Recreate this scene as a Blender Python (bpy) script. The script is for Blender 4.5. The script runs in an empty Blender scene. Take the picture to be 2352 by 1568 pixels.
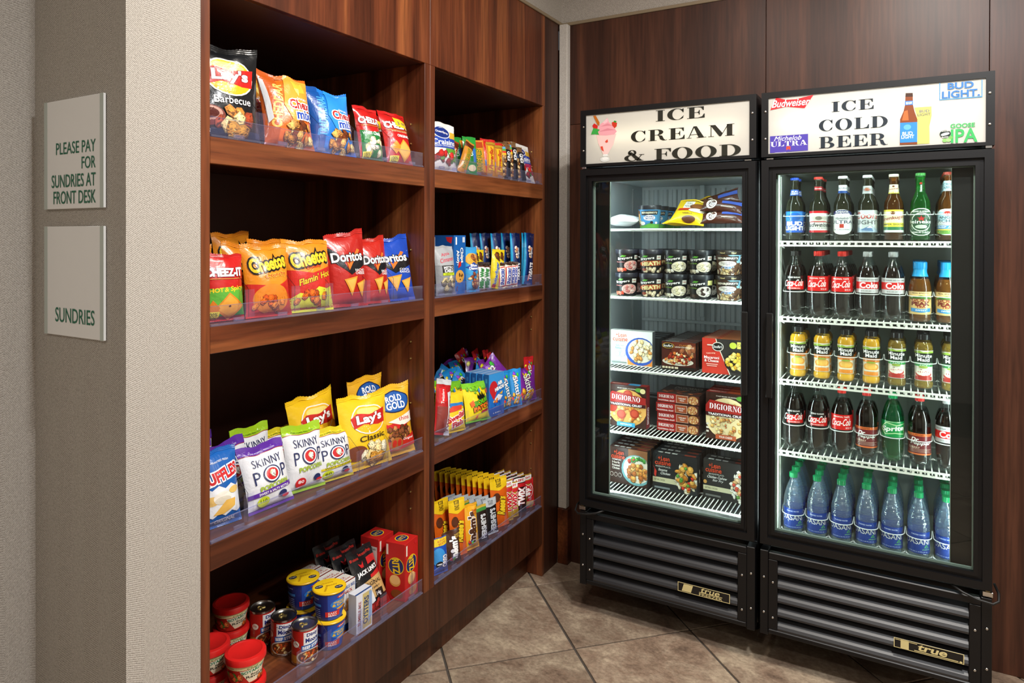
import bpy, bmesh, math, random
from mathutils import Vector, Matrix, noise
from mathutils.geometry import tessellate_polygon

SC = bpy.context.scene
COL = SC.collection
PI = math.pi

# ------------------------------------------------------------------ camera
# focal length, yaw, roll, tilt and horizon were solved from the photograph's straight lines (2352 x 1568)
CAM_F, CAM_YAW, CAM_ROLL, CAM_V0, CAM_TILT = 1586.79, 0.52118, 0.002068, 552.62, 0.004683
CAM_P = Vector((1.49, 0.0, 1.595))
cam_data = bpy.data.cameras.new('camera')
cam = bpy.data.objects.new('camera', cam_data)
COL.objects.link(cam)
cam_data.sensor_width = 36.0
cam_data.lens = 36.0 * CAM_F / 2352.0
cam_data.shift_y = -(784.0 - CAM_V0) / 2352.0
cam_data.clip_start = 0.02
cam.location = CAM_P
cam.matrix_world = (Matrix.Translation(CAM_P) @ Matrix.Rotation(CAM_YAW, 4, 'Z')
                    @ Matrix.Rotation(PI / 2 - CAM_TILT, 4, 'X') @ Matrix.Rotation(CAM_ROLL, 4, 'Z'))
SC.camera = cam


def ray(u, v):
    x, y = u - 1176.0, v - CAM_V0
    c, s = math.cos(CAM_ROLL), math.sin(CAM_ROLL)
    x, y = c * x - s * y, s * x + c * y
    ct, st = math.cos(CAM_TILT), math.sin(CAM_TILT)
    fw, dn = CAM_F * ct - y * st, y * ct + CAM_F * st
    cy, sy = math.cos(CAM_YAW), math.sin(CAM_YAW)
    return Vector((x * cy - fw * sy, x * sy + fw * cy, -dn))


def on(u, v, axis, val):
    """the point of the wall, shelf or floor plane (axis = val) seen at a photo pixel"""
    d = ray(u, v)
    return CAM_P + d * ((val - CAM_P[axis]) / d[axis])


# ------------------------------------------------------------------ world, view, lamps
world = bpy.data.worlds.new('world')
SC.world = world
world.use_nodes = True
world.node_tree.nodes['Background'].inputs[0].default_value = (0.9, 0.95, 1.0, 1)
world.node_tree.nodes['Background'].inputs[1].default_value = 0.05
SC.view_settings.view_transform = 'Standard'
SC.view_settings.look = 'None'
SC.view_settings.gamma = 1.0
SC.view_settings.use_curve_mapping = False
SC.view_settings.exposure = 0.12
SC.cycles.use_denoising = True
SC.cycles.max_bounces = 7
SC.cycles.diffuse_bounces = 4
SC.cycles.glossy_bounces = 3
SC.cycles.caustics_reflective = False
SC.cycles.caustics_refractive = False
SC.cycles.use_adaptive_sampling = True
SC.cycles.adaptive_threshold = 0.02
SC.cycles.transparent_max_bounces = 24
SC.cycles.transmission_bounces = 5
SC.cycles.sample_clamp_indirect = 6.0
CEIL = 3.05
# recessed ceiling lamps, last two added as unseen fill: (x, y, power, colour)
LAMPS = [(1.6, 1.65, 44, (1.0, 0.94, 0.86)), (0.75, 1.45, 14, (1.0, 0.93, 0.85)), (2.7, 2.0, 16, (1.0, 0.95, 0.88)),
         (1.0, -0.9, 18, (1.0, 0.95, 0.9)), (2.0, 0.9, 54, (0.97, 0.98, 1.0))]
for lx, ly, lp, lc in LAMPS:
    ld = bpy.data.lights.new('downlight_and_fill_beam', 'AREA')
    ld.shape = 'DISK'
    ld.size = 0.22
    ld.energy = lp
    ld.color = lc
    lo = bpy.data.objects.new('downlight_and_fill_beam', ld)
    lo.location = (lx, ly, CEIL - 0.03)
    COL.objects.link(lo)


# ------------------------------------------------------------------ colours and materials
def lin(h):
    h = h.lstrip('#')
    r = []
    for i in (0, 2, 4):
        c = int(h[i:i + 2], 16) / 255.0
        r.append(c / 12.92 if c <= 0.04045 else ((c + 0.055) / 1.055) ** 2.4)
    return (r[0], r[1], r[2], 1.0)


M = {}


def nodes(name):
    m = bpy.data.materials.new(name)
    m.use_nodes = True
    nt = m.node_tree
    M[name] = m
    return m, nt, nt.nodes['Principled BSDF'], nt.nodes['Material Output']


def N(nt, kind, **kw):
    n = nt.nodes.new(kind)
    for k, v in kw.items():
        if k.startswith('i_'):
            n.inputs[int(k[2:])].default_value = v
        else:
            setattr(n, k, v)
    return n


def plain(name, col, rough=0.5, metal=0.0, spec=0.5, coat=0.0, bump=0.0, bscale=200.0, vary=0.0):
    m, nt, b, out = nodes(name)
    b.inputs['Base Color'].default_value = lin(col)
    b.inputs['Roughness'].default_value = rough
    b.inputs['Metallic'].default_value = metal
    b.inputs['Specular IOR Level'].default_value = spec
    b.inputs['Coat Weight'].default_value = coat
    b.inputs['Coat Roughness'].default_value = 0.1
    if bump or vary:
        tc = N(nt, 'ShaderNodeTexCoord')
        nz = N(nt, 'ShaderNodeTexNoise')
        nz.inputs['Scale'].default_value = bscale
        nt.links.new(tc.outputs['Object'], nz.inputs['Vector'])
        if bump:
            bp = N(nt, 'ShaderNodeBump')
            bp.inputs['Strength'].default_value = bump
            bp.inputs['Distance'].default_value = 0.002
            nt.links.new(nz.outputs['Fac'], bp.inputs['Height'])
            nt.links.new(bp.outputs['Normal'], b.inputs['Normal'])
        if vary:
            mx = N(nt, 'ShaderNodeMix', data_type='RGBA')
            mx.inputs[6].default_value = lin(col)
            c = lin(col)
            mx.inputs[7].default_value = (c[0] * (1 + vary), c[1] * (1 + vary), c[2] * (1 + vary), 1)
            nt.links.new(nz.outputs['Fac'], mx.inputs[0])
            nt.links.new(mx.outputs[2], b.inputs['Base Color'])
    return m


def painted(name, rough=0.4, spec=0.5, coat=0.0, bump=0.0, bscale=30.0, metal=0.0):
    """colour of each printed area comes from the face colours of the pack"""
    m, nt, b, out = nodes(name)
    at = N(nt, 'ShaderNodeAttribute', attribute_name='Col')
    nt.links.new(at.outputs['Color'], b.inputs['Base Color'])
    b.inputs['Roughness'].default_value = rough
    b.inputs['Metallic'].default_value = metal
    b.inputs['Specular IOR Level'].default_value = spec
    b.inputs['Coat Weight'].default_value = coat
    b.inputs['Coat Roughness'].default_value = 0.12
    if bump:
        tc = N(nt, 'ShaderNodeTexCoord')
        nz = N(nt, 'ShaderNodeTexNoise')
        nz.inputs['Scale'].default_value = bscale
        nz.inputs['Detail'].default_value = 3.0
        nz.inputs['Distortion'].default_value = 1.2
        nt.links.new(tc.outputs['Object'], nz.inputs['Vector'])
        bp = N(nt, 'ShaderNodeBump')
        bp.inputs['Strength'].default_value = bump
        bp.inputs['Distance'].default_value = 0.01
        nt.links.new(nz.outputs['Fac'], bp.inputs['Height'])
        nt.links.new(bp.outputs['Normal'], b.inputs['Normal'])
    return m


def clear(name, tint, ior=1.45, gain=1.0, rough=0.03, body=0.0, bodycol='#ffffff', ripple=0.0):
    """thin clear sheet: transparent with a Fresnel gloss, optionally a little milky"""
    m, nt, b, out = nodes(name)
    nt.nodes.remove(b)
    tr = N(nt, 'ShaderNodeBsdfTransparent')
    tr.inputs[0].default_value = tint
    gl = N(nt, 'ShaderNodeBsdfGlossy')
    gl.inputs['Roughness'].default_value = rough
    if ripple:
        tc = N(nt, 'ShaderNodeTexCoord')
        mp = N(nt, 'ShaderNodeMapping')
        mp.inputs['Scale'].default_value = (1.0, 1.0, 2.6)
        nz = N(nt, 'ShaderNodeTexNoise')
        nz.inputs['Scale'].default_value = 60.0
        nz.inputs['Detail'].default_value = 2.0
        nt.links.new(tc.outputs['Object'], mp.inputs[0])
        nt.links.new(mp.outputs[0], nz.inputs['Vector'])
        bp = N(nt, 'ShaderNodeBump')
        bp.inputs['Strength'].default_value = ripple
        bp.inputs['Distance'].default_value = 0.006
        nt.links.new(nz.outputs['Fac'], bp.inputs['Height'])
        nt.links.new(bp.outputs['Normal'], gl.inputs['Normal'])
    fr = N(nt, 'ShaderNodeFresnel')
    fr.inputs[0].default_value = ior
    mu = N(nt, 'ShaderNodeMath', operation='MULTIPLY')
    mu.inputs[1].default_value = gain
    nt.links.new(fr.outputs[0], mu.inputs[0])
    ge = N(nt, 'ShaderNodeNewGeometry')
    fw = N(nt, 'ShaderNodeMath', operation='SUBTRACT')
    fw.inputs[0].default_value = 1.0
    nt.links.new(ge.outputs['Backfacing'], fw.inputs[1])
    m3 = N(nt, 'ShaderNodeMath', operation='MULTIPLY')          # gloss on the entry face only: a thin sheet
    nt.links.new(mu.outputs[0], m3.inputs[0])
    nt.links.new(fw.outputs[0], m3.inputs[1])
    mx = N(nt, 'ShaderNodeMixShader')
    nt.links.new(m3.outputs[0], mx.inputs[0])
    nt.links.new(tr.outputs[0], mx.inputs[1])
    nt.links.new(gl.outputs[0], mx.inputs[2])
    last = mx
    if body:
        df = N(nt, 'ShaderNodeBsdfDiffuse')
        df.inputs[0].default_value = lin(bodycol)
        m2 = N(nt, 'ShaderNodeMixShader')
        m2.inputs[0].default_value = body
        nt.links.new(mx.outputs[0], m2.inputs[1])
        nt.links.new(df.outputs[0], m2.inputs[2])
        last = m2
    nt.links.new(last.outputs[0], out.inputs[0])
    return m


def emitter(name, col, strength):
    m, nt, b, out = nodes(name)
    nt.nodes.remove(b)
    e = N(nt, 'ShaderNodeEmission')
    e.inputs[0].default_value = col
    e.inputs[1].default_value = strength
    nt.links.new(e.outputs[0], out.inputs[0])
    return m


def liquid(name, col, rough=0.04, trans=1.0, ior=1.34, mixdark=0.0, thin=0.0):
    m, nt, b, out = nodes(name)
    b.inputs['Base Color'].default_value = col
    b.inputs['Roughness'].default_value = rough
    b.inputs['Transmission Weight'].default_value = trans
    b.inputs['IOR'].default_value = ior
    if thin:
        tr = N(nt, 'ShaderNodeBsdfTransparent')
        tr.inputs[0].default_value = col
        mx = N(nt, 'ShaderNodeMixShader')
        mx.inputs[0].default_value = thin
        nt.links.new(b.outputs[0], mx.inputs[1])
        nt.links.new(tr.outputs[0], mx.inputs[2])
        nt.links.new(mx.outputs[0], out.inputs[0])
    return m


def wood(name, axis, dark, mid, light, rough=0.33, stretch=0.05):
    m, nt, b, out = nodes(name)
    tc = N(nt, 'ShaderNodeTexCoord')
    oi = N(nt, 'ShaderNodeObjectInfo')
    ad = N(nt, 'ShaderNodeVectorMath', operation='MULTIPLY_ADD')
    ad.inputs[1].default_value = (1, 1, 1)
    sc = N(nt, 'ShaderNodeVectorMath', operation='SCALE')
    sc.inputs[0].default_value = (7.3, 3.1, 5.7)
    nt.links.new(oi.outputs['Random'], sc.inputs['Scale'])
    nt.links.new(tc.outputs['Object'], ad.inputs[0])
    nt.links.new(sc.outputs[0], ad.inputs[2])
    mp = N(nt, 'ShaderNodeMapping')
    s = [1.0, 1.0, 1.0]
    s[axis] = stretch
    mp.inputs['Scale'].default_value = s
    nt.links.new(ad.outputs[0], mp.inputs[0])
    big = N(nt, 'ShaderNodeTexNoise')
    big.inputs['Scale'].default_value = 9.0
    big.inputs['Detail'].default_value = 3.0
    big.inputs['Distortion'].default_value = 0.6
    fine = N(nt, 'ShaderNodeTexNoise')
    fine.inputs['Scale'].default_value = 95.0
    fine.inputs['Detail'].default_value = 4.0
    fine.inputs['Distortion'].default_value = 0.3
    nt.links.new(mp.outputs[0], big.inputs['Vector'])
    nt.links.new(mp.outputs[0], fine.inputs['Vector'])
    r1 = N(nt, 'ShaderNodeValToRGB')
    e = r1.color_ramp.elements
    e[0].position, e[0].color = 0.28, lin(dark)
    e[1].position, e[1].color = 0.72, lin(light)
    k = e.new(0.5)
    k.color = lin(mid)
    nt.links.new(big.outputs['Fac'], r1.inputs[0])
    r2 = N(nt, 'ShaderNodeValToRGB')
    e = r2.color_ramp.elements
    e[0].position, e[0].color = 0.3, (0.5, 0.5, 0.5, 1)
    e[1].position, e[1].color = 0.62, (1.08, 1.08, 1.08, 1)
    nt.links.new(fine.outputs['Fac'], r2.inputs[0])
    mx = N(nt, 'ShaderNodeMix', data_type='RGBA', blend_type='MULTIPLY')
    mx.inputs[0].default_value = 0.8
    nt.links.new(r1.outputs[0], mx.inputs[6])
    nt.links.new(r2.outputs[0], mx.inputs[7])
    nt.links.new(mx.outputs[2], b.inputs['Base Color'])
    b.inputs['Roughness'].default_value = rough
    b.inputs['Specular IOR Level'].default_value = 0.4
    bp = N(nt, 'ShaderNodeBump')
    bp.inputs['Strength'].default_value = 0.05
    bp.inputs['Distance'].default_value = 0.001
    nt.links.new(fine.outputs['Fac'], bp.inputs['Height'])
    nt.links.new(bp.outputs['Normal'], b.inputs['Normal'])
    return m


def fabric(name, axis, dark, light, band=0.055, pitch=0.0042, slope=0.62):
    """herringbone woven wall covering; axis = horizontal world axis of the wall"""
    m, nt, b, out = nodes(name)
    tc = N(nt, 'ShaderNodeTexCoord')
    sp = N(nt, 'ShaderNodeSeparateXYZ')
    nt.links.new(tc.outputs['Object'], sp.inputs[0])

    def mth(op, a, bb=None, c=None):
        n = N(nt, 'ShaderNodeMath', operation=op)
        for i, x in enumerate((a, bb, c)):
            if x is None:
                continue
            if isinstance(x, (int, float)):
                n.inputs[i].default_value = x
            else:
                nt.links.new(x, n.inputs[i])
        return n.outputs[0]

    wob = N(nt, 'ShaderNodeTexNoise')
    wob.inputs['Scale'].default_value = 260.0
    wob.inputs['Detail'].default_value = 2.0
    nt.links.new(tc.outputs['Object'], wob.inputs['Vector'])
    h = sp.outputs[axis]
    zig = mth('PINGPONG', h, band)
    v = mth('MULTIPLY_ADD', zig, slope, sp.outputs[2])
    v = mth('MULTIPLY_ADD', wob.outputs['Fac'], 0.0022, v)
    st = mth('SINE', mth('MULTIPLY', v, 2 * PI / pitch))
    warp = mth('SINE', mth('MULTIPLY', h, 2 * PI / 0.0021))
    mixv = mth('MULTIPLY_ADD', warp, 0.22, st)
    fac = mth('MULTIPLY_ADD', mixv, 0.32, 0.5)
    fac = mth('ADD', fac, mth('MULTIPLY_ADD', wob.outputs['Fac'], 0.7, -0.35))
    rp = N(nt, 'ShaderNodeValToRGB')
    e = rp.color_ramp.elements
    e[0].position, e[0].color = 0.08, lin(dark)
    e[1].position, e[1].color = 0.92, lin(light)
    nt.links.new(fac, rp.inputs[0])
    nt.links.new(rp.outputs[0], b.inputs['Base Color'])
    b.inputs['Roughness'].default_value = 0.85
    b.inputs['Specular IOR Level'].default_value = 0.2
    bp = N(nt, 'ShaderNodeBump')
    bp.inputs['Strength'].default_value = 0.35
    bp.inputs['Distance'].default_value = 0.0012
    nt.links.new(fac, bp.inputs['Height'])
    nt.links.new(bp.outputs['Normal'], b.inputs['Normal'])
    return m


def stone(name):
    m, nt, b, out = nodes(name)
    tc = N(nt, 'ShaderNodeTexCoord')
    oi = N(nt, 'ShaderNodeObjectInfo')
    sc = N(nt, 'ShaderNodeVectorMath', operation='SCALE')
    sc.inputs[0].default_value = (13.0, 29.0, 7.0)
    nt.links.new(oi.outputs['Random'], sc.inputs['Scale'])
    ad = N(nt, 'ShaderNodeVectorMath', operation='ADD')
    nt.links.new(tc.outputs['Object'], ad.inputs[0])
    nt.links.new(sc.outputs[0], ad.inputs[1])
    mp = N(nt, 'ShaderNodeMapping')
    mp.inputs['Rotation'].default_value = (0, 0, 0.5)
    mp.inputs['Scale'].default_value = (1.0, 1.3, 1.0)
    nt.links.new(ad.outputs[0], mp.inputs[0])
    n1 = N(nt, 'ShaderNodeTexNoise')
    n1.inputs['Scale'].default_value = 6.5
    n1.inputs['Detail'].default_value = 8.0
    n1.inputs['Roughness'].default_value = 0.68
    n1.inputs['Distortion'].default_value = 0.35
    nt.links.new(mp.outputs[0], n1.inputs['Vector'])
    n2 = N(nt, 'ShaderNodeTexNoise')
    n2.inputs['Scale'].default_value = 55.0
    n2.inputs['Detail'].default_value = 6.0
    n2.inputs['Roughness'].default_value = 0.7
    nt.links.new(mp.outputs[0], n2.inputs['Vector'])
    r1 = N(nt, 'ShaderNodeValToRGB')
    e = r1.color_ramp.elements
    e[0].position, e[0].color = 0.3, lin('#66503f')
    e[1].position, e[1].color = 0.75, lin('#cdb998')
    for p, c in ((0.42, '#8f7359'), (0.52, '#9c8469'), (0.62, '#b29b7c')):
        k = e.new(p)
        k.color = lin(c)
    nt.links.new(n1.outputs['Fac'], r1.inputs[0])
    r2 = N(nt, 'ShaderNodeValToRGB')
    e = r2.color_ramp.elements
    e[0].position, e[0].color = 0.33, (0.62, 0.6, 0.58, 1)
    e[1].position, e[1].color = 0.6, (1.05, 1.05, 1.05, 1)
    nt.links.new(n2.outputs['Fac'], r2.inputs[0])
    mx = N(nt, 'ShaderNodeMix', data_type='RGBA', blend_type='MULTIPLY')
    mx.inputs[0].default_value = 0.9
    nt.links.new(r1.outputs[0], mx.inputs[6])
    nt.links.new(r2.outputs[0], mx.inputs[7])
    hs = N(nt, 'ShaderNodeHueSaturation')
    vr = N(nt, 'ShaderNodeMath', operation='MULTIPLY_ADD')
    vr.inputs[1].default_value = 0.25
    vr.inputs[2].default_value = 0.88
    nt.links.new(oi.outputs['Random'], vr.inputs[0])
    hs.inputs['Saturation'].default_value = 0.8
    nt.links.new(vr.outputs[0], hs.inputs['Value'])
    nt.links.new(mx.outputs[2], hs.inputs['Color'])
    nt.links.new(hs.outputs[0], b.inputs['Base Color'])
    b.inputs['Roughness'].default_value = 0.38
    b.inputs['Specular IOR Level'].default_value = 0.4
    bp = N(nt, 'ShaderNodeBump')
    bp.inputs['Strength'].default_value = 0.18
    bp.inputs['Distance'].default_value = 0.002
    nt.links.new(n2.outputs['Fac'], bp.inputs['Height'])
    nt.links.new(bp.outputs['Normal'], b.inputs['Normal'])
    return m


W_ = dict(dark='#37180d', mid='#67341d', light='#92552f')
wood('wood_vertical', 2, **W_)
wood('wood_shelf', 1, **W_)
wood('wood_back_wall', 2, '#321910', '#48281b', '#613a28', rough=0.4)
wood('wood_base', 2, '#2e170d', '#452414', '#5b3420')
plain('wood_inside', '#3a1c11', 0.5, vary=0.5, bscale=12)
fabric('fabric_side', 1, '#7d766d', '#cdc7be')
fabric('fabric_post', 0, '#a39d95', '#e9e4dc')
fabric('fabric_face', 0, '#7d766d', '#cdc7be')
plain('trim_tan', '#8a7a62', 0.5)
plain('ceiling_paint', '#d8d4cc', 0.9, bump=0.1)
plain('wall_paint', '#cfc8bd', 0.9, bump=0.1)
plain('grout', '#4a423b', 0.9, bump=0.3, bscale=300)
stone('stone_tile')
plain('black_metal', '#0a0a0c', 0.42, spec=0.35, bump=0.02, bscale=500)
plain('black_slat', '#1b1c20', 0.42, metal=0.0, spec=0.7, bump=0.05, bscale=900)
plain('black_matte', '#060606', 0.7)
plain('black_plastic', '#0c0c0d', 0.35)
plain('rubber', '#0a0a0a', 0.5)
plain('steel', '#c9c9c6', 0.25, metal=1.0)
plain('liner_white', '#b9c2bb', 0.45)
plain('liner_grey', '#b4bcbe', 0.4, metal=0.0, spec=0.6)
plain('spacer_grey', '#77827c', 0.4)
plain('sign_inside', '#6a6a66', 0.6)
plain('white_wire', '#e6ebe6', 0.35)
plain('brass', '#d7c07a', 0.3, metal=0.9)
plain('gold_print', '#e8dca0', 0.35, metal=0.3)
painted('film', rough=0.27, spec=0.5, coat=0.22, bump=0.22, bscale=26)
painted('film_ink', rough=0.3, spec=0.45, coat=0.15, bump=0.16, bscale=26)
painted('carton', rough=0.42, spec=0.45)
painted('ink', rough=0.4, spec=0.4)
painted('plastic_color', rough=0.32, spec=0.5)
painted('label_film', rough=0.28, spec=0.5, coat=0.2)
clear('door_glass', (0.93, 0.97, 0.95, 1), 1.5, 0.75, 0.0)
clear('acrylic', (0.95, 0.95, 0.985, 1), 1.5, 1.1, 0.04, body=0.03, bodycol='#c8c8ee')
clear('acrylic_plate', (0.97, 0.97, 0.985, 1), 1.4, 0.5, 0.03)
clear('acrylic_edge', (0.8, 0.8, 0.92, 1), 1.5, 1.3, 0.1, body=0.1, bodycol='#c9c9e6')
clear('pet', (0.93, 0.96, 0.96, 1), 1.5, 1.2, 0.05)
clear('lane_plastic', (0.96, 0.98, 0.97, 1), 1.35, 0.5, 0.1, body=0.015)
clear('lane_rim', (0.85, 0.9, 0.9, 1), 1.45, 1.0, 0.15, body=0.7, bodycol='#eef4f4')
clear('water', (0.76, 0.87, 0.96, 1), 1.5, 3.0, 0.08, body=0.07, bodycol='#c4e0f4', ripple=0.8)
liquid('beer_amber', (0.30, 0.11, 0.02, 1), trans=0.8, ior=1.35, thin=0.1)
liquid('beer_dark', (0.045, 0.05, 0.03, 1), trans=0.5, ior=1.4, thin=0.1)
liquid('green_glass', (0.05, 0.62, 0.10, 1), trans=0.9, ior=1.35, thin=0.3)
liquid('green_soda', (0.02, 0.62, 0.22, 1), trans=0.9, ior=1.33, thin=0.3)
liquid('tea', (0.55, 0.2, 0.03, 1), trans=0.75, ior=1.33, thin=0.15)
liquid('apple_juice', (0.95, 0.62, 0.10, 1), trans=0.7, ior=1.33, thin=0.2)
plain('orange_juice', '#f6b62a', 0.25, spec=0.5)
plain('cola', '#0d0503', 0.08, spec=0.6)
emitter('led_cool', (0.86, 1.0, 0.96, 1), 40.0)
emitter('led_freezer', (0.84, 0.97, 1.0, 1), 46.0)
emitter('sign_tube_warm', (1.0, 0.93, 0.72, 1), 5.2)
emitter('sign_tube_cool', (0.92, 1.0, 0.98, 1), 5.8)
emitter('lamp_lens', (1.0, 0.95, 0.86, 1), 6.0)


def sheet(name, col, trans):
    m, nt, b, out = nodes(name)
    nt.nodes.remove(b)
    df = N(nt, 'ShaderNodeBsdfDiffuse')
    df.inputs[0].default_value = lin(col)
    tl = N(nt, 'ShaderNodeBsdfTranslucent')
    tl.inputs[0].default_value = lin(col)
    mx = N(nt, 'ShaderNodeMixShader')
    mx.inputs[0].default_value = trans
    nt.links.new(df.outputs[0], mx.inputs[1])
    nt.links.new(tl.outputs[0], mx.inputs[2])
    nt.links.new(mx.outputs[0], out.inputs[0])
    return m


sheet('backlit_sheet', '#f2f0ea', 0.6)
plain('sign_plastic', '#ececea', 0.35, spec=0.4)


# ------------------------------------------------------------------ mesh helpers
class MB:
    def __init__(s):
        s.v, s.f, s.c = [], [], []

    def add(s, vs, fs, col=None):
        o = len(s.v)
        s.v += [tuple(p) for p in vs]
        for f in fs:
            s.f.append(tuple(i + o for i in f))
            s.c.append(col)
        return s

    def box(s, x0, y0, z0, x1, y1, z1, col=None, ch=0.0):
        if ch <= 0:
            vs = [(x, y, z) for x in (x0, x1) for y in (y0, y1) for z in (z0, z1)]
            fs = [(0, 1, 3, 2), (4, 6, 7, 5), (0, 4, 5, 1), (2, 3, 7, 6), (0, 2, 6, 4), (1, 5, 7, 3)]
            return s.add(vs, fs, col)
        bm = bmesh.new()
        bmesh.ops.create_cube(bm, size=1.0)
        for v in bm.verts:
            v.co = Vector(((x0 + x1) / 2 + v.co.x * (x1 - x0), (y0 + y1) / 2 + v.co.y * (y1 - y0), (z0 + z1) / 2 + v.co.z * (z1 - z0)))
        bmesh.ops.bevel(bm, geom=bm.edges[:], offset=ch, segments=1, affect='EDGES')
        bm.verts.index_update()
        s.add([v.co[:] for v in bm.verts], [[v.index for v in f.verts] for f in bm.faces], col)
        bm.free()
        return s

    def lathe(s, prof, seg=24, col=None, cx=0.0, cy=0.0, cap=True):
        """prof: (r, z) or (r, z, colour of the band above it)"""
        n = len(prof)
        vs = []
        for p in prof:
            for k in range(seg):
                a = 2 * PI * k / seg
                vs.append((cx + p[0] * math.cos(a), cy + p[0] * math.sin(a), p[1]))
        o = len(s.v)
        s.v += vs
        for i in range(n - 1):
            c = prof[i][2] if len(prof[i]) > 2 else col
            for k in range(seg):
                k2 = (k + 1) % seg
                s.f.append((o + i * seg + k, o + i * seg + k2, o + (i + 1) * seg + k2, o + (i + 1) * seg + k))
                s.c.append(c)
        if cap:
            for i, rev in ((0, True), (n - 1, False)):
                if prof[i][0] > 1e-5:
                    f = [o + i * seg + k for k in range(seg)]
                    s.f.append(tuple(reversed(f)) if rev else tuple(f))
                    s.c.append(prof[i][2] if len(prof[i]) > 2 else col)
        return s

    def tube(s, pts, r, seg=6, col=None, flat=1.0):
        pts = [Vector(p) for p in pts]
        o = len(s.v)
        n = len(pts)
        for i, p in enumerate(pts):
            d = (pts[min(i + 1, n - 1)] - pts[max(i - 1, 0)]).normalized()
            a = d.cross(Vector((0, 0, 1)))
            if a.length < 1e-3:
                a = d.cross(Vector((1, 0, 0)))
            a.normalize()
            b = a.cross(d).normalized()
            for k in range(seg):
                t = 2 * PI * k / seg
                s.v.append(tuple(p + a * (r * flat * math.cos(t)) + b * (r * math.sin(t))))
        for i in range(n - 1):
            for k in range(seg):
                k2 = (k + 1) % seg
                s.f.append((o + i * seg + k, o + i * seg + k2, o + (i + 1) * seg + k2, o + (i + 1) * seg + k))
                s.c.append(col)
        s.f.append(tuple(o + k for k in reversed(range(seg))))
        s.c.append(col)
        s.f.append(tuple(o + (n - 1) * seg + k for k in range(seg)))
        s.c.append(col)
        return s

    def prism(s, poly, axis, d0, d1, col=None):
        """poly in the two other axes, extruded along axis"""
        def pt(a, b, d):
            return [(d, a, b), (a, d, b), (a, b, d)][axis]
        n = len(poly)
        vs = [pt(a, b, d0) for a, b in poly] + [pt(a, b, d1) for a, b in poly]
        fs = [tuple(range(n)), tuple(range(2 * n - 1, n - 1, -1))]
        for i in range(n):
            j = (i + 1) % n
            fs.append((i, j, n + j, n + i))
        return s.add(vs, fs, col)

    def mesh(s, name, mat, smooth=None, fix=True):
        me = bpy.data.meshes.new(name)
        me.from_pydata(s.v, [], s.f)
        if any(c is not None for c in s.c):
            at = me.color_attributes.new('Col', 'FLOAT_COLOR', 'CORNER')
            data = []
            cache = {}
            for f, c in zip(s.f, s.c):
                if c not in cache:
                    cache[c] = lin(c or '#ffffff')
                data.extend(list(cache[c]) * len(f))
            at.data.foreach_set('color', data)
        if fix:
            bm = bmesh.new()
            bm.from_mesh(me)
            bmesh.ops.recalc_face_normals(bm, faces=bm.faces[:])
            bm.to_mesh(me)
            bm.free()
        if smooth:
            me.shade_smooth()
            if smooth is not True:
                me.set_sharp_from_angle(angle=math.radians(smooth))
        me.materials.append(M[mat])
        return me


def ob(name, me, parent=None, loc=None):
    o = bpy.data.objects.new(name, me)
    COL.objects.link(o)
    if parent is not None:
        o.parent = parent
    if loc is not None:
        o.location = loc
    return o


def struct(name, me, parent=None, loc=None):
    o = ob(name, me, parent, loc)
    if parent is None:
        o['kind'] = 'structure'
    return o


def thing(name, label, cat, loc=(0, 0, 0), rot=(0, 0, 0), group=None):
    o = bpy.data.objects.new(name, None)
    o.empty_display_size = 0.02
    COL.objects.link(o)
    o.location = loc
    o.rotation_euler = rot
    o['label'] = label
    o['category'] = cat
    if group:
        o['group'] = group
    return o


def spawn(kit, name, label, cat, loc, rot=(0, 0, 0), group=None):
    """kit: [(part name, mesh, [sub-parts])] -> one thing with its parts"""
    t = thing(name, label, cat, loc, rot, group)
    for p in kit:
        o = ob(p[0], p[1], t)
        for q in (p[2] if len(p) > 2 else ()):
            ob(q[0], q[1], o)
    return t


# ------------------------------------------------------------------ flat print: lettering and pictures laid on a surface
_txt = {}


def text_tris(body, off):
    key = (body, off)
    if key in _txt:
        return _txt[key]
    cu = bpy.data.curves.new('lettering', 'FONT')
    cu.body = body
    cu.resolution_u = 3
    cu.offset = off
    o = bpy.data.objects.new('lettering', cu)
    me = o.to_mesh()
    me.calc_loop_triangles()
    vs = [(v.co.x, v.co.y) for v in me.vertices]
    ts = [tuple(t.vertices) for t in me.loop_triangles]
    o.to_mesh_clear()
    bpy.data.objects.remove(o)
    bpy.data.curves.remove(cu)
    xs = [p[0] for p in vs]
    ys = [p[1] for p in vs]
    _txt[key] = (vs, ts, (min(xs), min(ys), max(xs), max(ys)))
    return _txt[key]


def poly_tris(pts):
    return [tuple(t) for t in tessellate_polygon([[Vector((p[0], p[1], 0)) for p in pts]])]


def strip(outer, inner):
    v = list(outer) + list(inner)
    n = len(outer)
    t = []
    for i in range(n - 1):
        t += [(i, i + 1, n + i + 1), (i, n + i + 1, n + i)]
    return v, t


def arc(cx, cy, rx, ry, a0, a1, n=14):
    return [(cx + rx * math.cos(math.radians(a0 + (a1 - a0) * i / n)), cy + ry * math.sin(math.radians(a0 + (a1 - a0) * i / n))) for i in range(n + 1)]


def _rect(x0, y0, x1, y1):
    return [(x0, y0), (x1, y0), (x1, y1), (x0, y1)], [(0, 1, 2), (0, 2, 3)]


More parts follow.
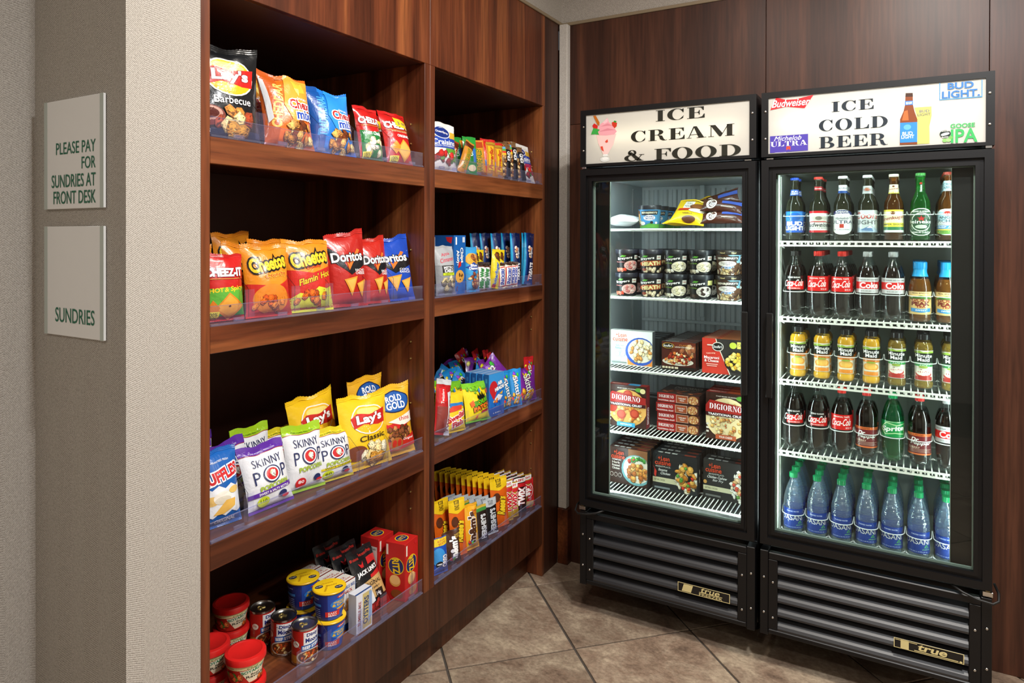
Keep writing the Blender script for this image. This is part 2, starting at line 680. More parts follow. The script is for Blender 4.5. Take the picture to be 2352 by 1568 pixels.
def serif_glyph(ch):
    """fat-face Roman capitals, height 1: returns (pieces, advance width)"""
    t = 0.045

    def stem(x0, x1, lo=0.0, hi=1.0, s=0.12):
        return [_rect(x0, lo, x1, hi), _rect(x0 - s, lo, x1 + s, lo + t), _rect(x0 - s, hi - t, x1 + s, hi)]

    def po(*p):
        return (list(p), poly_tris(p))
    if ch == 'I':
        return stem(.14, .44), .58
    if ch in 'CG':
        g = [strip(arc(.56, .5, .54, .52, 38, 322, 22), arc(.62, .5, .30, .475, 38, 322, 22)), po((.92, .98), (.98, .98), (.98, .64), (.93, .64), (.86, .82))]
        if ch == 'C':
            g.append(po((.86, .2), (.98, .36), (.98, .3), (.92, .1)))
        else:
            g += [_rect(.74, 0, .98, .42), _rect(.64, .40, 1.06, .44)]
        return g, 1.08
    if ch in 'EFL':
        g = stem(.12, .42)
        if ch in 'EF':
            g += [_rect(.4, 1 - t, .95, 1), po((.95, 1), (.95, .68), (.9, .68), (.8, .9), (.62, 1 - t)), _rect(.4, .49, .68, .53), po((.68, .72), (.72, .72), (.72, .3), (.68, .3), (.64, .45), (.56, .51), (.64, .57))]
        if ch in 'EL':
            g += [_rect(.4, 0, 1.0, t), po((1.0, 0), (1.0, .36), (.95, .36), (.86, .14), (.62, t))]
        return g, (.9 if ch == 'F' else 1.02)
    if ch in 'RPB':
        g = stem(.12, .42)
        top = strip(arc(.55, .74, .42, .26, 90, -90), arc(.55, .74, .14, .215, 90, -90))
        g += [top, _rect(.4, 1 - t, .56, 1), _rect(.4, .48, .56, .48 + t)]
        if ch == 'R':
            g += [po((.62, .5), (.9, .42), (1.0, .14), (1.1, .03), (1.2, .06), (1.2, .01), (.95, -.02), (.76, .1), (.68, .4), (.56, .5))]
        if ch == 'B':
            g += [strip(arc(.58, .25, .5, .26, 90, -90), arc(.58, .25, .2, .215, 90, -90)), _rect(.4, 0, .6, t)]
        return g, {'R': 1.22, 'P': 1.04, 'B': 1.14}[ch]
    if ch == 'D':
        return stem(.12, .42) + [strip(arc(.5, .5, .62, .5, 90, -90, 18), arc(.5, .5, .32, .455, 90, -90, 18)), _rect(.4, 1 - t, .51, 1), _rect(.4, 0, .51, t)], 1.2
    if ch == 'O':
        return [strip(arc(.58, .5, .58, .53, 0, 360, 30), arc(.58, .5, .27, .49, 0, 360, 30))], 1.2
    if ch == 'A':
        return [po((.42, 1.02), (.62, 1.02), (1.08, 0), (.74, 0)), po((.42, 1.02), (.47, .92), (.14, 0), (.09, 0)), _rect(.22, .28, .8, .33), _rect(0, 0, .3, t), _rect(.62, 0, 1.2, t)], 1.22
    if ch == 'M':
        return [_rect(.14, 0, .19, 1), _rect(0, 0, .34, t), po((.0, 1), (.42, 1), (.86, .25), (.72, 0), (.66, 0), (.14, 1 - t)), po((.72, 0), (1.16, 1), (1.22, 1), (.76, 0)), _rect(1.1, 0, 1.42, 1), _rect(1.0, 0, 1.54, t), _rect(1.14, 1 - t, 1.54, 1)], 1.56
    if ch == 'N':
        return [_rect(.14, 0, .19, 1), _rect(0, 0, .34, t), po((0, 1), (.4, 1), (1.04, .12), (1.04, 0), (.92, 0), (.14, 1 - t)), _rect(1.0, 0, 1.05, 1), _rect(.86, 1 - t, 1.2, 1)], 1.22
    if ch == 'T':
        return stem(.36, .66) + [_rect(.02, 1 - t, 1.0, 1), po((.02, 1), (.02, .68), (.07, .68), (.16, .9), (.3, 1 - t)), po((1.0, 1), (1.0, .68), (.95, .68), (.86, .9), (.72, 1 - t))], 1.04
    if ch == 'U':
        return [_rect(.12, .32, .42, 1), _rect(0, 1 - t, .56, 1), _rect(.92, .32, .97, 1), _rect(.78, 1 - t, 1.1, 1), strip(arc(.545, .32, .425, .34, 180, 360), arc(.67, .32, .25, .28, 180, 360))], 1.12
    if ch == 'K':
        return stem(.12, .42) + [po((.4, .4), (.92, 1), (.98, 1), (.44, .36)), po((.52, .56), (.74, .74), (1.12, 0), (.78, 0)), _rect(.66, 0, 1.2, t), _rect(.72, 1 - t, 1.12, 1)], 1.2
    if ch == '&':
        return [strip(arc(.50, .75, .27, .26, -70, 250, 20), arc(.50, .76, .11, .2, -70, 250, 20)),
                po((.30, .72), (.46, .82), (1.16, .0), (.80, .0)),
                strip(arc(.42, .27, .42, .29, 110, 330, 18), arc(.50, .28, .24, .24, 110, 330, 18)),
                po((.78, .08), (1.08, .55), (1.13, .55), (.84, .04)), _rect(.94, .53, 1.26, .58), _rect(.98, 0, 1.2, t)], 1.3
    return [], .5


def serif_tris(body):
    vs, ts, x = [], [], 0.0
    for ch in body:
        pcs, w = serif_glyph(ch)
        for v, t in pcs:
            o = len(vs)
            vs += [(p[0] + x, p[1]) for p in v]
            ts += [tuple(i + o for i in q) for q in t]
        x += w + .1
    xs = [p[0] for p in vs]
    ys = [p[1] for p in vs]
    return vs, ts, (min(xs), min(ys), max(xs), max(ys))


# print primitives; positions and sizes are fractions of the printed panel
def R(c, x0, y0, x1, y1):
    return ('P', c, [(x0, y0), (x1, y0), (x1, y1), (x0, y1)])


def P(c, *pts):
    return ('P', c, list(pts))


def E(c, cx, cy, rx, ry, rot=0):
    return ('E', c, cx, cy, rx, ry, rot)


def T(c, s, cx, cy, w, h, rot=0, sh=0.0, o=None, ow=0.05, b=0.012):
    return ('T', c, s, cx, cy, w, h, rot, sh, o, ow, b)


def TS(c, s, cx, cy, w, h, rot=0, o=None):
    return ('TS', c, s, cx, cy, w, h, rot, 0, o, 0, 0)


def S(cols, cx, cy, rx, ry, n, size, seed=1):
    return ('S', cols, cx, cy, rx, ry, n, size, seed)


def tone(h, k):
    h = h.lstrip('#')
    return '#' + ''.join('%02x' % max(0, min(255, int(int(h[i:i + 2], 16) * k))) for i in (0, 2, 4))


def prim_tris(p, W, H):
    k = p[0]
    if k == 'P':
        pts = [(x * W, y * H) for x, y in p[2]]
        yield p[1], pts, poly_tris(pts)
    elif k == 'E':
        _, c, cx, cy, rx, ry, rot = p
        n = 22
        a = math.radians(rot)
        pts = []
        for i in range(n):
            t = 2 * PI * i / n
            x, y = rx * W * math.cos(t), ry * H * math.sin(t)
            pts.append((cx * W + x * math.cos(a) - y * math.sin(a), cy * H + x * math.sin(a) + y * math.cos(a)))
        pts.append((cx * W, cy * H))
        yield c, pts, [(n, i, (i + 1) % n) for i in range(n)]
    elif k in ('T', 'TS'):
        _, c, s, cx, cy, w, h, rot, sh, o, ow, b = p
        sets = []
        if k == 'TS':
            base = serif_tris(s)
            sets = [(c, base)]
        else:
            base = text_tris(s, b)
            if o:
                sets.append((o, text_tris(s, b + ow)))
            sets.append((c, base))
        x0, y0, x1, y1 = base[2]
        if abs(abs(rot) - 90) < 25:
            tw, th = w * H, h * W
        else:
            tw, th = w * W, h * H
        a = math.radians(rot)
        for cc, (vs, ts, bb) in sets:
            pts = []
            for x, y in vs:
                py = ((y - y0) / max(1e-6, y1 - y0) - .5) * th
                px = ((x - x0) / max(1e-6, x1 - x0) - .5) * tw + sh * py
                pts.append((cx * W + px * math.cos(a) - py * math.sin(a), cy * H + px * math.sin(a) + py * math.cos(a)))
            yield cc, pts, ts
    elif k == 'S':
        _, cols, cx, cy, rx, ry, n, size, seed = p
        rn = random.Random(seed)
        for i in range(n):
            t, q = rn.random() * 2 * PI, math.sqrt(rn.random())
            px, py = cx * W + rx * W * q * math.cos(t), cy * H + ry * H * q * math.sin(t)
            rot = rn.random() * PI
            e = rn.uniform(.55, 1.0)
            m = rn.choice((5, 6, 7))
            pts = []
            for j in range(m):
                u = 2 * PI * j / m
                rr = size * W * rn.uniform(.75, 1.15)
                x, y = rr * math.cos(u), rr * e * math.sin(u)
                pts.append((px + x * math.cos(rot) - y * math.sin(rot), py + x * math.sin(rot) + y * math.cos(rot)))
            c = rn.choice(cols)
            tri = [(0, j, j + 1) for j in range(1, m - 1)]
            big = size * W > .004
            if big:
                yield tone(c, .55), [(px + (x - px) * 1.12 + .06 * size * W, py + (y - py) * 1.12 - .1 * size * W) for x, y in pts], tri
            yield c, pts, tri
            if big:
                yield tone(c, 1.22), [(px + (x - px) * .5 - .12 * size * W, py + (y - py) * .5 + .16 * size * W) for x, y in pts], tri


def refine(vs, ts, L):
    vs = [tuple(v) for v in vs]
    for _ in range(7):
        mid, out, any_ = {}, [], False

        def m(i, j):
            key = (min(i, j), max(i, j))
            if key in mid:
                return mid[key]
            a, b = vs[i], vs[j]
            if (a[0] - b[0]) ** 2 + (a[1] - b[1]) ** 2 > L * L:
                vs.append(((a[0] + b[0]) / 2, (a[1] + b[1]) / 2))
                mid[key] = len(vs) - 1
            else:
                mid[key] = None
            return mid[key]
        for a, b, c in ts:
            x, y, z = m(a, b), m(b, c), m(c, a)
            k = (x is not None) + (y is not None) + (z is not None)
            if k == 0:
                out.append((a, b, c))
                continue
            any_ = True
            if k == 3:
                out += [(a, x, z), (x, b, y), (z, y, c), (x, y, z)]
            elif k == 1:
                if x is not None:
                    out += [(a, x, c), (x, b, c)]
                elif y is not None:
                    out += [(b, y, a), (y, c, a)]
                else:
                    out += [(c, z, b), (z, a, b)]
            else:
                if x is None:
                    out += [(c, z, y), (z, a, y), (a, b, y)]
                elif y is None:
                    out += [(a, x, z), (x, b, z), (b, c, z)]
                else:
                    out += [(b, y, x), (y, c, x), (c, a, x)]
        ts = out
        if not any_:
            break
    return vs, ts


def art(prims, W, H, mapf, mat='ink', L=None, e0=0.0005, de=0.00012, name='print', clip=True):
    mb = MB()
    k = 0
    for p in prims:
        for c, pts, ts in prim_tris(p, W, H):
            if clip:
                pts = [(min(max(x, 0), W), min(max(y, 0), H)) for x, y in pts]
            if L:
                pts, ts = refine(pts, ts, L)
            e = e0 + de * k
            mb.add([mapf(x, y, e) for x, y in pts], ts, c)
            k += {'T': 1.0, 'S': .16}.get(p[0], 0)
        k += {'T': 0, 'S': .5}.get(p[0], 1)
    return mb.mesh(name, mat, fix=False)


# ================================================================== the room
XW, YB, YP = -0.38, 3.09, 0.897          # side wall, back wall, face of the pillar with the notices
ROOM_X1, ROOM_Y0 = 3.6, -2.6

struct('wall_left', MB().box(XW - .1, ROOM_Y0, -.02, XW, YP, CEIL).mesh('wall_left', 'fabric_side'))
wp = struct('wall_pillar', MB().box(XW - .25, YP, -.02, 0, 1.0775, CEIL).mesh('wall_pillar', 'fabric_side'))
wf = MB().box(XW, YP - .004, 0, 0.0005, YP - .0005, CEIL).mesh('wall_pillar_face', 'fabric_face')
struct('pillar_face', wf, wp)
struct('wall_above_shelves', MB().box(-.7, 1.0775, 2.65, -.012, YB + .1, CEIL).mesh('w', 'fabric_side'))
struct('wall_above_fridges', MB().box(-.012, YB + .012, 2.65, ROOM_X1, YB + .1, CEIL).mesh('w', 'fabric_face'))
struct('wall_right', MB().box(ROOM_X1, ROOM_Y0, -.02, ROOM_X1 + .1, YB + .1, CEIL).mesh('w', 'wall_paint'))
struct('wall_front', MB().box(XW, ROOM_Y0 - .1, -.02, ROOM_X1, ROOM_Y0, CEIL).mesh('w', 'wall_paint'))
struct('ceiling', MB().box(XW - .1, ROOM_Y0 - .1, CEIL, ROOM_X1 + .1, YB + .1, CEIL + .08).mesh('w', 'ceiling_paint'))
struct('trim_1', MB().box(-.03, 1.0775, 2.636, .006, YB, 2.652, ch=.002).mesh('t', 'trim_tan'))
struct('trim_2', MB().box(0, YB - .006, 2.636, ROOM_X1, YB + .03, 2.652, ch=.002).mesh('t', 'trim_tan'))

# timber panelled back wall: separate panels round the fridge recess
wb = struct('wall_back', MB().box(-.7, YB + .42, -.02, ROOM_X1, YB + .5, 2.65).mesh('wall_back', 'wood_inside'))
FX = [(.286, .998), (1.016, 1.727)]
FZ0, FZ1, FY = .129, 2.13, 2.68
px_seam = on(1757.5, 60, 1, YB).x
for nm, x0, x1, z0, z1 in (('wood_panel', .0, px_seam - .001, 2.15, 2.64), ('wood_panel', px_seam + .001, 1.745, 2.15, 2.64),
                           ('wood_panel', .0, .268, 0, 2.148), ('wood_panel', 1.747, 2.6, 0, 2.64), ('wood_panel', 2.602, ROOM_X1, 0, 2.64)):
    ob(nm, MB().box(-(x1 - x0) / 2, 0, 0, (x1 - x0) / 2, .02, z1 - z0, ch=.0008).mesh(nm, 'wood_back_wall'), wb, ((x0 + x1) / 2, YB, z0))
for x in (.268, 1.745):
    ob('recess_side', MB().box(-.008, .021, 0, .008, .419, 2.15).mesh('r', 'wood_inside'), wb, (x, YB, 0))
ob('recess_top', MB().box(.277, .021, 2.151, 1.736, .419, 2.165).mesh('r', 'wood_inside'), wb, (0, YB, 0))

# corner post with fabric, on a timber plinth block
struct('trim_3', MB().box(.001, 3.052, .27, .045, YB - .001, 2.636, ch=.003).mesh('t', 'fabric_post'))
struct('baseboard_corner', MB().box(.001, 3.045, 0, .056, YB - .001, .27, ch=.003).mesh('t', 'wood_shelf'))

# floor: grout bed and tiles laid at 45 degrees
fl = struct('floor', MB().box(XW - .1, ROOM_Y0 - .1, -.06, ROOM_X1 + .1, YB + .5, -.005).mesh('floor', 'grout'))
PT = .5


def clip_poly(poly, a, b, c):
    out = []
    for i in range(len(poly)):
        p, q = poly[i], poly[(i + 1) % len(poly)]
        dp, dq = a * p[0] + b * p[1] - c, a * q[0] + b * q[1] - c
        if dp <= 0:
            out.append(p)
        if dp * dq < 0:
            t = dp / (dp - dq)
            out.append((p[0] + t * (q[0] - p[0]), p[1] + t * (q[1] - p[1])))
    return out


g = .0045
r2 = 2 ** .5
for i in range(-12, 12):
    for j in range(-14, 10):
        a0, a1 = 1.99 + i * PT + g, 1.99 + (i + 1) * PT - g
        b0, b1 = 1.465 + j * PT * 1.008 + g, 1.465 + (j + 1) * PT * 1.008 - g
        poly = [((a - b) / r2, (a + b) / r2) for a, b in ((a0, b0), (a1, b0), (a1, b1), (a0, b1))]
        for cl in ((-1, 0, .1), (1, 0, ROOM_X1), (0, -1, 1.2), (0, 1, YB + .4)):
            poly = clip_poly(poly, *cl)
            if len(poly) < 3:
                break
        if len(poly) < 3:
            continue
        cx = sum(p[0] for p in poly) / len(poly)
        cy = sum(p[1] for p in poly) / len(poly)
        if abs(sum(poly[k][0] * poly[(k + 1) % len(poly)][1] - poly[(k + 1) % len(poly)][0] * poly[k][1] for k in range(len(poly)))) < .004:
            continue
        rn = random.Random(i * 31 + j)
        loc = [(p[0] - cx, p[1] - cy) for p in poly]
        top = [(x * (1 - .004), y * (1 - .004)) for x, y in loc]
        n = len(loc)
        vs = [(x, y, -.02) for x, y in loc] + [(x, y, -.0015) for x, y in loc] + [(x, y, 0) for x, y in top]
        fs = [tuple(range(2 * n, 3 * n))]
        for k in range(n):
            k2 = (k + 1) % n
            fs += [(k, k2, n + k2, n + k), (n + k, n + k2, 2 * n + k2, 2 * n + k)]
        ob('tile', MB().add(vs, fs).mesh('tile', 'stone_tile'), fl, (cx, cy, rn.uniform(-.0006, .0003)))

# rings of the recessed ceiling lamps, added fill lamps included
for li, (lx, ly, lp, lc) in enumerate(LAMPS):
    t = thing('downlight_and_fill', 'round recessed ceiling downlight ' + ['in front of the fridges', 'close to the shelves', 'over the far right', 'added behind the camera as fill', 'added at the right to fill the side wall'][li], 'ceiling lamp', (lx, ly, CEIL), group='ceiling downlights')
    ob('trim_ring', MB().lathe([(.115, 0), (.15, 0), (.15, -.008), (.115, -.014), (.115, 0)], 28, cap=False).mesh('ring', 'sign_plastic', 40), t)

# ================================================================== notices on the pillar
def notice(label, z0, z1, lines):
    t = thing('wall_sign', label, 'sign', (-.197, YP - .0045, z0), group='frosted notices on the pillar')
    w, h = .25, z1 - z0
    ob('plate', MB().box(-w / 2, -.007, 0, w / 2, -.001, h, ch=.001).mesh('plate', 'sign_plastic'), t)
    for s in (-1, 1):
        ob('mounting_tape', MB().box(s * (w / 2 - .007) - .007, -.0075, 0, s * (w / 2 - .007) + .007, -.0072, h).mesh('b', 'liner_white'), t)
    pr = [T('#12694c', s, cx / w, cz / h, tw / w, th / h, b=.006) for s, cx, cz, tw, th in lines]
    ob('lettering', art(pr, w, h, lambda x, y, e: (x - w / 2, -.0072 - e, y), 'ink'), t)


sx = lambda u, v: on(u, v, 1, YP).x + .197 + .125
sz = lambda u, v: on(u, v, 1, YP).z
A0, A1, B0, B1 = 1.66, 1.917, 1.361, 1.619


def line(s, u0, u1, vt, vb, z0):
    xa, xb = sx(u0, vt), sx(u1, vt)
    um = (u0 + u1) / 2
    zt, zb = sz(um, vt), sz(um, vb)
    return (s, (xa + xb) / 2, (zt + zb) / 2 - z0, xb - xa, zt - zb)


notice('frosted white notice reading PLEASE PAY FOR SUNDRIES AT FRONT DESK', A0, A1,
       [line('PLEASE PAY', 140, 231, 329, 357, A0), line('FOR', 199, 231, 363, 391, A0), line('SUNDRIES AT', 130.5, 231.5, 404, 434, A0), line('FRONT DESK', 135, 232, 442, 472, A0)])
notice('frosted white notice reading SUNDRIES in bold green', B0, B1, [line('SUNDRIES', 140, 230, 712, 746, B0)])

# ================================================================== built-in shelving: two units
SHZ = [1.842, 1.372, .835, .33]
HDR, PTOP, BASE0, DEP = 2.213, 2.64, .155, .60
UNITS = [dict(y0=1.078, yi0=1.104, yi1=1.972, y1=2.0025, n='left'), dict(y0=2.0035, yi0=2.033, yi1=2.886, y1=2.904, n='right')]
ACR = .006
for ui, U in enumerate(UNITS):
    y0, y1, a, b = U['y0'], U['y1'], U['yi0'], U['yi1']
    t = thing('shelf_unit', ['tall dark wood built-in shelf unit next to the fabric pillar', 'tall dark wood built-in shelf unit beside the freezer corner'][ui], 'shelf unit', (0, (y0 + y1) / 2, 0), group='built-in snack shelves')
    yc = (y0 + y1) / 2

    def part(nm, x0, ya, z0, x1, yb, z1, m, ch=.0012, par=None):
        cx, cy = (x0 + x1) / 2, (ya + yb) / 2
        me = MB().box(x0 - cx, ya - cy, 0, x1 - cx, yb - cy, z1 - z0, ch=ch).mesh(nm, m)
        o = ob(nm, me, par or t)
        o.location = (cx, cy - yc, z0)
        return o
    part('side_panel', -DEP, y0, BASE0, 0, a, HDR, 'wood_vertical')
    part('side_panel', -DEP, b, 0 if ui else BASE0, 0, y1, HDR, 'wood_vertical')
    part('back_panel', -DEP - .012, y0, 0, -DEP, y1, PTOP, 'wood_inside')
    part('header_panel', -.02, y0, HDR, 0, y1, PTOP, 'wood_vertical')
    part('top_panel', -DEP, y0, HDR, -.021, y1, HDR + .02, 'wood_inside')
    part('base_panel', -.02, y0, BASE0, .0005, y1 - (.018 if ui else 0), SHZ[3] - .001, 'wood_base')
    part('toe_kick', -.1, y0, 0, -.08, y1 - (.019 if ui else 0), BASE0 + .02, 'wood_base')
    for k, z in enumerate(SHZ):
        s = part('shelf', -DEP, a + .0005, z - .028, -.021, b - .0005, z, 'wood_shelf')
        if k < 3:
            e = ob('shelf_edge', MB().box(-.01, -(b - a) / 2 + .0005, 0, .01, (b - a) / 2 - .0005, .066, ch=.0012).mesh('edge', 'wood_shelf'), s)
            e.location = (-.0105 - (-DEP - .021) / 2, 0, -.038)
    for z in (2.0, 1.93, 1.55, 1.22, 1.16, 1.0, .68, .62, .5):
        for x in (-.06,):
            o = ob('shelf_pin', MB().lathe([(.003, 0), (.003, .004), (.001, .005)], 8).mesh('pin', 'brass'), t)
            o.location = (x, b - yc, z)
            o.rotation_euler = (PI / 2, 0, 0)
    # filler to the corner
    if ui:
        part('filler_panel', -.3, y1 + .0005, 0, -.0015, 3.05, PTOP, 'wood_back_wall')

LOW = .050
DIV = {}      # filled below


def lip(ui, k):
    U = UNITS[ui]
    z, a, b = SHZ[k], U['yi0'] + .003, U['yi1'] - .006
    nm = ['top', 'second', 'third', 'bottom'][k]
    t = thing('shelf_rail', 'clear acrylic front rail along the %s shelf of the %s unit' % (nm, U['n']), 'shelf rail', (-.004, (a + b) / 2, z), group='acrylic shelf rails')
    h = (b - a) / 2
    ob('lip', MB().box(-.002, -h, .006, .0005, h, LOW, ch=.0004).mesh('lip', 'acrylic'), t)
    ob('foot', MB().box(-.008, -h, .0005, .0045, h, .006, ch=.001).mesh('foot', 'acrylic_edge'), t)
    ob('bead', MB().box(-.0024, -h, LOW - .0001, .0009, h, LOW + .0016).mesh('bead', 'acrylic_edge'), t)
    n = 6 if ui == 0 else 10
    me = MB().box(-.008, -.016, .0062, -.0022, .016, .016, ch=.001).mesh('clip', 'acrylic_edge')
    for i in range(n):
        o = ob('clip', me, t)
        o.location = (0, -h + (i + .62) * 2 * h / n, 0)


div_tab = MB().box(-.001, -.016, .012, .001, .016, .085, ch=.0006).mesh('tab', 'acrylic')
div_edge = MB().tube([(-.004, 0, .012), (-.004, 0, .085), (-.045, 0, .12), (-.1, 0, .12)], .0007, 4).mesh('edge', 'black_plastic')
div_plate = MB().prism([(-.1, .012), (-.003, .012), (-.003, .085), (-.045, .12), (-.1, .12)], 1, -.0008, .0008).mesh('plate', 'acrylic_plate')
div_small = MB().prism([(-.08, .012), (-.003, .012), (-.003, .078), (-.08, .078)], 1, -.0006, .0006).mesh('plate', 'acrylic_plate')
div_tabs = MB().box(-.001, -.009, .012, .001, .009, .078, ch=.0006).mesh('tab', 'acrylic')


def divider(ui, k, u, v, small=False):
    y = on(u, v, 0, -.012).y
    nm = ['top', 'second', 'third', 'bottom'][k]
    DIV[(ui, k)] = DIV.get((ui, k), 0) + 1
    o = ['first', 'second', 'third', 'fourth', 'fifth', 'sixth', 'seventh', 'eighth', 'ninth', 'tenth'][DIV[(ui, k)] - 1]
    spawn([('plate', div_small), ('tab', div_tabs)] if small else [('plate', div_plate, [('rim', div_edge)]), ('tab', div_tab)], 'shelf_divider',
          '%s clear divider from the left on the %s shelf of the %s unit' % (o, nm, UNITS[ui]['n']), 'divider', (-.0135, y, SHZ[k]), group='clear shelf dividers')


for ui in (0, 1):
    for k in range(4):
        lip(ui, k)
for k, us in enumerate(([(598, 300), (735, 320), (821, 330), (897, 345)], [(575, 700), (681, 690), (758, 690), (844, 670), (907, 665)],
                        [(575, 1170), (830, 1070), (896, 1030)], [(696, 1520), (757, 1480), (835, 1420), (885, 1390), (953, 1350)])):
    for u, v in us:
        divider(0, k, u, v)
for k, us in enumerate(([(1048, 380), (1090, 390), (1109, 390), (1130, 395), (1147, 400), (1165, 400), (1182, 405), (1197, 405)],
                        [(1015, 650), (1044, 650), (1074, 650), (1098, 650), (1124, 645), (1146, 645), (1186, 640)],
                        [(1027, 980), (1077, 960), (1125, 935), (1156, 925), (1172, 920), (1196, 910), (1224, 895)],
                        [(1028, 1300), (1044, 1290), (1070, 1270), (1099, 1250), (1120, 1235), (1143, 1220), (1165, 1205), (1180, 1195), (1200, 1180), (1222, 1165)])):
    for u, v in us:
        divider(1, k, u, v, True)


# ================================================================== the two glass-door fridges
def screw_mesh():
    return MB().lathe([(.0045, 0), (.0045, .0015), (.003, .003), (.0, .0032)], 10).mesh('screw', 'steel', 50)


SCREW = screw_mesh()


def member(mb, pts, y0, y1):
    mb.prism(pts, 1, y0, y1)


def frame_parts(x0, z0, x1, z1, w, y0, y1, mat, name, step=None):
    """four mitred frame members -> four meshes"""
    out = []
    xi0, zi0, xi1, zi1 = x0 + w, z0 + w, x1 - w, z1 - w
    for pts in ([(x0, z0), (x1, z0), (xi1, zi0), (xi0, zi0)], [(x0, z1), (xi0, zi1), (xi1, zi1), (x1, z1)],
                [(x0, z0), (xi0, zi0), (xi0, zi1), (x0, z1)], [(x1, z0), (x1, z1), (xi1, zi1), (xi1, zi0)]):
        mb = MB()
        mb.prism(pts, 1, y0, y1)
        out.append(mb.mesh(name, mat))
    return out


def fridge(i, label):
    X0, X1 = FX[i]
    xc = (X0 + X1) / 2
    mir = 1 if i == 0 else -1          # freezer hinged left, beer cooler hinged right
    t = thing(['display_freezer', 'display_fridge'][i], label, ['freezer', 'fridge'][i], (xc, FY, 0), group='glass-door merchandisers')
    hw = (X1 - X0) / 2
    D = .76

    def bx(nm, x0, y0, z0, x1, y1, z1, m, ch=.0, par=None):
        return ob(nm, MB().box(x0, y0, z0, x1, y1, z1, ch=ch).mesh(nm, m), par or t)
    # cabinet shell
    bx('cabinet_side', -hw, .066, FZ0, -hw + .026, D, 1.89, 'black_metal', .002)
    bx('cabinet_side', hw - .026, .066, FZ0, hw, D, 1.89, 'black_metal', .002)
    bx('cabinet_back', -hw + .031, D - .03, FZ0, hw - .031, D, 1.888, 'black_metal')
    bx('cabinet_top', -hw + .031, .07, 1.862, hw - .031, D - .031, 1.888, 'black_metal')
    bx('cabinet_bottom', -hw + .031, .05, .412, hw - .031, D - .031, .44, 'black_metal')
    lm = ['liner_grey', 'liner_white'][i]
    bx('liner_side', -hw + .031, .125, .442, -hw + .046, .655, 1.86, lm)
    bx('liner_side', hw - .046, .125, .442, hw - .031, .655, 1.86, lm)
    bx('liner_back', -hw + .047, .64, .442, hw - .047, .655, 1.845, lm)
    bx('liner_ceiling', -hw + .047, .075, 1.846, hw - .047, .655, 1.86, lm)
    bx('liner_floor', -hw + .047, .075, .442, hw - .047, .655, .456, lm)
    if i == 0:
        rib = MB().prism([(-.014, 0), (-.008, -.01), (.008, -.01), (.014, 0)], 2, 0, 1.36).mesh('rib', 'liner_grey')
        for k in range(13):
            o = ob('rib', rib, t)
            o.location = (-hw + .075 + k * .0465, .639, .47)
        o = bx('rib_clamp', -hw + .055, .618, 1.185, hw - .055, .628, 1.2, 'liner_grey', .002)
        bx('centre_mullion', -.012, .6, 1.22, .012, .627, 1.845, 'liner_grey', .003)
    # shelf standards
    for x in (-hw + .0462, hw - .0492):
        for y in (.14, .5):
            bx('shelf_standard', x, y, .47, x + .003, y + .018, 1.83, 'steel' if i == 0 else 'white_wire')
    # lamps behind the door jambs
    cs = -1 if i == 0 else 1
    tube = MB().lathe([(.0045, .5), (.0045, 1.82)], 10).mesh('lamp_and_fill_tube', ['led_freezer', 'led_cool'][i])
    for x, y in ((cs * (hw - .085), .062), (-cs * (hw - .033), .052)):
        o = ob('lamp_and_fill_tube', tube, t)
        o.location = (x, y, 0)
    o = ob('lamp_and_fill_tube', MB().lathe([(.0045, -.29), (.0045, .29)], 10).mesh('lamp_and_fill_tube', ['led_freezer', 'led_cool'][i]), t)  # added cross tube, hidden above the glass, brightens the goods from the front
    o.location = (0, .054, 1.849)
    o.rotation_euler = (0, PI / 2, 0)
    xa, xb = sorted((cs * (hw - .047), cs * (hw - .112)))
    bx('lamp_cover', xa, .048, .5, xb, .055, 1.85, 'black_plastic', .002)
    bx('lamp_cover_edge', *(sorted((cs * (hw - .112), cs * (hw - .114)))[0], .047, .5), *(sorted((cs * (hw - .112), cs * (hw - .114)))[1], .056, 1.85), 'spacer_grey')
    # lit sign box
    z0, z1 = 1.893, 2.13
    bx('sign_housing', -hw, .105, z0, hw, .12, z1, 'sign_inside')
    bx('sign_housing', -hw, .01, z1 - .006, hw, .105, z1, 'black_metal')
    bx('sign_housing', -hw, .01, z0, hw, .105, z0 + .006, 'black_metal')
    bx('sign_housing', -hw, .01, z0 + .006, -hw + .006, .105, z1 - .006, 'black_metal')
    bx('sign_housing', hw - .006, .01, z0 + .006, hw, .105, z1 - .006, 'black_metal')
    bx('cabinet_top', -hw, .12, 1.888, hw, D, 2.12, 'black_metal')
    xi, za, zb = hw - .024, z0 + .011, z1 - .021
    for pts in ([(-hw, z0), (hw, z0), (xi, za), (-xi, za)], [(-hw, z1), (-xi, zb), (xi, zb), (hw, z1)], [(-hw, z0), (-xi, za), (-xi, zb), (-hw, z1)], [(hw, z0), (hw, z1), (xi, zb), (xi, za)]):
        ob('sign_frame', MB().prism(pts, 1, -.004, .01).mesh('sign_frame', 'black_metal'), t)
    o = ob('sign_tube', MB().lathe([(.012, -.29), (.012, .29)], 12).mesh('sign_tube', ['sign_tube_warm', 'sign_tube_cool'][i]), t)
    o.location = (0, .045, (z0 + z1) / 2)
    o.rotation_euler = (0, PI / 2, 0)
    sp = bx('sign_panel', -hw + .022, .001, z0 + .009, hw - .022, .003, z1 - .019, 'backlit_sheet')
    for s in (-1, 1):
        for z in (1.96, 2.06):
            o = ob('screw', SCREW, t)
            o.location = (s * (hw - .014), -.0045, z)
            o.rotation_euler = (PI / 2, 0, 0)
    # door
    dz0, dz1 = .465, 1.882
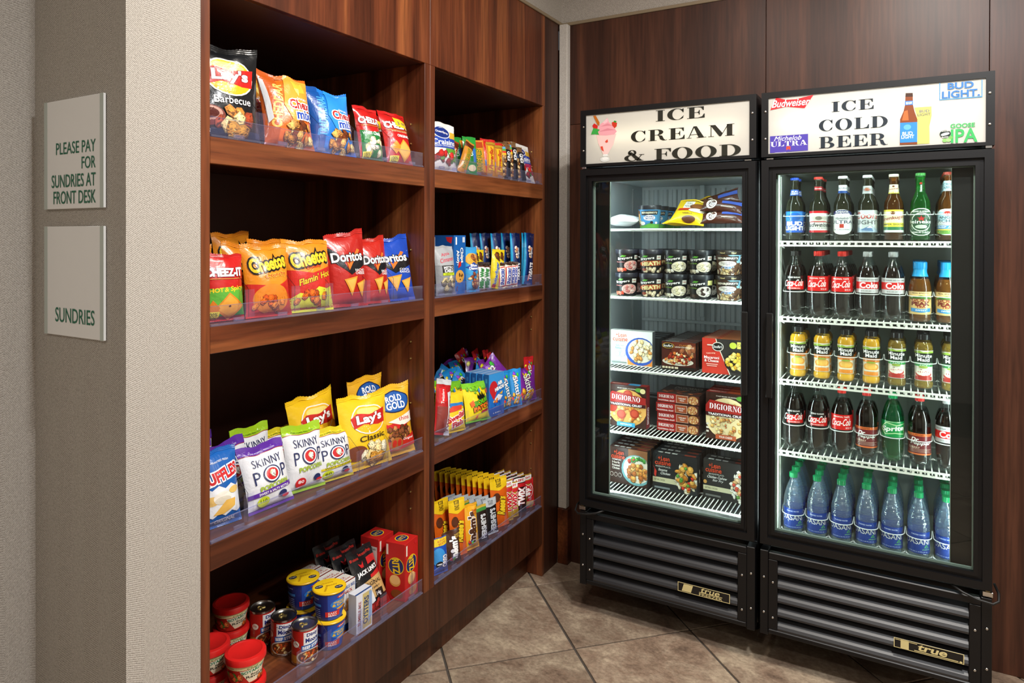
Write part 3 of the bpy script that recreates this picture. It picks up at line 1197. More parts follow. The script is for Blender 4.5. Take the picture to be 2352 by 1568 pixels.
    door = ob('door', MB().prism([(-hw, dz0), (hw, dz0), (hw - .047, dz0 + .047), (-hw + .047, dz0 + .047)], 1, .004, .045)
              .prism([(-hw, dz1), (-hw + .047, dz1 - .047), (hw - .047, dz1 - .047), (hw, dz1)], 1, .004, .045)
              .prism([(-hw, dz0), (-hw + .047, dz0 + .047), (-hw + .047, dz1 - .047), (-hw, dz1)], 1, .004, .045)
              .prism([(hw, dz0), (hw, dz1), (hw - .047, dz1 - .047), (hw - .047, dz0 + .047)], 1, .004, .045).mesh('door', 'black_metal'), t)
    for me in frame_parts(-hw + .001, dz0 + .001, hw - .001, dz1 - .001, .026, -.008, .004, 'black_metal', 'outer_moulding'):
        ob('outer_moulding', me, door)
    for me in frame_parts(-hw + .039, dz0 + .039, hw - .039, dz1 - .039, .012, -.002, .006, 'black_metal', 'inner_bead'):
        ob('inner_bead', me, door)
    ob('glass_pane', MB().box(-hw + .046, .02, dz0 + .046, hw - .046, .024, dz1 - .046).mesh('glass', 'door_glass'), door)
    for me in frame_parts(-hw + .046, dz0 + .046, hw - .046, dz1 - .046, .008, .026, .034, 'spacer_grey', 'glass_spacer'):
        ob('glass_spacer', me, door)
    hx = -mir * (hw - .035) * -1
    ob('handle', MB().box(hx - .012, -.036, 1.012, hx + .012, -.022, 1.322, ch=.003).box(hx - .01, -.0225, 1.03, hx + .01, -.006, 1.06).box(hx - .01, -.0225, 1.27, hx + .01, -.006, 1.3).mesh('handle', 'black_plastic'), door)
    # hinge and cord at the hinge side
    sx_ = -mir
    o = bx('hinge', sx_ * hw + (-.002 if sx_ < 0 else -.026), -.004, .446, sx_ * hw + (.026 if sx_ < 0 else .002), .02, .462, 'steel', .001)
    bx('hinge_pin', sx_ * (hw - .012) - .006, -.002, .4625, sx_ * (hw - .012) + .006, .01, .4645, 'brass')
    bx('hinge', sx_ * (hw - .016) - .009, -.004, 1.8835, sx_ * (hw - .016) + .009, .016, 1.8925, 'steel', .001)
    bx('hinge', -sx_ * (hw - .03) - .012, -.002, 1.8835, -sx_ * (hw - .03) + .012, .01, 1.8885, 'steel', .0005)
    cx = sx_ * hw
    ob('cord', MB().tube([(cx - sx_ * .11, .0, .46), (cx - sx_ * .08, -.012, .448), (cx - sx_ * .04, -.02, .438), (cx, -.022, .434), (cx + sx_ * .016, -.012, .442), (cx + sx_ * .018, .01, .458), (cx + sx_ * .01, .05, .47)], .0042, 8).mesh('cord', 'rubber', True), t)
    # grille
    gz0, gz1 = .137, .438
    bx('compressor_bay', -hw + .004, .06, FZ0, hw - .004, .068, .44, 'black_matte')
    bx('lower_cheek', -hw, .0, FZ0, -hw + .03, .05, .44, 'black_metal', .002)
    bx('lower_cheek', hw - .03, .0, FZ0, hw, .05, .44, 'black_metal', .002)
    gr = ob('grille', MB().box(-hw + .03, -.004, gz1 - .026, hw - .03, .02, gz1, ch=.003).mesh('grille', 'black_metal'), t)
    ob('grille_rail', MB().box(-hw + .03, -.004, gz0, hw - .03, .02, gz0 + .018, ch=.003).mesh('rail', 'black_metal'), gr)
    for s in (-1, 1):
        ob('grille_post', MB().box(s * (hw - .046) - .016, -.003, gz0 + .018, s * (hw - .046) + .016, .02, gz1 - .026, ch=.002).mesh('post', 'black_metal'), gr)
        for z in (.2, .33):
            o = ob('screw', SCREW, gr)
            o.location = (s * (hw - .046), -.0035, z)
            o.rotation_euler = (PI / 2, 0, 0)
            o = ob('screw', SCREW, gr)
            o.location = (s * (hw - .014), -.0005, z + .012)
            o.rotation_euler = (PI / 2, 0, 0)
    slat = MB().prism([(.03, .014), (.026, .018), (.0, -.004), (-.005, -.013), (-.004, -.02), (.002, -.02), (.004, -.012)], 0, -hw + .0625, hw - .0625).mesh('slat', 'black_slat')
    for k in range(5):
        o = ob('slat', slat, gr)
        o.location = (0, .002, .382 - k * .0515)
    # badge
    bw = .2
    bd = ob('badge', MB().box(-bw / 2, -.003, 0, bw / 2, 0, .033 if i else .036, ch=.0006).mesh('badge', 'black_plastic'), t)
    bd.location = ((.81 if i == 0 else 1.552) - xc, -.006, .212)
    H = .033 if i else .036
    G = '#efe3a8'
    pr = [R(G, 0, .0, 1, .06), R(G, 0, .94, 1, 1), R(G, 0, 0, .012, 1), R(G, .988, 0, 1, 1)]
    if i == 0:
        pr += [P(G, (.08, .12), (.26, .12), (.3, .9), (.12, .9)), T('#201a08', 'TRUE', .19, .4, .14, .22), T(G, 'true', .63, .68, .36, .5, sh=.3), R(G, .42, .4, .86, .46), T(G, 'FREEZER', .64, .22, .44, .26)]
    else:
        pr += [R(G, .1, .05, .22, .92), T('#201a08', 'NA', .16, .72, .09, .3), T('#201a08', 'EST', .16, .35, .09, .2), R(G, .02, .82, .34, .88), T(G, 'true', .56, .58, .42, .62, sh=.3, b=.03), R(G, .3, .14, .92, .22), E(G, .955, .17, .02, .1)]
    ob('lettering', art(pr, bw, H, lambda x, y, e: (x - bw / 2, -.0032 - e, y), 'gold_print'), bd)
    bx('under_shade_sheet', -hw + .02, .3, .012, hw - .02, .31, FZ0, 'black_matte')  # added black sheet that stands in for the shade under the cabinet
    # feet
    for sx2 in (-1, 1):
        for y in (.27, .68):
            o = ob('foot', MB().lathe([(.02, 0), (.022, .012), (.012, .02), (.012, FZ0)], 14).mesh('foot', 'black_metal', 40), t)
            o.location = (sx2 * (hw - .05), y, 0)
    return t, sp


fz, fz_panel = fridge(0, 'tall black glass-door freezer headed ICE CREAM & FOOD')
fb, fb_panel = fridge(1, 'tall black glass-door drinks fridge headed ICE COLD BEER')


# sign lettering, traced in metres on the sign panels
def sign_art(panel, prims):
    ob('lettering', art(prims, 1, 1, lambda x, y, e: (x, -e, y), 'ink', e0=.0002, de=.00006, clip=False), panel)


def pxs(i, ox, oy, s):
    xc = (FX[i][0] + FX[i][1]) / 2

    def f(x, y):
        p = on(ox + x / s, oy + y / s, 1, FY)
        return (p.x - xc, p.z)
    return f


def tb(f, x0, x1, yt, yb):
    xm = (x0 + x1) / 2
    a, b = f(x0, (yt + yb) / 2)[0], f(x1, (yt + yb) / 2)[0]
    zt, zb = f(xm, yt)[1], f(xm, yb)[1]
    return ((a + b) / 2, (zt + zb) / 2, b - a, zt - zb)


f = pxs(0, 1320, 200, 5.345)
K = '#23231b'
pr = [TS(K, 'ICE', *tb(f, 990, 1590, 250, 392)), TS(K, 'CREAM', *tb(f, 685, 1955, 484, 630)), TS(K, '&', *tb(f, 605, 850, 765, 902)), TS(K, 'FOOD', *tb(f, 975, 2036, 713, 862))]
pr += [P('#f0c9c4', *[f(*p) for p in ((262, 590), (505, 565), (470, 700), (400, 820), (345, 822), (285, 690))]),
       P('#e5e8e4', *[f(*p) for p in ((345, 820), (400, 818), (408, 842), (340, 845))]),
       E('#d3d6d2', *f(368, 880), .021, .0115), E('#e9ebe7', *f(372, 872), .014, .006),
       P('#e9a3ad', *[f(*p) for p in ((285, 585), (278, 520), (310, 450), (350, 420), (395, 372), (415, 425), (455, 455), (485, 500), (512, 540), (480, 575), (380, 590))]),
       P('#d98794', *[f(*p) for p in ((310, 480), (400, 440), (460, 470), (400, 470))]), P('#d98794', *[f(*p) for p in ((285, 545), (400, 500), (500, 520), (400, 530))]),
       P('#f3bfc6', *[f(*p) for p in ((340, 430), (395, 378), (400, 420), (360, 445))]),
       P('#b8651a', *[f(*p) for p in ((222, 350), (252, 345), (300, 430), (296, 470), (272, 455))]),
       P('#c9251f', *[f(*p) for p in ((212, 470), (235, 440), (280, 470), (275, 510), (230, 515))]),
       P('#c8351f', *[f(*p) for p in ((450, 430), (480, 415), (515, 435), (510, 475), (485, 500), (455, 465))]),
       P('#2d8a2e', *[f(*p) for p in ((470, 425), (482, 405), (510, 415), (500, 432))]),
       P('#3aa345', *[f(*p) for p in ((196, 578), (225, 500), (260, 505), (306, 520), (280, 545), (295, 580), (240, 575))]),
       P('#d84a35', *[f(*p) for p in ((370, 660), (400, 635), (405, 670), (380, 680))]), P('#d84a35', *[f(*p) for p in ((312, 725), (340, 720), (355, 785), (325, 765))])]
sign_art(fz_panel, pr)

f = pxs(1, 1740, 140, 3.843)
K = '#1c2630'
pr = [TS(K, 'ICE', *tb(f, 650, 1020, 332, 426)), TS(K, 'COLD', *tb(f, 537, 1145, 487, 592)), TS(K, 'BEER', *tb(f, 540, 1145, 640, 745)),
      P('#d3222a', *[f(*p) for p in ((107, 425), (160, 313), (245, 333), (330, 328), (488, 287), (410, 406), (250, 393))]),
      T('#ffffff', 'Budweiser', *tb(f, 130, 455, 325, 390), sh=.25),
      P('#4a3d9e', *[f(*p) for p in ((107, 656), (442, 632), (442, 778), (107, 803))]),
      T('#ffffff', 'Michelob', *tb(f, 150, 385, 650, 690), sh=.4, b=0), TS('#ffffff', 'ULTRA', *tb(f, 112, 436, 694, 740)),
      P('#e0452e', *[f(*p) for p in ((251, 745), (287, 742), (287, 776), (269, 766), (251, 778))]),
      T('#e9e6f2', 'SUPERIOR LIGHT BEER', *tb(f, 150, 250, 796, 802)),
      # beer glass, then bottle
      P('#e8d968', *[f(*p) for p in ((1378, 390), (1530, 378), (1532, 470), (1512, 560), (1514, 712), (1400, 718), (1400, 470))]),
      P('#f5f4ee', *[f(*p) for p in ((1372, 345), (1450, 325), (1528, 338), (1530, 385), (1378, 396))]),
      T('#3b3f7a', 'BUD', *tb(f, 1425, 1510, 415, 440)), T('#2c3058', 'LIGHT', *tb(f, 1408, 1522, 446, 470)),
      P('#7a3a14', *[f(*p) for p in ((1302, 270), (1364, 268), (1366, 370), (1380, 430), (1406, 500), (1406, 720), (1252, 726), (1254, 500), (1284, 430), (1298, 370))]),
      P('#3a1c0c', *[f(*p) for p in ((1302, 270), (1364, 268), (1366, 300), (1300, 303))]),
      P('#b4602c', *[f(*p) for p in ((1290, 430), (1320, 420), (1330, 510), (1270, 512))]),
      P('#2b6fd0', *[f(*p) for p in ((1297, 340), (1366, 336), (1366, 372), (1296, 377))]), T('#ffffff', 'BUD LIGHT', *tb(f, 1305, 1360, 345, 368)),
      P('#2f7fd2', *[f(*p) for p in ((1254, 532), (1406, 524), (1406, 700), (1254, 708))]), E('#5aa4e6', *f(1318, 570), .011, .009),
      T('#ffffff', 'BUD', *tb(f, 1275, 1365, 610, 642)), T('#ffffff', 'LIGHT', *tb(f, 1265, 1378, 640, 670)),
      P('#3a86b8', *[f(*p) for p in ((1599, 178), (1606, 178), (1606, 324), (1972, 293), (1972, 148), (1979, 148), (1979, 301), (1599, 332))]),
      T('#2f6cab', 'BUD', *tb(f, 1672, 1903, 170, 228), b=.03), T('#2f6cab', 'LIGHT.', *tb(f, 1622, 1957, 240, 305), b=.03),
      T('#38a558', 'GOOSE', *tb(f, 1697, 1915, 533, 572), b=.03), T('#38a558', 'IPA', *tb(f, 1702, 1938, 580, 702), b=.02),
      E('#15231d', *f(1652, 628), .0155, .0125), E('#dfe5df', *f(1652, 630), .0125, .0045, 12), T('#dfe5df', 'GOOSE', *tb(f, 1620, 1684, 596, 608)), T('#dfe5df', 'ISLAND', *tb(f, 1622, 1680, 650, 662)),
      E('#7dbb63', *f(1650, 685), .0075, .006), E('#92c978', *f(1682, 682), .007, .006), E('#69a853', *f(1700, 660), .006, .005)]
sign_art(fb_panel, pr)


# ------------------------------------------------------------------ wire shelves inside
def wire_shelf(i, z, label, y0=2.76, y1=3.29, deep=.0):
    X0, X1 = FX[i][0] + .054, FX[i][1] - .054
    xc, w = (X0 + X1) / 2, (X1 - X0) / 2
    t = thing('wire_shelf', label, 'wire shelf', (xc, y0, z), group=['wire shelves in the freezer', 'wire shelves in the drinks fridge'][i])
    d = y1 - y0
    if i == 0:
        ob('front_rail', MB().tube([(-w, 0, -.006), (w, 0, -.006)], .0056, 8).mesh('rail', 'white_wire', True), t)
    else:
        rail = MB().box(-w, -.004, -.006, w, .002, -.0003).box(-w, -.004, -.021, w, .002, -.0145)
        for q in range(27):
            xq = -w + .008 + q * (2 * w - .016) / 26
            rail.box(xq - .004, -.0036, -.0145, xq + .004, .001, -.006)
        ob('front_rail', rail.mesh('rail', 'white_wire'), t)
    ob('rear_rail', MB().tube([(-w, d, -.006), (w, d, -.006)], .0035, 6).mesh('rail', 'white_wire', True), t)
    for y in (d * .33, d * .66):
        ob('cross_rail', MB().tube([(-w, y, -.007), (w, y, -.007)], .003, 6).mesh('rail', 'white_wire', True), t)
    mb = MB()
    n = 34 if i == 0 else 28
    for k in range(n + 1):
        x = -w + .004 + k * (2 * w - .008) / n
        mb.tube([(x, -.003, -.012), (x, -.002, -.0023), (x, d, -.0023)], .0022, 5)
    o = ob('wire_rods', mb.mesh('rods', 'white_wire', True), t)
    o['kind'] = 'stuff'
    for s in (-1, 1):
        ob('shelf_clip', MB().tube([(s * (w - .004), .02, -.012), (s * (w - .004), .02, -.024), (s * (w - .014), .02, -.028)], .0018, 5).mesh('clip', 'steel'), t)
    return t


ORD = ['first', 'second', 'third', 'fourth', 'fifth', 'sixth', 'seventh', 'eighth', 'ninth', 'tenth', 'eleventh', 'twelfth']
FRZ = [1.634, 1.348, 1.043, .777, .522]
BRZ = [1.585, 1.301, 1.066, .798]
for k, z in enumerate(FRZ):
    wire_shelf(0, z, 'white wire shelf, %s from the top, inside the freezer' % ORD[k])
for k, z in enumerate(BRZ):
    wire_shelf(1, z, 'white wire shelf, %s from the top, inside the drinks fridge' % ORD[k])


# ================================================================== pack builders
# every pack faces local -y, its width runs along local x and its base is at z = 0
def box_pack(W, D, H, base, front=(), left=(), top=(), right=(), mat='carton', ch=.0012, side=None, topc=None):
    mb = MB().box(-W / 2, -D / 2, 0, W / 2, D / 2, H, base, ch=ch)
    kit = [('carton', mb.mesh('carton', mat))]
    pr = list(front)
    if pr:
        kit.append(('front_print', art(pr, W, H, lambda x, y, e: (x - W / 2, -D / 2 - e, y), 'ink')))
    l = ([R(side, 0, 0, 1, 1)] if side else []) + list(left)
    if l:
        kit.append(('side_print', art(l, D, H, lambda x, y, e: (-W / 2 - e, D / 2 - x, y), 'ink')))
    r = ([R(side, 0, 0, 1, 1)] if side else []) + list(right)
    if r:
        kit.append(('side_print', art(r, D, H, lambda x, y, e: (W / 2 + e, -D / 2 + x, y), 'ink')))
    tp = ([R(topc, 0, 0, 1, 1)] if topc else []) + list(top)
    if tp:
        kit.append(('top_print', art(tp, W, D, lambda x, y, e: (x - W / 2, -D / 2 + y, H + e), 'ink')))
    return kit


def bag_surface(W, H, t, seed, sb=.045, st=.06, pinch=.07, crk=1.0, skew=.85, tilt=0.0, wave=0.0, fold=0.0, slim=2.4):
    rn = random.Random(seed)
    p1, p2, p3, p4 = [rn.uniform(0, 6.28) for _ in range(4)]
    k1, k2 = rn.uniform(5, 7.5), rn.uniform(4, 6)
    f1 = rn.uniform(-.8, .8)

    def Sf(x, y, side=1):
        s = max(-1.0, min(1.0, 2 * x / W))
        r = max(0.0, min(1.0, y / H))
        q = (r - sb) / (1 - sb - st)
        g = math.sin(PI * min(1, max(0, q)) ** skew) ** .6 if 0 < q < 1 else 0.0
        prof = max(0.0, 1 - abs(s) ** slim) ** .75
        d = .5 * t * g * prof
        env = max(0.0, 1 - abs(s) ** 4)
        wt = math.exp(-abs(1 - st - r) / .13) * math.sin(k1 * s + p1 + r * 5)
        wbm = math.exp(-abs(r - sb) / .11) * math.sin(k2 * s + p2 - r * 4)
        w = .012 * W * crk * env * (wt + .8 * wbm)
        w += .022 * W * crk * g * prof * noise.noise(Vector((x / W * 2.6 + p3, y / W * 2.6, seed * 1.7)))
        w += .011 * W * crk * g * env * abs(noise.noise(Vector((x / W * 5 + p4, y / W * 4, seed * .7 + 9))))
        d += w * side
        d = d if q <= 0 or q >= 1 else max(d, .0006) if side > 0 else max(d, -.5 * t * prof)
        xs = x * (1 - pinch * g)
        top = max(0.0, r - .55) / .45
        z = y + top * top * (tilt * s * W * .5 + wave * W * (s * s - .45)) + .014 * W * crk * top * (math.sin(4.4 * s + p2) + .5 * math.sin(9 * s + p4))
        bend = fold * top ** 3 * W * (1 + f1 * s) + .03 * W * crk * top ** 2 * math.sin(3.4 * s + p3)
        zz = z
        return (xs, -side * d + bend, zz)
    return Sf


def bag_pack(W, H, t, base, prims, seed=1, sealc=None, seal_txt=None, nx=20, ny=26, L=None, metal=False, notch=True, **kw):
    sb, st = kw.get('sb', .045), kw.get('st', .06)
    Sf = bag_surface(W, H, t, seed, **kw)
    mb = MB()
    for side, sc in ((1, 1.0), (-1, .8)):
        vs = []
        for j in range(ny + 1):
            y = H * (sb + (1 - sb - st) * j / ny)
            for i in range(nx + 1):
                vs.append(Sf(-W / 2 + W * i / nx, y, side))
        fs = []
        for j in range(ny):
            for i in range(nx):
                a = j * (nx + 1) + i
                fs.append((a, a + 1, a + nx + 2, a + nx + 1) if side > 0 else (a, a + nx + 1, a + nx + 2, a + 1))
        mb.add(vs, fs, base)
    kit = [('pouch', mb.mesh('pouch', 'film', True, fix=False))]
    for nm, r0, r1 in (('top_seal', 1 - st, 1.0), ('bottom_seal', 0.0, sb)):
        sm = MB()
        rows = 6
        vs, fs = [], []
        for side in (1, -1):
            for j in range(rows + 1):
                r = r0 + (r1 - r0) * j / rows
                for i in range(nx * 2 + 1):
                    x = -W / 2 + W * i / (nx * 2)
                    p = Sf(x, H * r, 1)
                    z = p[2]
                    if notch and ((nm == 'top_seal' and j == rows) or (nm == 'bottom_seal' and j == 0)) and i % 2:
                        z += -.0018 if nm == 'top_seal' else .0018
                    vs.append((p[0], p[1] - side * (.0004 + .0007 * (j % 2)), z))
        n = nx * 2 + 1
        for s_ in range(2):
            o = s_ * (rows + 1) * n
            for j in range(rows):
                for i in range(n - 1):
                    a = o + j * n + i
                    fs.append((a, a + 1, a + n + 1, a + n))
        sm.add(vs, fs, sealc or base)
        kit.append((nm, sm.mesh(nm, 'film', fix=False)))
    L = L or max(.006, W / 16)
    kit.append(('print', art(prims, W, H, lambda x, y, e: (lambda p: (p[0], p[1] - e, p[2]))(Sf(x - W / 2, y)), 'film_ink', L=L, e0=.0009 + W * .004, de=.00014)))
    return kit


def cyl_print(prims, circ, z0, z1, rf, mat='label_film', L=.007, seg=None):
    H = z1 - z0
    def mp(x, y, e):
        r = rf(z0 + y) + e
        a = (x - circ / 2) / rf(z0 + H / 2)
        return (r * math.sin(a), -r * math.cos(a), z0 + y)
    return art(prims, circ, H, mp, mat, L=L, e0=.0004, de=.0001)


def band_mesh(prof, mat, col, seg=32, name='label'):
    return MB().lathe([(r, z) for r, z in prof], seg, col, cap=False).mesh(name, mat, True)


def interp(prof):
    def rf(z):
        for (r0, z0), (r1, z1) in zip(prof, prof[1:]):
            if z0 <= z <= z1 or z1 <= z <= z0:
                return r0 + (r1 - r0) * (z - z0) / ((z1 - z0) or 1)
        return prof[-1][0]
    return rf


# ================================================================== drinks
def cap_mesh(r, z0, z1, col, ribs=True):
    mb = MB()
    seg = 36
    prof = [(r, z0), (r, z1 - .0015), (r - .0015, z1)]
    vs = []
    for rr, z in prof:
        for k in range(seg):
            q = rr + (.0004 if k % 2 else -.0002 if ribs else 0)
            vs.append((q * math.cos(2 * PI * k / seg), q * math.sin(2 * PI * k / seg), z))
    fs = [(i * seg + k, i * seg + (k + 1) % seg, (i + 1) * seg + (k + 1) % seg, (i + 1) * seg + k) for i in range(2) for k in range(seg)]
    fs.append(tuple(range(2 * seg, 3 * seg)))
    mb.add(vs, fs, col)
    return mb.mesh('cap', 'plastic_color')


BEER = [(.0, .0), (.0285, .001), (.0305, .004), (.0305, .122), (.029, .136), (.022, .153), (.0155, .17), (.0135, .19), (.0130, .216), (.0145, .2175), (.0145, .226), (.013, .228)]


def beer_bottle(glass, capc, label, neck, label_h=(.028, .108), oval=None, neck_z=(.172, .198), labelc='#f1f1ee', neckc=None):
    rf = interp(BEER)
    kit = [('bottle', MB().lathe(BEER, 28).mesh('bottle', glass, True)), ('cap', cap_mesh(.0155, .226, .2355, capc))]
    z0, z1 = label_h
    C = .115
    if labelc:
        n = 14
        vs, fs = [], []
        A = (C / 2) / .0305
        for j in (0, 1):
            for k in range(n + 1):
                a = -A + 2 * A * k / n
                vs.append((.0308 * math.sin(a), -.0308 * math.cos(a), (z0, z1)[j]))
        kit.append(('label', MB().add(vs, [(k, k + 1, n + 2 + k, n + 1 + k) for k in range(n)], labelc).mesh('label', 'label_film', True), [('label_print', cyl_print(label, C, z0, z1, lambda z: .0309))]))
    else:
        kit.append(('label', cyl_print(label, C, z0, z1, lambda z: .0306)))
    if neck:
        nz0, nz1 = neck_z
        kit.append(('neck_label', MB().lathe([(rf(nz0) + .0004, nz0), (rf((nz0 + nz1) / 2) + .0004, (nz0 + nz1) / 2), (rf(nz1) + .0004, nz1)], 24, neckc, cap=False).mesh('neck', 'label_film', True), [('neck_print', cyl_print(neck, .05, nz0, nz1, lambda z: rf(z) + .0006))]))
    return kit


COKE = [(.0, .004), (.016, .001), (.026, .0), (.0325, .008), (.0345, .02), (.0348, .055), (.0338, .075), (.0352, .09), (.0356, .15), (.0345, .159), (.029, .178), (.0215, .196), (.0150, .209), (.0125, .217), (.0125, .226)]


def soda_bottle(capc, liquid_m, label, band, labelc, fill=.188, prof=COKE, cap_r=.0145, lobes=True, cap_h=.020):
    rf = interp(prof)
    seg = 30
    mb = MB()
    vs = []
    for r, z in prof:
        for k in range(seg):
            a = 2 * PI * k / seg
            rr = r
            if lobes and z < .03:
                rr = r * (1 - .16 * (1 - z / .03) * (.5 + .5 * math.cos(5 * a)))
            vs.append((rr * math.cos(a), rr * math.sin(a), z + (.006 * (1 - z / .03) * (.5 + .5 * math.cos(5 * a)) if lobes and z < .03 else 0)))
    fs = [(i * seg + k, i * seg + (k + 1) % seg, (i + 1) * seg + (k + 1) % seg, (i + 1) * seg + k) for i in range(len(prof) - 1) for k in range(seg)]
    mb.add(vs, fs)
    top = prof[-1][1]
    inner = [(max(0, r - .0012), z + .0012) for r, z in prof if z < fill] + [(rf(fill) - .0012, fill)]
    if lobes:
        inner = [(r * (.9 if z < .03 else 1), z + (.004 if z < .02 else 0)) for r, z in inner]
    kit = [('bottle', mb.mesh('bottle', 'pet', True)), ('liquid', MB().lathe(inner, 26).mesh('liquid', liquid_m, 50)), ('cap', cap_mesh(cap_r, top - .002, top + cap_h - .004, capc))]
    z0, z1 = band
    zs = [z0 + (z1 - z0) * k / 4 for k in range(5)]
    kit.append(('label', MB().lathe([(rf(z) + .0004, z) for z in zs], 32, labelc, cap=False).mesh('label', 'label_film', True), [('label_print', cyl_print(label, 2 * PI * rf((z0 + z1) / 2) * .52, z0, z1, lambda z: rf(z) + .0006))]))
    return kit


W = '#ffffff'
cokeR = '#d3201f'
D_ = {}
D_['bud_light'] = beer_bottle('beer_dark', '#1b46b5', [R('#1653b8', 0, 0, 1, 1), R('#2f86d8', 0, .55, 1, .98), E('#1c5fb6', .5, .74, .22, .2), T(W, 'BUD', .5, .42, .55, .2, b=.05), T(W, 'LIGHT', .5, .2, .72, .2, b=.05)], [R('#2a5fd0', 0, 0, 1, 1), T(W, 'BUD', .5, .66, .5, .3, b=.04), T(W, 'LIGHT', .5, .3, .6, .3, b=.04)], neck_z=(.168, .19), labelc='#1653b8', neckc='#2a5fd0')
D_['budweiser'] = beer_bottle('beer_dark', '#c2342a', [R('#c9202a', 0, 0, 1, .1), R('#c9202a', 0, .9, 1, 1), R('#c9202a', .0, 0, .03, 1), E('#d8d4cc', .5, .66, .24, .2), E('#8a8279', .5, .66, .1, .09), T('#2a2a2e', 'Budweiser', .5, .36, .86, .2, sh=.3), P('#c9202a', (.08, .46), (.3, .52), (.7, .52), (.92, .46), (.7, .48), (.3, .48)), T('#55555a', 'KING OF BEERS', .5, .2, .6, .05, b=0)], [P('#c9333a', (.1, .15), (.9, .15), (.8, .5), (.9, .85), (.1, .85), (.2, .5)), T(W, 'Budweiser', .5, .5, .6, .3, sh=.2)], neck_z=(.184, .2), neckc='#8a1c1c')
D_['light_lager'] = beer_bottle('beer_dark', '#e8e8ea', [E('#eef0f2', .5, .5, .46, .5), E('#23356b', .5, .78, .38, .2), E('#eef0f2', .5, .6, .42, .24), T(W, 'SUPERIOR', .5, .9, .4, .06), T(W, 'LIGHT BEER', .5, .82, .5, .05), T('#5d6478', 'Michelob', .5, .64, .4, .1, sh=.4, b=0), T('#39445f', 'ULTRA', .5, .5, .72, .13), R('#c0392b', .44, .27, .56, .42), T('#777f90', '95 CALORIES', .5, .2, .5, .04)], [R('#eef0f2', 0, .3, 1, 1), R('#2d5aa8', 0, 0, 1, .3), T('#39445f', 'ULTRA', .5, .6, .7, .22)], label_h=(.02, .112), labelc=None, neck_z=(.172, .202), neckc='#dfe4ea')
D_['coors'] = beer_bottle('beer_dark', '#dfe2e4', [R('#c5cdd2', 0, 0, 1, 1), T('#c23a37', 'Coors', .5, .76, .78, .3, sh=.15, o='#f5f5f5'), T('#4a4f55', 'LIGHT', .5, .45, .66, .18), P('#9fb2c9', (0, .05), (.2, .25), (.38, .15), (.6, .32), (.85, .12), (1, .08), (1, .0), (0, 0)), P('#5d7fae', (.3, .1), (.6, .3), (.7, .05)), P('#eef3f7', (.5, .2), (.6, .31), (.68, .2))], [R('#d5d8da', 0, 0, 1, 1), E('#a9afb3', .5, .55, .3, .3), E('#c77d5e', .5, .55, .2, .2), T('#c23a37', 'Coors', .5, .5, .5, .15)], neck_z=(.168, .196), neckc='#cfd3d5')
D_['shandy'] = beer_bottle('beer_amber', '#e5dfc2', [R('#f2e64e', 0, 0, 1, 1), R('#f5f2cf', .05, .35, .95, .92), E('#7a4a2a', .5, .86, .06, .08), T('#b2302c', "Leinenkugel's", .48, .62, .9, .2, rot=8, sh=.2), R('#f2e64e', 0, .28, 1, .42), T('#3a3a2a', 'SUMMER SHANDY', .5, .35, .85, .08), R('#2e7a52', 0, .1, 1, .24), R('#e8eef0', 0, .0, 1, .1)], [R('#f6f1cf', 0, .2, 1, 1), R('#f2e64e', 0, 0, 1, .2), E('#7a4a2a', .5, .8, .08, .1), T('#b2302c', 'Leinenkugel', .5, .5, .75, .2, rot=8)], neck_z=(.166, .198), neckc='#f6f1cf')
D_['green_lager'] = beer_bottle('green_glass', '#3d8a3f', [E('#e6efe4', .5, .5, .48, .5), E('#174a2a', .5, .5, .44, .47), E('#e6efe4', .5, .5, .30, .34), E('#174a2a', .5, .5, .27, .31), R('#174a2a', .02, .42, .98, .6), T(W, 'Heineken', .5, .51, .9, .13), P('#c72a2a', (.5, .74), (.53, .66), (.61, .66), (.55, .61), (.57, .53), (.5, .58), (.43, .53), (.45, .61), (.39, .66), (.47, .66)), T(W, 'BREWED IN HOLLAND', .5, .88, .5, .06), T(W, 'PREMIUM QUALITY', .5, .12, .5, .06), E('#c5d2c4', .5, .33, .16, .07)], [T(W, 'Heineken', .5, .4, .62, .2, rot=90), P('#c72a2a', (.5, .98), (.56, .9), (.66, .9), (.58, .85), (.6, .77), (.5, .81), (.4, .77), (.42, .85), (.34, .9), (.44, .9))], label_h=(.016, .112), labelc=None, neck_z=(.165, .205), neckc=None)
D_['green_lager'] = [p for p in D_['green_lager'] if p[0] != 'neck_label'] + [('neck_label', cyl_print([T(W, 'Heineken', .5, .42, .6, .14, rot=90), P('#c72a2a', (.5, .98), (.54, .9), (.62, .9), (.56, .85), (.58, .77), (.5, .81), (.42, .77), (.44, .85), (.38, .9), (.46, .9))], .05, .165, .205, lambda z: interp(BEER)(z) + .0004))]
D_['cider'] = beer_bottle('beer_amber', '#8f2f24', [E('#e9f2f4', .5, .52, .48, .5), E('#a9d4e6', .5, .72, .4, .2), E('#c8352b', .5, .84, .1, .08), T('#3a4a52', 'ANGRY', .5, .68, .5, .1), T('#2a3a42', 'ORCHARD', .5, .55, .82, .12), T('#56636a', 'HARD CIDER', .5, .43, .5, .05), R('#3f87c2', .1, .26, .9, .38), T(W, 'CRISP APPLE', .5, .32, .7, .06), P('#c9b24a', (.05, .25), (.95, .25), (.8, .08), (.2, .08)), P('#5d8f3d', (.1, .2), (.9, .2), (.7, .06), (.3, .06))], [R('#b9dbe6', 0, 0, 1, 1), T('#3d5a66', 'CRISP', .5, .66, .6, .26), T('#3d5a66', 'APPLE', .5, .32, .6, .26)], label_h=(.016, .108), labelc=None, neck_z=(.17, .205), neckc='#b9dbe6')

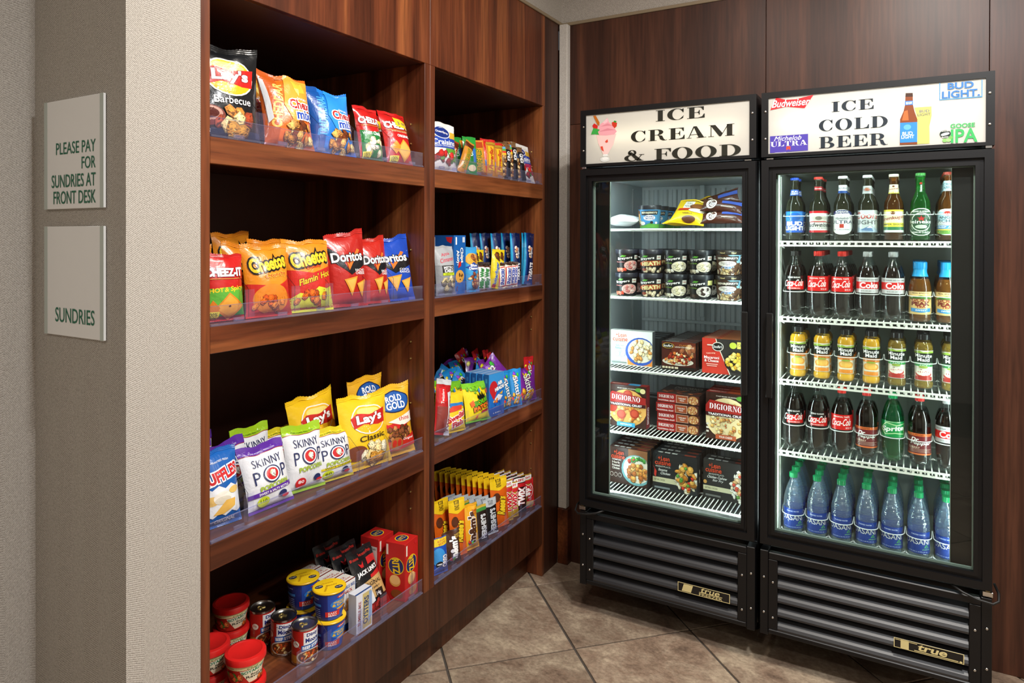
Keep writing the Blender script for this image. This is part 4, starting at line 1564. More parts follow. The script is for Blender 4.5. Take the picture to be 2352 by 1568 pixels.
coke_l = [R(cokeR, 0, 0, 1, 1), T(W, 'Coca-Cola', .5, .5, .62, .46, sh=.3, rot=3), T(W, 'ORIGINAL TASTE', .5, .86, .5, .09), T(W, '20 FL OZ', .72, .14, .2, .09)]
zero_l = [R('#0c0c0d', 0, 0, 1, 1), R(cokeR, .28, .06, .86, .62), T(W, 'Coca-Cola', .5, .5, .62, .46, sh=.3, rot=3), T(W, 'ZERO SUGAR', .5, .88, .4, .1), T(W, 'ZERO CALORIE COLA', .5, .14, .4, .07)]
diet_l = [R('#c9cccf', 0, 0, 1, 1), R(cokeR, 0, .26, 1, .72), T(W, 'Coke', .55, .5, .56, .4, b=.03), T('#7a1c1c', 'Diet', .7, .7, .16, .1, sh=.2), T('#55585c', 'NO SUGAR NO CALORIES', .5, .86, .66, .08), T('#55585c', '20 FL OZ (591 ml)', .5, .12, .4, .07)]
pep_l = [R('#6f1f26', 0, 0, 1, 1), R('#e0743a', 0, .88, 1, 1), R('#e0743a', 0, 0, 1, .07), T('#5c1c10', "IT'S A PEPPER THING", .5, .94, .7, .06), T(W, 'Dr', .36, .72, .2, .18, sh=.3, b=.03), T(W, 'Pepper', .52, .53, .6, .2, sh=.3, b=.03), T('#efd9c4', 'CHERRY', .32, .34, .34, .09), R('#efd9c4', .2, .26, .85, .27), R('#efd9c4', .2, .2, .75, .21), R('#efd9c4', .2, .14, .8, .15)]
spr_l = [R('#0c8f49', 0, 0, 1, 1), P('#bfe8b0', (.1, .5), (.3, .92), (.6, .78), (.93, .9), (.86, .5), (.92, .16), (.55, .24), (.26, .12)), P('#0c8f49', (.14, .5), (.31, .86), (.6, .72), (.88, .84), (.82, .5), (.87, .21), (.55, .3), (.28, .18)), T(W, 'Sprite', .5, .5, .66, .4, rot=6, sh=.15, b=.03), T('#d5f2ce', 'LEMON-LIME', .5, .95, .4, .06)]
LB = (.095, .150)
D_['cola'] = soda_bottle('#e0362f', 'cola', coke_l, LB, cokeR)
D_['cola_zero'] = soda_bottle('#161617', 'cola', zero_l, LB, '#0c0c0d')
D_['cola_diet'] = soda_bottle('#b9bfc3', 'cola', diet_l, LB, '#c9cccf')
D_['pepper'] = soda_bottle('#d93a38', 'cola', pep_l, (.042, .116), '#6f1f26')
D_['lime'] = soda_bottle('#139a58', 'green_soda', spr_l, (.092, .148), '#0c8f49', fill=.2)
TEA = [(.0, .0), (.030, .001), (.0335, .006), (.0345, .022), (.0335, .026), (.0335, .098), (.0350, .108), (.0345, .122), (.030, .142), (.023, .162), (.0195, .178), (.0188, .186)]
D_['tea'] = soda_bottle('#1f8fd0', 'tea', [R('#e3c07c', 0, 0, 1, 1), R('#e9cf96', 0, .86, 1, 1), T('#5a3a1c', 'REAL BREWED', .5, .93, .5, .06), P('#4f8a3a', (.15, .72), (.5, .84), (.85, .72), (.85, .66), (.15, .66)), T('#9a2f1e', 'GOLD', .5, .63, .56, .14, b=.04), T('#7a2415', 'PEAK', .5, .47, .56, .17, b=.06), T('#9a2f1e', 'TEA', .5, .34, .28, .09, b=.04), P('#3d8fce', (.2, .28), (.5, .24), (.8, .28), (.8, .12), (.5, .08), (.2, .12)), T(W, 'SWEET', .5, .18, .3, .07), E('#c49a55', .9, .2, .08, .1)], (.027, .106), '#e3c07c', fill=.15, prof=TEA, cap_r=.0215, lobes=False, cap_h=.026)
D_['tea'].append(('sleeve', MB().lathe([(.0255, .158), (.0215, .170), (.0205, .186), (.0208, .204)], 26, '#2a9bd8', cap=False).mesh('sleeve', 'label_film', True)))
JUI = [(.0, .0), (.026, .001), (.029, .006), (.0295, .016), (.027, .026), (.0262, .03), (.0255, .06), (.0255, .1), (.0275, .128), (.0285, .138), (.0275, .15), (.022, .160), (.0175, .166), (.0172, .176)]


def juice(kind):
    oj = kind == 'oj'
    lab = [R('#1c2420', 0, .58, 1, .92), P('#9fc24a', (0, .92), (.35, .97), (.5, .92), (.8, .97), (1, .93), (1, .9), (0, .88)), T(W, 'Minute', .5, .81, .74, .12, b=.02), T(W, 'Maid', .5, .68, .5, .12, b=.02)]
    if oj:
        lab = [R('#f4ead2', 0, 0, 1, .48)] + lab + [R('#f08a2a', 0, .46, 1, .58), T('#7a3a0a', '100% ORANGE', .5, .545, .7, .045), T('#7a3a0a', 'JUICE', .5, .49, .3, .045), E('#f5a534', .5, .3, .34, .14), E('#f9c25c', .5, .32, .26, .1), R('#f4ead2', .1, .16, .9, .2), R('#ee8f2a', .18, .02, .82, .14), E('#a4bf4a', .5, .45, .2, .03)]
    else:
        lab = [R('#f3ede4', 0, 0, 1, .48)] + lab + [R('#2f9a4a', 0, .46, 1, .58), T(W, '100% APPLE', .5, .545, .66, .045), T(W, 'JUICE', .5, .49, .3, .045), E('#c8382f', .5, .22, .34, .12), E('#f7f2e6', .5, .28, .32, .12), R('#b5302a', .14, .02, .86, .14), E('#a4bf4a', .5, .44, .18, .04), E('#8a3320', .42, .36, .04, .01)]
    rf = interp(JUI)
    kit = [('bottle', MB().lathe([(r + .0006, z) for r, z in JUI], 28).mesh('bottle', 'pet', True)), ('juice', MB().lathe([(max(0, r - .0008), z + .0008) for r, z in JUI[:12]] + [(.0, .160)], 26).mesh('juice', 'orange_juice' if oj else 'apple_juice', 50)),
           ('cap', cap_mesh(.0195, .170, .189, '#17181a'))]
    kit.append(('label', MB().lathe([(rf(z) + .0009, z) for z in (.028, .05, .075, .1, .12, .134)], 30, '#efe6d4' if oj else '#efe8e0', cap=False).mesh('label', 'label_film', True), [('label_print', cyl_print(lab, .078, .028, .136, lambda z: rf(z) + .0012))]))
    return kit


D_['orange_juice'] = juice('oj')
D_['apple_juice'] = juice('apple')
WAT = [(.0, .004), (.016, .001), (.027, .001), (.0325, .012), (.0335, .03), (.0335, .112), (.0345, .116), (.0352, .123), (.0342, .130), (.0348, .138), (.0325, .152), (.028, .172), (.0205, .196), (.014, .212), (.0125, .216), (.0125, .226)]
wl = [R('#1d3f96', 0, 0, 1, 1), R('#173480', 0, .72, 1, .8), T('#cfe0ff', 'PURIFIED WATER', .5, .88, .4, .06), T(W, 'DASANI', .48, .55, .74, .24, b=.0), P('#4fb35a', (.66, .28), (.74, .44), (.82, .28)), P('#1d3f96', (.7, .3), (.74, .38), (.78, .3)), T('#8fe08a', 'plantbottle', .74, .2, .26, .06), T('#cfe0ff', '20 FL OZ (1.25 PT) 591 mL', .5, .08, .56, .05), R('#dfe8ff', .06, .24, .12, .36)]
_w = soda_bottle('#119a5e', 'water', wl, (.038, .112), '#1d3f96', fill=.18, prof=WAT, cap_r=.0145)
D_['water'] = [p for p in _w if p[0] != 'bottle']
_liq = MB()
seg = 30
_vs = []
for r, z in WAT:
    for k in range(seg):
        a = 2 * PI * k / seg
        q = (1 - z / .03) * (.5 + .5 * math.cos(5 * a)) if z < .03 else 0
        _vs.append((r * (1 - .16 * q) * math.cos(a), r * (1 - .16 * q) * math.sin(a), z + .006 * q))
_liq.add(_vs, [(i * seg + k, i * seg + (k + 1) % seg, (i + 1) * seg + (k + 1) % seg, (i + 1) * seg + k) for i in range(len(WAT) - 1) for k in range(seg)])
D_['water'] = [('bottle', _liq.mesh('bottle', 'water', True))] + [p for p in D_['water'] if p[0] != 'liquid']

# lanes that hold the drinks
LX = [1.113 + .0825 * k for k in range(7)]


def lane_kit(zr, zw, r=.0385):
    def arcp(z, rr, a0, a1, n=14):
        return [(rr * math.sin(math.radians(a0 + (a1 - a0) * k / n)), -rr * math.cos(math.radians(a0 + (a1 - a0) * k / n)), z) for k in range(n + 1)]
    kit = [('front_rim', MB().tube([(-.0405, .03, zr + .012)] + arcp(zr, r, -82, 82) + [(.0405, .03, zr + .012)], .0017, 6).mesh('rim', 'lane_rim', True))]
    n = 14
    lo, hi = arcp(.004, r - .001, -80, 80, n), arcp(zr, r - .001, -80, 80, n)
    kit.append(('front_wall', MB().add(lo + hi, [(k, k + 1, n + 2 + k, n + 1 + k) for k in range(n)]).mesh('wall', 'lane_plastic', True)))
    for s in (-1, 1):
        p0, p1 = arcp(zw, r, s * 80, s * 40, 6), arcp(zw + .010, r, s * 80, s * 55, 6)
        q0 = [(s * .0402, -r * math.cos(math.radians(80 - 40 * k / 6)), zw + .004) for k in range(7)]
        kit.append(('wing', MB().add(p0 + q0, [(k, k + 1, 8 + k, 7 + k) for k in range(6)]).mesh('wing', 'lane_rim', True)))
        kit.append(('side_rail', MB().box(s * .0405 - .0005, .0, .003, s * .0405 + .0005, .45, .02).box(s * .0405 - .0005, -.004, .003, s * .0405 + .0005, .03, zr + .01).mesh('side', 'lane_plastic')))
    kit.append(('lane_floor', MB().box(-.039, -.03, .0005, .039, .45, .002).mesh('floor', 'lane_plastic')))
    return kit


BY = 2.815
ROWS = [
    (BRZ[0], .092, .02, 'top shelf', [('bud_light', 'beer bottle with blue label', 2), ('budweiser', 'beer bottle with red and white label', 3), ('light_lager', 'beer bottle with white oval label', 3), ('coors', 'beer bottle with silver label', 4), ('shandy', 'beer bottle with yellow label', 4), ('green_lager', 'green glass beer bottle with red star', 5), ('cider', 'cider bottle with pale blue neck band', 5)]),
    (BRZ[1], .092, .032, 'second shelf', [('cola_zero', 'black-capped zero sugar cola bottle', 2), ('cola', 'red-capped cola bottle', 5), ('cola', 'red-capped cola bottle', 5), ('cola_diet', 'silver-capped diet cola bottle', 3), ('cola_diet', 'silver-capped diet cola bottle', 3), ('tea', 'amber iced tea bottle with blue neck sleeve', 5), ('tea', 'amber iced tea bottle with blue neck sleeve', 5)]),
    (BRZ[2], .092, .03, 'third shelf', [('orange_juice', 'small orange juice bottle with black cap', 3), ('orange_juice', 'small orange juice bottle with black cap', 3), ('orange_juice', 'small orange juice bottle with black cap', 3), ('orange_juice', 'small orange juice bottle with black cap', 3), ('apple_juice', 'small apple juice bottle with black cap', 3), ('apple_juice', 'small apple juice bottle with black cap', 3), ('apple_juice', 'small apple juice bottle with black cap', 3)]),
    (BRZ[3], .092, .03, 'fourth shelf', [('cola_zero', 'black-capped zero sugar cola bottle', 2), ('cola_zero', 'black-capped zero sugar cola bottle', 2), ('cola', 'red-capped cola bottle', 2), ('pepper', 'cherry soda bottle with maroon label', 2), ('lime', 'green lemon-lime soda bottle', 2), ('pepper', 'cherry soda bottle with maroon label', 2), ('cola_diet', 'silver-capped diet cola bottle', 2)]),
    (.459, .092, .03, 'fridge floor', [('water', 'clear water bottle with green cap', 4)] * 7),
]
rn = random.Random(5)
for z, zr, zw, where, cols in ROWS:
    lk = lane_kit(zr, zw)
    for c, (d, desc, n) in enumerate(cols):
        x = LX[c] + (.012 if where == 'third shelf' else 0)
        if x > 1.63:
            x = 1.62
        yb = BY + (.0 if where != 'third shelf' else .02)
        zl = z + .0005
        spawn(lk, 'bottle_lane', 'clear plastic bottle lane, %s from the left, on the %s' % (ORD[c], where), 'bottle lane', (x, yb, zl), group='clear bottle lanes in the drinks fridge')
        pitch = {'orange_juice': .062, 'apple_juice': .062, 'bud_light': .064}.get(d, .0735)
        if d in ('bud_light', 'budweiser', 'light_lager', 'coors', 'shandy', 'green_lager', 'cider'):
            pitch = .064
        for k in range(n):
            spawn(D_[d], 'drink_bottle' if d != 'water' else 'water_bottle', '%s, %s, %s lane, %s from front' % (desc, where, ORD[c], ORD[k]), 'bottle',
                  (x + rn.uniform(-.001, .001), yb + .0015 + k * pitch, zl + .0025), (0, 0, .55 * math.atan2(1.49 - x, yb) + (rn.uniform(-.1, .1) if k == 0 else rn.uniform(-.5, .5))), 'bottles in the drinks fridge')


# ================================================================== freezer goods
def pint(base, lid, prims, H=.098, r0=.040, r1=.0475, lidc2=None, lidprims=None):
    hz = H - .016
    rf = lambda z: r0 + (r1 - r0) * z / hz
    kit = [('tub', MB().lathe([(0, .002), (r0 - .002, .002), (r0 - .001, 0), (r0, .001)] + [(rf(hz * k / 5), max(.0012, hz * k / 5)) for k in range(6)], 30, base).mesh('tub', 'carton', 40)),
           ('lid', MB().lathe([(r1 + .0022, hz - .002), (r1 + .0026, H - .002), (r1 + .001, H), (r1 - .003, H), (r1 - .004, H - .002), (0, H - .002)], 30, lid).mesh('lid', 'plastic_color', 40), ([('lid_print', cyl_print(lidprims, .1, hz, H - .003, lambda z: r1 + .003, 'ink'))] if lidprims else []))]
    kit.append(('tub_print', cyl_print(prims, 2 * r1 * 1.3, .002, hz - .002, lambda z: rf(z), 'ink')))
    return kit


def frz(name, kit, label, cat, u0, u1, shelf, y, n=1, pitch=.05, yaw=0.0, dx=0.0, group=None, v=None, zoff=0.0, lean=0.0):
    """row of n packs: the front one centred between photo columns u0..u1 on the plane Y = y"""
    x = (u0 + u1) / 2 if u0 < 10 else (on(u0, v or 700, 1, y).x + on(u1, v or 700, 1, y).x) / 2      # metres, or photo columns
    for k in range(n):
        lb = label if n == 1 else '%s, %s from the front' % (label, ORD[k])
        spawn(kit, name, lb, cat, (x + dx * k, y + each_d(kit) / 2 + k * pitch, FRZ[shelf] + zoff), (lean, 0, yaw + (.16 if name == 'ice_cream_tub' else 0)), group)


def each_d(kit):
    return max(v.co.y for v in kit[0][1].vertices) - min(v.co.y for v in kit[0][1].vertices)


BJ = '#3f86c4'
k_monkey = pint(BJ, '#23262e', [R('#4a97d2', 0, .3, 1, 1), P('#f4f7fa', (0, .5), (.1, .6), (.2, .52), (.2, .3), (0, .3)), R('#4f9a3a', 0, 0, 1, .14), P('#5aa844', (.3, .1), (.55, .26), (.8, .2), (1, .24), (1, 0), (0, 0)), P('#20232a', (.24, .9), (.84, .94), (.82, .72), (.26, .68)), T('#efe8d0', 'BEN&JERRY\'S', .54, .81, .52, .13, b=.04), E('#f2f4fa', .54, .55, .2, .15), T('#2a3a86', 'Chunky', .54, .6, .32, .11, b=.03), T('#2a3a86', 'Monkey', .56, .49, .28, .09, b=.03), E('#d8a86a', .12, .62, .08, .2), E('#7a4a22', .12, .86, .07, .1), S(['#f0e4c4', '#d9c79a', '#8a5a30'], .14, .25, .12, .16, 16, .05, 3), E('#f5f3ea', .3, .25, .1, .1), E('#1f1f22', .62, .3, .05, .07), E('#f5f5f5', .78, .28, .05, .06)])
k_core = pint('#6a4a34', '#2b2521', [R('#8fc4dc', .5, .6, 1, 1), R('#e9d9b0', 0, 0, .5, .3), E('#5a3a28', .3, .6, .5, .42), P('#2b2320', (.12, .93), (.88, .95), (.84, .72), (.16, .7)), T('#efe8d8', "BEN&JERRY'S", .5, .82, .66, .14, b=.04), E('#f4f2ea', .48, .56, .3, .14), T('#3a3030', 'Sweet Like', .48, .61, .4, .08), T('#3a3030', 'Sugar', .48, .52, .24, .08), T('#4a86c8', 'CORE', .5, .36, .4, .12, b=.04, o='#f4f2ea'), S(['#e8d8a8', '#c9ad7a', '#6a4628', '#f3ead0'], .5, .14, .45, .14, 30, .06, 5), S(['#3d2a1e', '#6a4a34'], .74, .3, .12, .1, 8, .05, 8)], lidprims=[T('#e5d59a', 'New!', .3, .5, .2, .5), T('#e5d59a', 'New!', .75, .5, .2, .5)])


def breyers(kind):
    a = {'straw': ['#e9b9b4', '#d97f7c', '#f2d6d0'], 'heath': ['#d8c8a8', '#8a5a30', '#efe2c4'], 'van': ['#e8e0c8', '#d8cda8', '#f4eedd'], 'chip': ['#d9d4cc', '#3a2c26', '#efe9e0']}[kind]
    pr = [R('#14181a', 0, 0, 1, 1), P('#5fae3f', (.24, .82), (.32, .92), (.46, .9), (.4, .82)), T(W, 'Breyers', .4, .74, .52, .17, rot=7, sh=.15, b=.02), R('#e9ede6', .74, .7, .92, .92), T('#b03a3a', 'GMO', .83, .82, .14, .07)]
    if kind == 'heath':
        pr += [P('#c8502a', (.05, .5), (.3, .62), (.95, .66), (.98, .4), (.3, .34), (.05, .4)), T('#f0dda0', 'HEATH', .55, .49, .7, .22, rot=4, b=.06, o='#5a1c10'), S(a, .62, .14, .36, .12, 22, .07, 4), E('#8a3a1c', .3, .16, .1, .08)]
    else:
        pr += [E(a[0], .66, .36, .28, .27), S(a, .66, .36, .22, .2, 18, .05, 6), S(['#f6f3e6', '#e9e2c8'] if kind == 'van' else ['#d8452f', '#e8836a'] if kind == 'straw' else ['#2c211c', '#4a382e'], .26, .12, .2, .1, 8, .07, 7)]
        pr += [T({'straw': '#e88a8a', 'van': '#8fbf4a', 'chip': '#8fbf4a'}[kind], {'straw': 'Natural Strawberry', 'van': 'Natural Vanilla', 'chip': 'Mint Chip'}[kind], .24, .54, .34, .07)]
        if kind == 'chip':
            pr += [R('#d8dc8a', .74, .7, .94, .94)]
    return pint('#14181a', '#2a2c38' if kind in ('straw', 'heath') else '#20242a', pr)


PB = {k: breyers(k) for k in ('straw', 'heath', 'van', 'chip')}
yf = 2.775
cat_t = 'ice cream tub'
frz('ice_cream_tub', k_monkey, 'blue ice cream pint with black lid, top freezer shelf', cat_t, 1458, 1510, 0, yf + .02, 4, .104, v=490, group='ice cream tubs')
for tier, zo in ((0, 0.0), (1, .0995)):
    wh = ['lower tier', 'upper tier'][tier]
    for kd, u0, u1, n, ds in (('straw', 1404, 1459, 2, 'dark strawberry ice cream tub'), ('heath', 1463, 1512, 3, 'dark toffee ice cream tub with red banner'), ('van', 1520, 1572, 2, 'dark vanilla ice cream tub'), ('chip' if tier == 0 else 'van', 1577, 1630, 2, 'dark vanilla tub beside the blue pints' if tier else 'dark mint chip ice cream tub')):
        frz('ice_cream_tub', PB[kd], '%s, %s' % (ds, wh), cat_t, u0, u1, 1, yf, n, .104, v=640, zoff=zo, group='ice cream tubs', yaw=.25 if kd == 'straw' and tier else 0)
    frz('ice_cream_tub', k_core, 'brown and blue ice cream pint, second freezer shelf, %s' % wh, cat_t, 1643, 1691, 1, yf, 2, .104, v=640, zoff=zo, group='ice cream tubs')


def carton_front(bg, prims):
    return [R(bg, 0, 0, 1, 1)] + prims


plate_b = lambda c: [E('#2f57b4', .72, .42, .36, .40), E('#e9e4d6', .73, .44, .31, .34)]
LC = [T('#d9542f', '+Lean', .26, .87, .26, .12, b=.01), T('#d9542f', 'cuisine', .24, .75, .36, .12, b=.01)]
LCr = [T('#e4502c', '+Lean', .26, .87, .26, .12, b=.01), T('#e4502c', 'cuisine', .24, .75, .36, .12, b=.01)]
pasta = ['#e9d8a8', '#f4e8c4', '#d9bf86', '#c98a4a', '#efe0b4']
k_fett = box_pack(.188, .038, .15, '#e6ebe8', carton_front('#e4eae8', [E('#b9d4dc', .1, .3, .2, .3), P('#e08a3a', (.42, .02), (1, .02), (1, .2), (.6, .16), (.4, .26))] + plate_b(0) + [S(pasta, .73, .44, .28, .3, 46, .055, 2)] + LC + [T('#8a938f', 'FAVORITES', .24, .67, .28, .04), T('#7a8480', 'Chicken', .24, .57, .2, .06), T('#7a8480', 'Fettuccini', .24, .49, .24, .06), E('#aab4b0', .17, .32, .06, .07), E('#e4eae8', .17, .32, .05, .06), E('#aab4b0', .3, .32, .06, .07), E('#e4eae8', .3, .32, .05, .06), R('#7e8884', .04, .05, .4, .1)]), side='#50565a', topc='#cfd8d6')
k_las = box_pack(.143, .03, .117, '#3a1812', carton_front('#4a1c14', [R('#6a2c1c', .3, .5, 1, 1), S(['#c08a5a', '#9a5a3a', '#e0b890'], .8, .7, .2, .18, 8, .1, 3), E('#d9d2c4', .48, .3, .46, .14), S(['#b3381c', '#d8783a', '#e8b070', '#8a2412', '#f0d8b0'], .5, .42, .4, .2, 60, .05, 5), E('#c9a23a', .2, .86, .18, .1), E('#14110f', .2, .86, .165, .085), T(W, "Stouffer's", .2, .86, .28, .09, sh=.15), T('#c8862f', 'CLASSICS', .7, .9, .34, .05), T('#efe6d8', 'LASAGNA WITH MEAT & SAUCE', .68, .83, .56, .05), R('#1c1310', 0, 0, 1, .13), R('#d9cdb0', .03, .05, .1, .12), R('#d9cdb0', .12, .05, .19, .12), R('#d9cdb0', .21, .05, .28, .12), R('#d9cdb0', .3, .05, .37, .12), R('#d9cdb0', .4, .05, .5, .12)]), side='#2a1613', top=[R('#aab0b0', .1, .2, .5, .5), R('#8a4a3a', .55, .2, .9, .6)], topc='#3a3534')
k_mac = box_pack(.178, .03, .142, '#c8382a', carton_front('#35322f', [P('#cf3a2c', (0, 0), (.62, 0), (.5, .35), (.34, .82), (.3, 1), (0, 1)), P('#f2ead8', (.62, 0), (.64, 0), (.52, .36), (.36, .82), (.32, 1), (.3, 1), (.34, .82), (.5, .35)), E('#1c1c1c', .84, .36, .34, .32), S(['#f0c84a', '#e8b83a', '#f6d878', '#d99f2a'], .86, .4, .3, .24, 50, .055, 4), E('#e9e4d8', .36, .78, .13, .13), E('#191919', .36, .78, .115, .11), T(W, "Stouffer's", .36, .78, .2, .08, sh=.15), R('#e9e4d8', .12, .8, .24, .83), T('#f4dcc8', 'Celebrating', .2, .58, .2, .05, rot=6), T(W, 'Macaroni', .22, .46, .34, .08), T(W, '& Cheese', .22, .37, .32, .08), R('#f0c8b8', .1, .26, .36, .28), R('#f0c8b8', .12, .21, .34, .23), E('#c9d44a', .7, .84, .08, .09), R('#efdf6a', .79, .76, 1.0, .95), T('#4a3c14', 'Classics', .9, .87, .18, .08)]), side='#8f2a20', top=[R('#e8d0b0', .05, .2, .3, .5), R('#e8a04a', .4, .2, .9, .6)], topc='#c8502a')
gp = 'boxed frozen meals'
frz('frozen_meal_box', k_fett, 'white frozen pasta box on the third freezer shelf', 'frozen meal', .358, .548, 2, 2.842, 1, v=800, yaw=.0, group=gp)
k_dark = box_pack(.165, .034, .118, '#23282a', side='#2c3134', top=[R('#8f979a', .1, .2, .8, .4)], topc='#43494c')
frz('frozen_meal_box', k_dark, 'dark frozen meal box behind the white pasta box', 'frozen meal', .40, .56, 2, 2.90, 4, .06, v=790, yaw=-.05, group=gp)
frz('frozen_meal_box', k_las, 'lasagna frozen dinner box, third freezer shelf', 'frozen meal', .587, .733, 2, 2.842, 10, .037, v=820, dx=.001, group=gp)
frz('frozen_meal_box', k_mac, 'red macaroni and cheese frozen box, third freezer shelf', 'frozen meal', .755, .935, 2, 2.85, 9, .034, v=820, group=gp)


def pizza(kind, W_, H_, D):
    col = {'pep': ['#d98a3a', '#e8b060', '#f0cc84', '#c8702a'], 'cheese': ['#e8c888', '#f2dca8', '#d9a860', '#c88a4a']}[kind]
    pr = [R('#3a2019', 0, 0, 1, 1), E(col[1], .5, .46, .52, .44), S(col, .5, .46, .44, .36, 60, .05, 3)]
    if kind == 'pep':
        pr += [E('#a8321e', x, y, .12, .11) for x, y in ((.2, .68), (.52, .78), (.35, .3), (.7, .34), (.12, .45), (.86, .6))] + [E('#c04a30', x + .01, y + .01, .09, .08) for x, y in ((.2, .68), (.52, .78), (.35, .3), (.7, .34), (.86, .6))]
    else:
        pr += [S(['#a8502a', '#b86a3a'], .5, .4, .36, .3, 16, .025, 9)]
    pr += [P('#a3231f', (0, .52), (0, .72), (.1, .84), (1, .74), (1, .5)), TS(W, 'DIGIORNO', .47, .7, .76, .12, rot=-2), R('#3a0f10', 0, .5, 1, .58), T(W, 'TRADITIONAL CRUST', .48, .54, .84, .05, b=.03), T('#f0e8dc', "IT'S NOT DELIVERY. IT'S DIGIORNO.", .5, .93, .5, .025), E('#5a9a3a', .82, .92, .1, .05), E('#e8d8a0', .92, .9, .07, .06), R('#3aa0cc' if kind == 'pep' else '#b8562f', .24, .02, .72, .12), T(W, 'PEPPERONI' if kind == 'pep' else 'FOUR CHEESE', .48, .07, .3, .04), R('#d9d4cc', .02, .3, .08, .34), R('#d9d4cc', .02, .22, .08, .26), R('#d9d4cc', .02, .14, .08, .18)]
    return box_pack(W_, D, H_, '#43241c', pr, side='#7a1c22', top=[R('#3a8fc0' if kind == 'pep' else '#b8562f', .5, .1, .8, .9), T('#f0e8dc', 'TRADITIONAL CRUST', .25, .5, .4, .3)], topc='#8f2a24',
                    right=[T(W, 'DIGIORNO', .5, .3, .4, .5, rot=90)])


k_pep = pizza('pep', .17, .18, .045)
k_chs = pizza('cheese', .17, .19, .045)
k_flat = box_pack(.18, .18, .0385, '#5a2a20', [R('#a3231f', 0, 0, .46, 1), TS(W, 'DIGIORNO', .22, .64, .36, .34), T(W, 'TRADITIONAL CRUST', .22, .2, .4, .14, b=.02), R('#e0c8b4', .46, .08, .74, .92), R('#a8502c', .47, .12, .73, .88), T(W, 'THREE MEAT', .6, .58, .18, .14), T(W, 'PIZZA', .6, .36, .1, .14), E('#c88a52', .86, .5, .12, .46), S(['#e8d0a0', '#a8442a', '#d99a5a'], .86, .5, .1, .34, 30, .02, 4)], top=[T('#cfc6bc', 'DIGIORNO', .55, .72, .66, .22), T('#cfc6bc', 'TRADITIONAL CRUST', .55, .5, .6, .08), S(['#8a4a32', '#6a3426', '#a8623e'], .5, .25, .45, .2, 24, .07, 4)], topc='#453530', side='#43302a')
frz('pizza_box', k_pep, 'red pepperoni pizza box on the fourth freezer shelf', 'pizza box', .352, .524, 3, 2.836, 1, v=930, yaw=-.0, group='frozen pizza boxes')
frz('pizza_box', k_dark, 'dark frozen box behind the pepperoni pizza', 'frozen meal', .42, .56, 3, 2.93, 2, .06, v=930, group=gp)
for k in range(4):
    x = .649
    spawn(k_flat, 'pizza_box', 'flat three meat pizza box, %s from the bottom of its stack' % ORD[k], 'pizza box', (x + [.004, .002, -.001, .003, -.004][k], 2.952 + [0, .004, .0, .006, .003][k], FRZ[3] + k * .0402), (0, 0, [-.02, .01, .0, -.02, -.05][k]), 'frozen pizza boxes')
frz('pizza_box', k_chs, 'four cheese pizza box, fourth freezer shelf', 'pizza box', .772, .944, 3, 2.848, 3, .051, v=950, yaw=-.03, group='frozen pizza boxes')


def lean(kind):
    bg = {'herb': '#3a241c', 'sesame': '#23282b', 'cashew': '#2c2d2c'}[kind]
    pr = [R(bg, 0, 0, 1, 1)]
    if kind == 'herb':
        pr += [R('#8a5a34', .5, .7, 1, 1), E('#6fa8ae', .72, .44, .4, .42), E('#e9e2d0', .73, .46, .36, .37), S(['#c8843c', '#d99a4c', '#a8602a', '#e8b868'], .74, .38, .26, .24, 40, .07, 3), S(['#3f8a3a', '#5aa84a', '#2f6f2e'], .78, .74, .18, .1, 12, .05, 7), S(['#d8503a', '#b83a2a'], .6, .7, .1, .06, 4, .04, 5), T(W, 'COMFORT', .2, .655, .24, .035)] + [T('#f0e8dc', s, .18, y, .2, .06) for s, y in (('Herb', .58), ('Roasted', .5), ('Chicken', .42))] + [E('#d9cfc4', x, .24, .045, .06) for x in (.07, .18, .29)] + [E(bg, x, .24, .038, .05) for x in (.07, .18, .29)]
    elif kind == 'sesame':
        pr += [R('#d9d5ae', 0, .2, .6, .34), T('#4a4c34', 'NATURAL CHICKEN', .16, .27, .24, .05), S(['#ece4c8', '#f4eeda', '#d9cfa8'], .76, .45, .24, .38, 34, .06, 4), S(['#d08f3c', '#e0a850', '#b87428'], .76, .45, .22, .34, 22, .075, 6), S(['#c8382c', '#5a9a3c'], .72, .4, .22, .3, 10, .04, 8), T('#cdd2cc', '-MARKETPLACE-', .24, .645, .36, .04), T('#e9ece6', 'Sesame', .24, .56, .2, .07, sh=.3), T('#e9ece6', 'Chicken', .3, .47, .22, .07, sh=.3), P('#c8382c', (.0, .66), (.05, .6), (.04, .4), (.08, .34), (.1, .5)), R('#7a8488', .05, .05, .4, .1)]
    else:
        pr += [R('#d9d5ae', 0, .2, .66, .32), T('#4a4c34', 'NATURAL CHICKEN', .18, .26, .28, .05), S(['#ece6d4', '#f4f0e2', '#cfc6a8'], .82, .42, .2, .38, 44, .05, 4), S(['#d8b890', '#c8a06a'], .84, .45, .16, .3, 9, .07, 6), S(['#5a8a3a', '#c8503a'], .8, .4, .16, .3, 10, .045, 8), T('#cdd2cc', '-MARKETPLACE-', .3, .645, .36, .04), T('#e9ece6', 'Chicken Cashew', .32, .57, .44, .07, sh=.3), T('#e9ece6', 'Stir Fry', .34, .48, .24, .07, sh=.3), E('#d9a45a', .05, .42, .04, .05), R('#6d6f6c', .06, .06, .4, .11)]
    pr += LCr
    return box_pack({'herb': .175, 'sesame': .19, 'cashew': .182}[kind], .034, .157, bg, pr, side='#2d2c2c', top=[R('#c9cdca', .1, .2, .22, .6), R('#c9cdca', .26, .2, .38, .6), R('#c9cdca', .42, .2, .54, .6), R('#8a3a2a', .7, .2, .95, .7)], topc='#2f3032' if kind != 'herb' else '#4a302a')


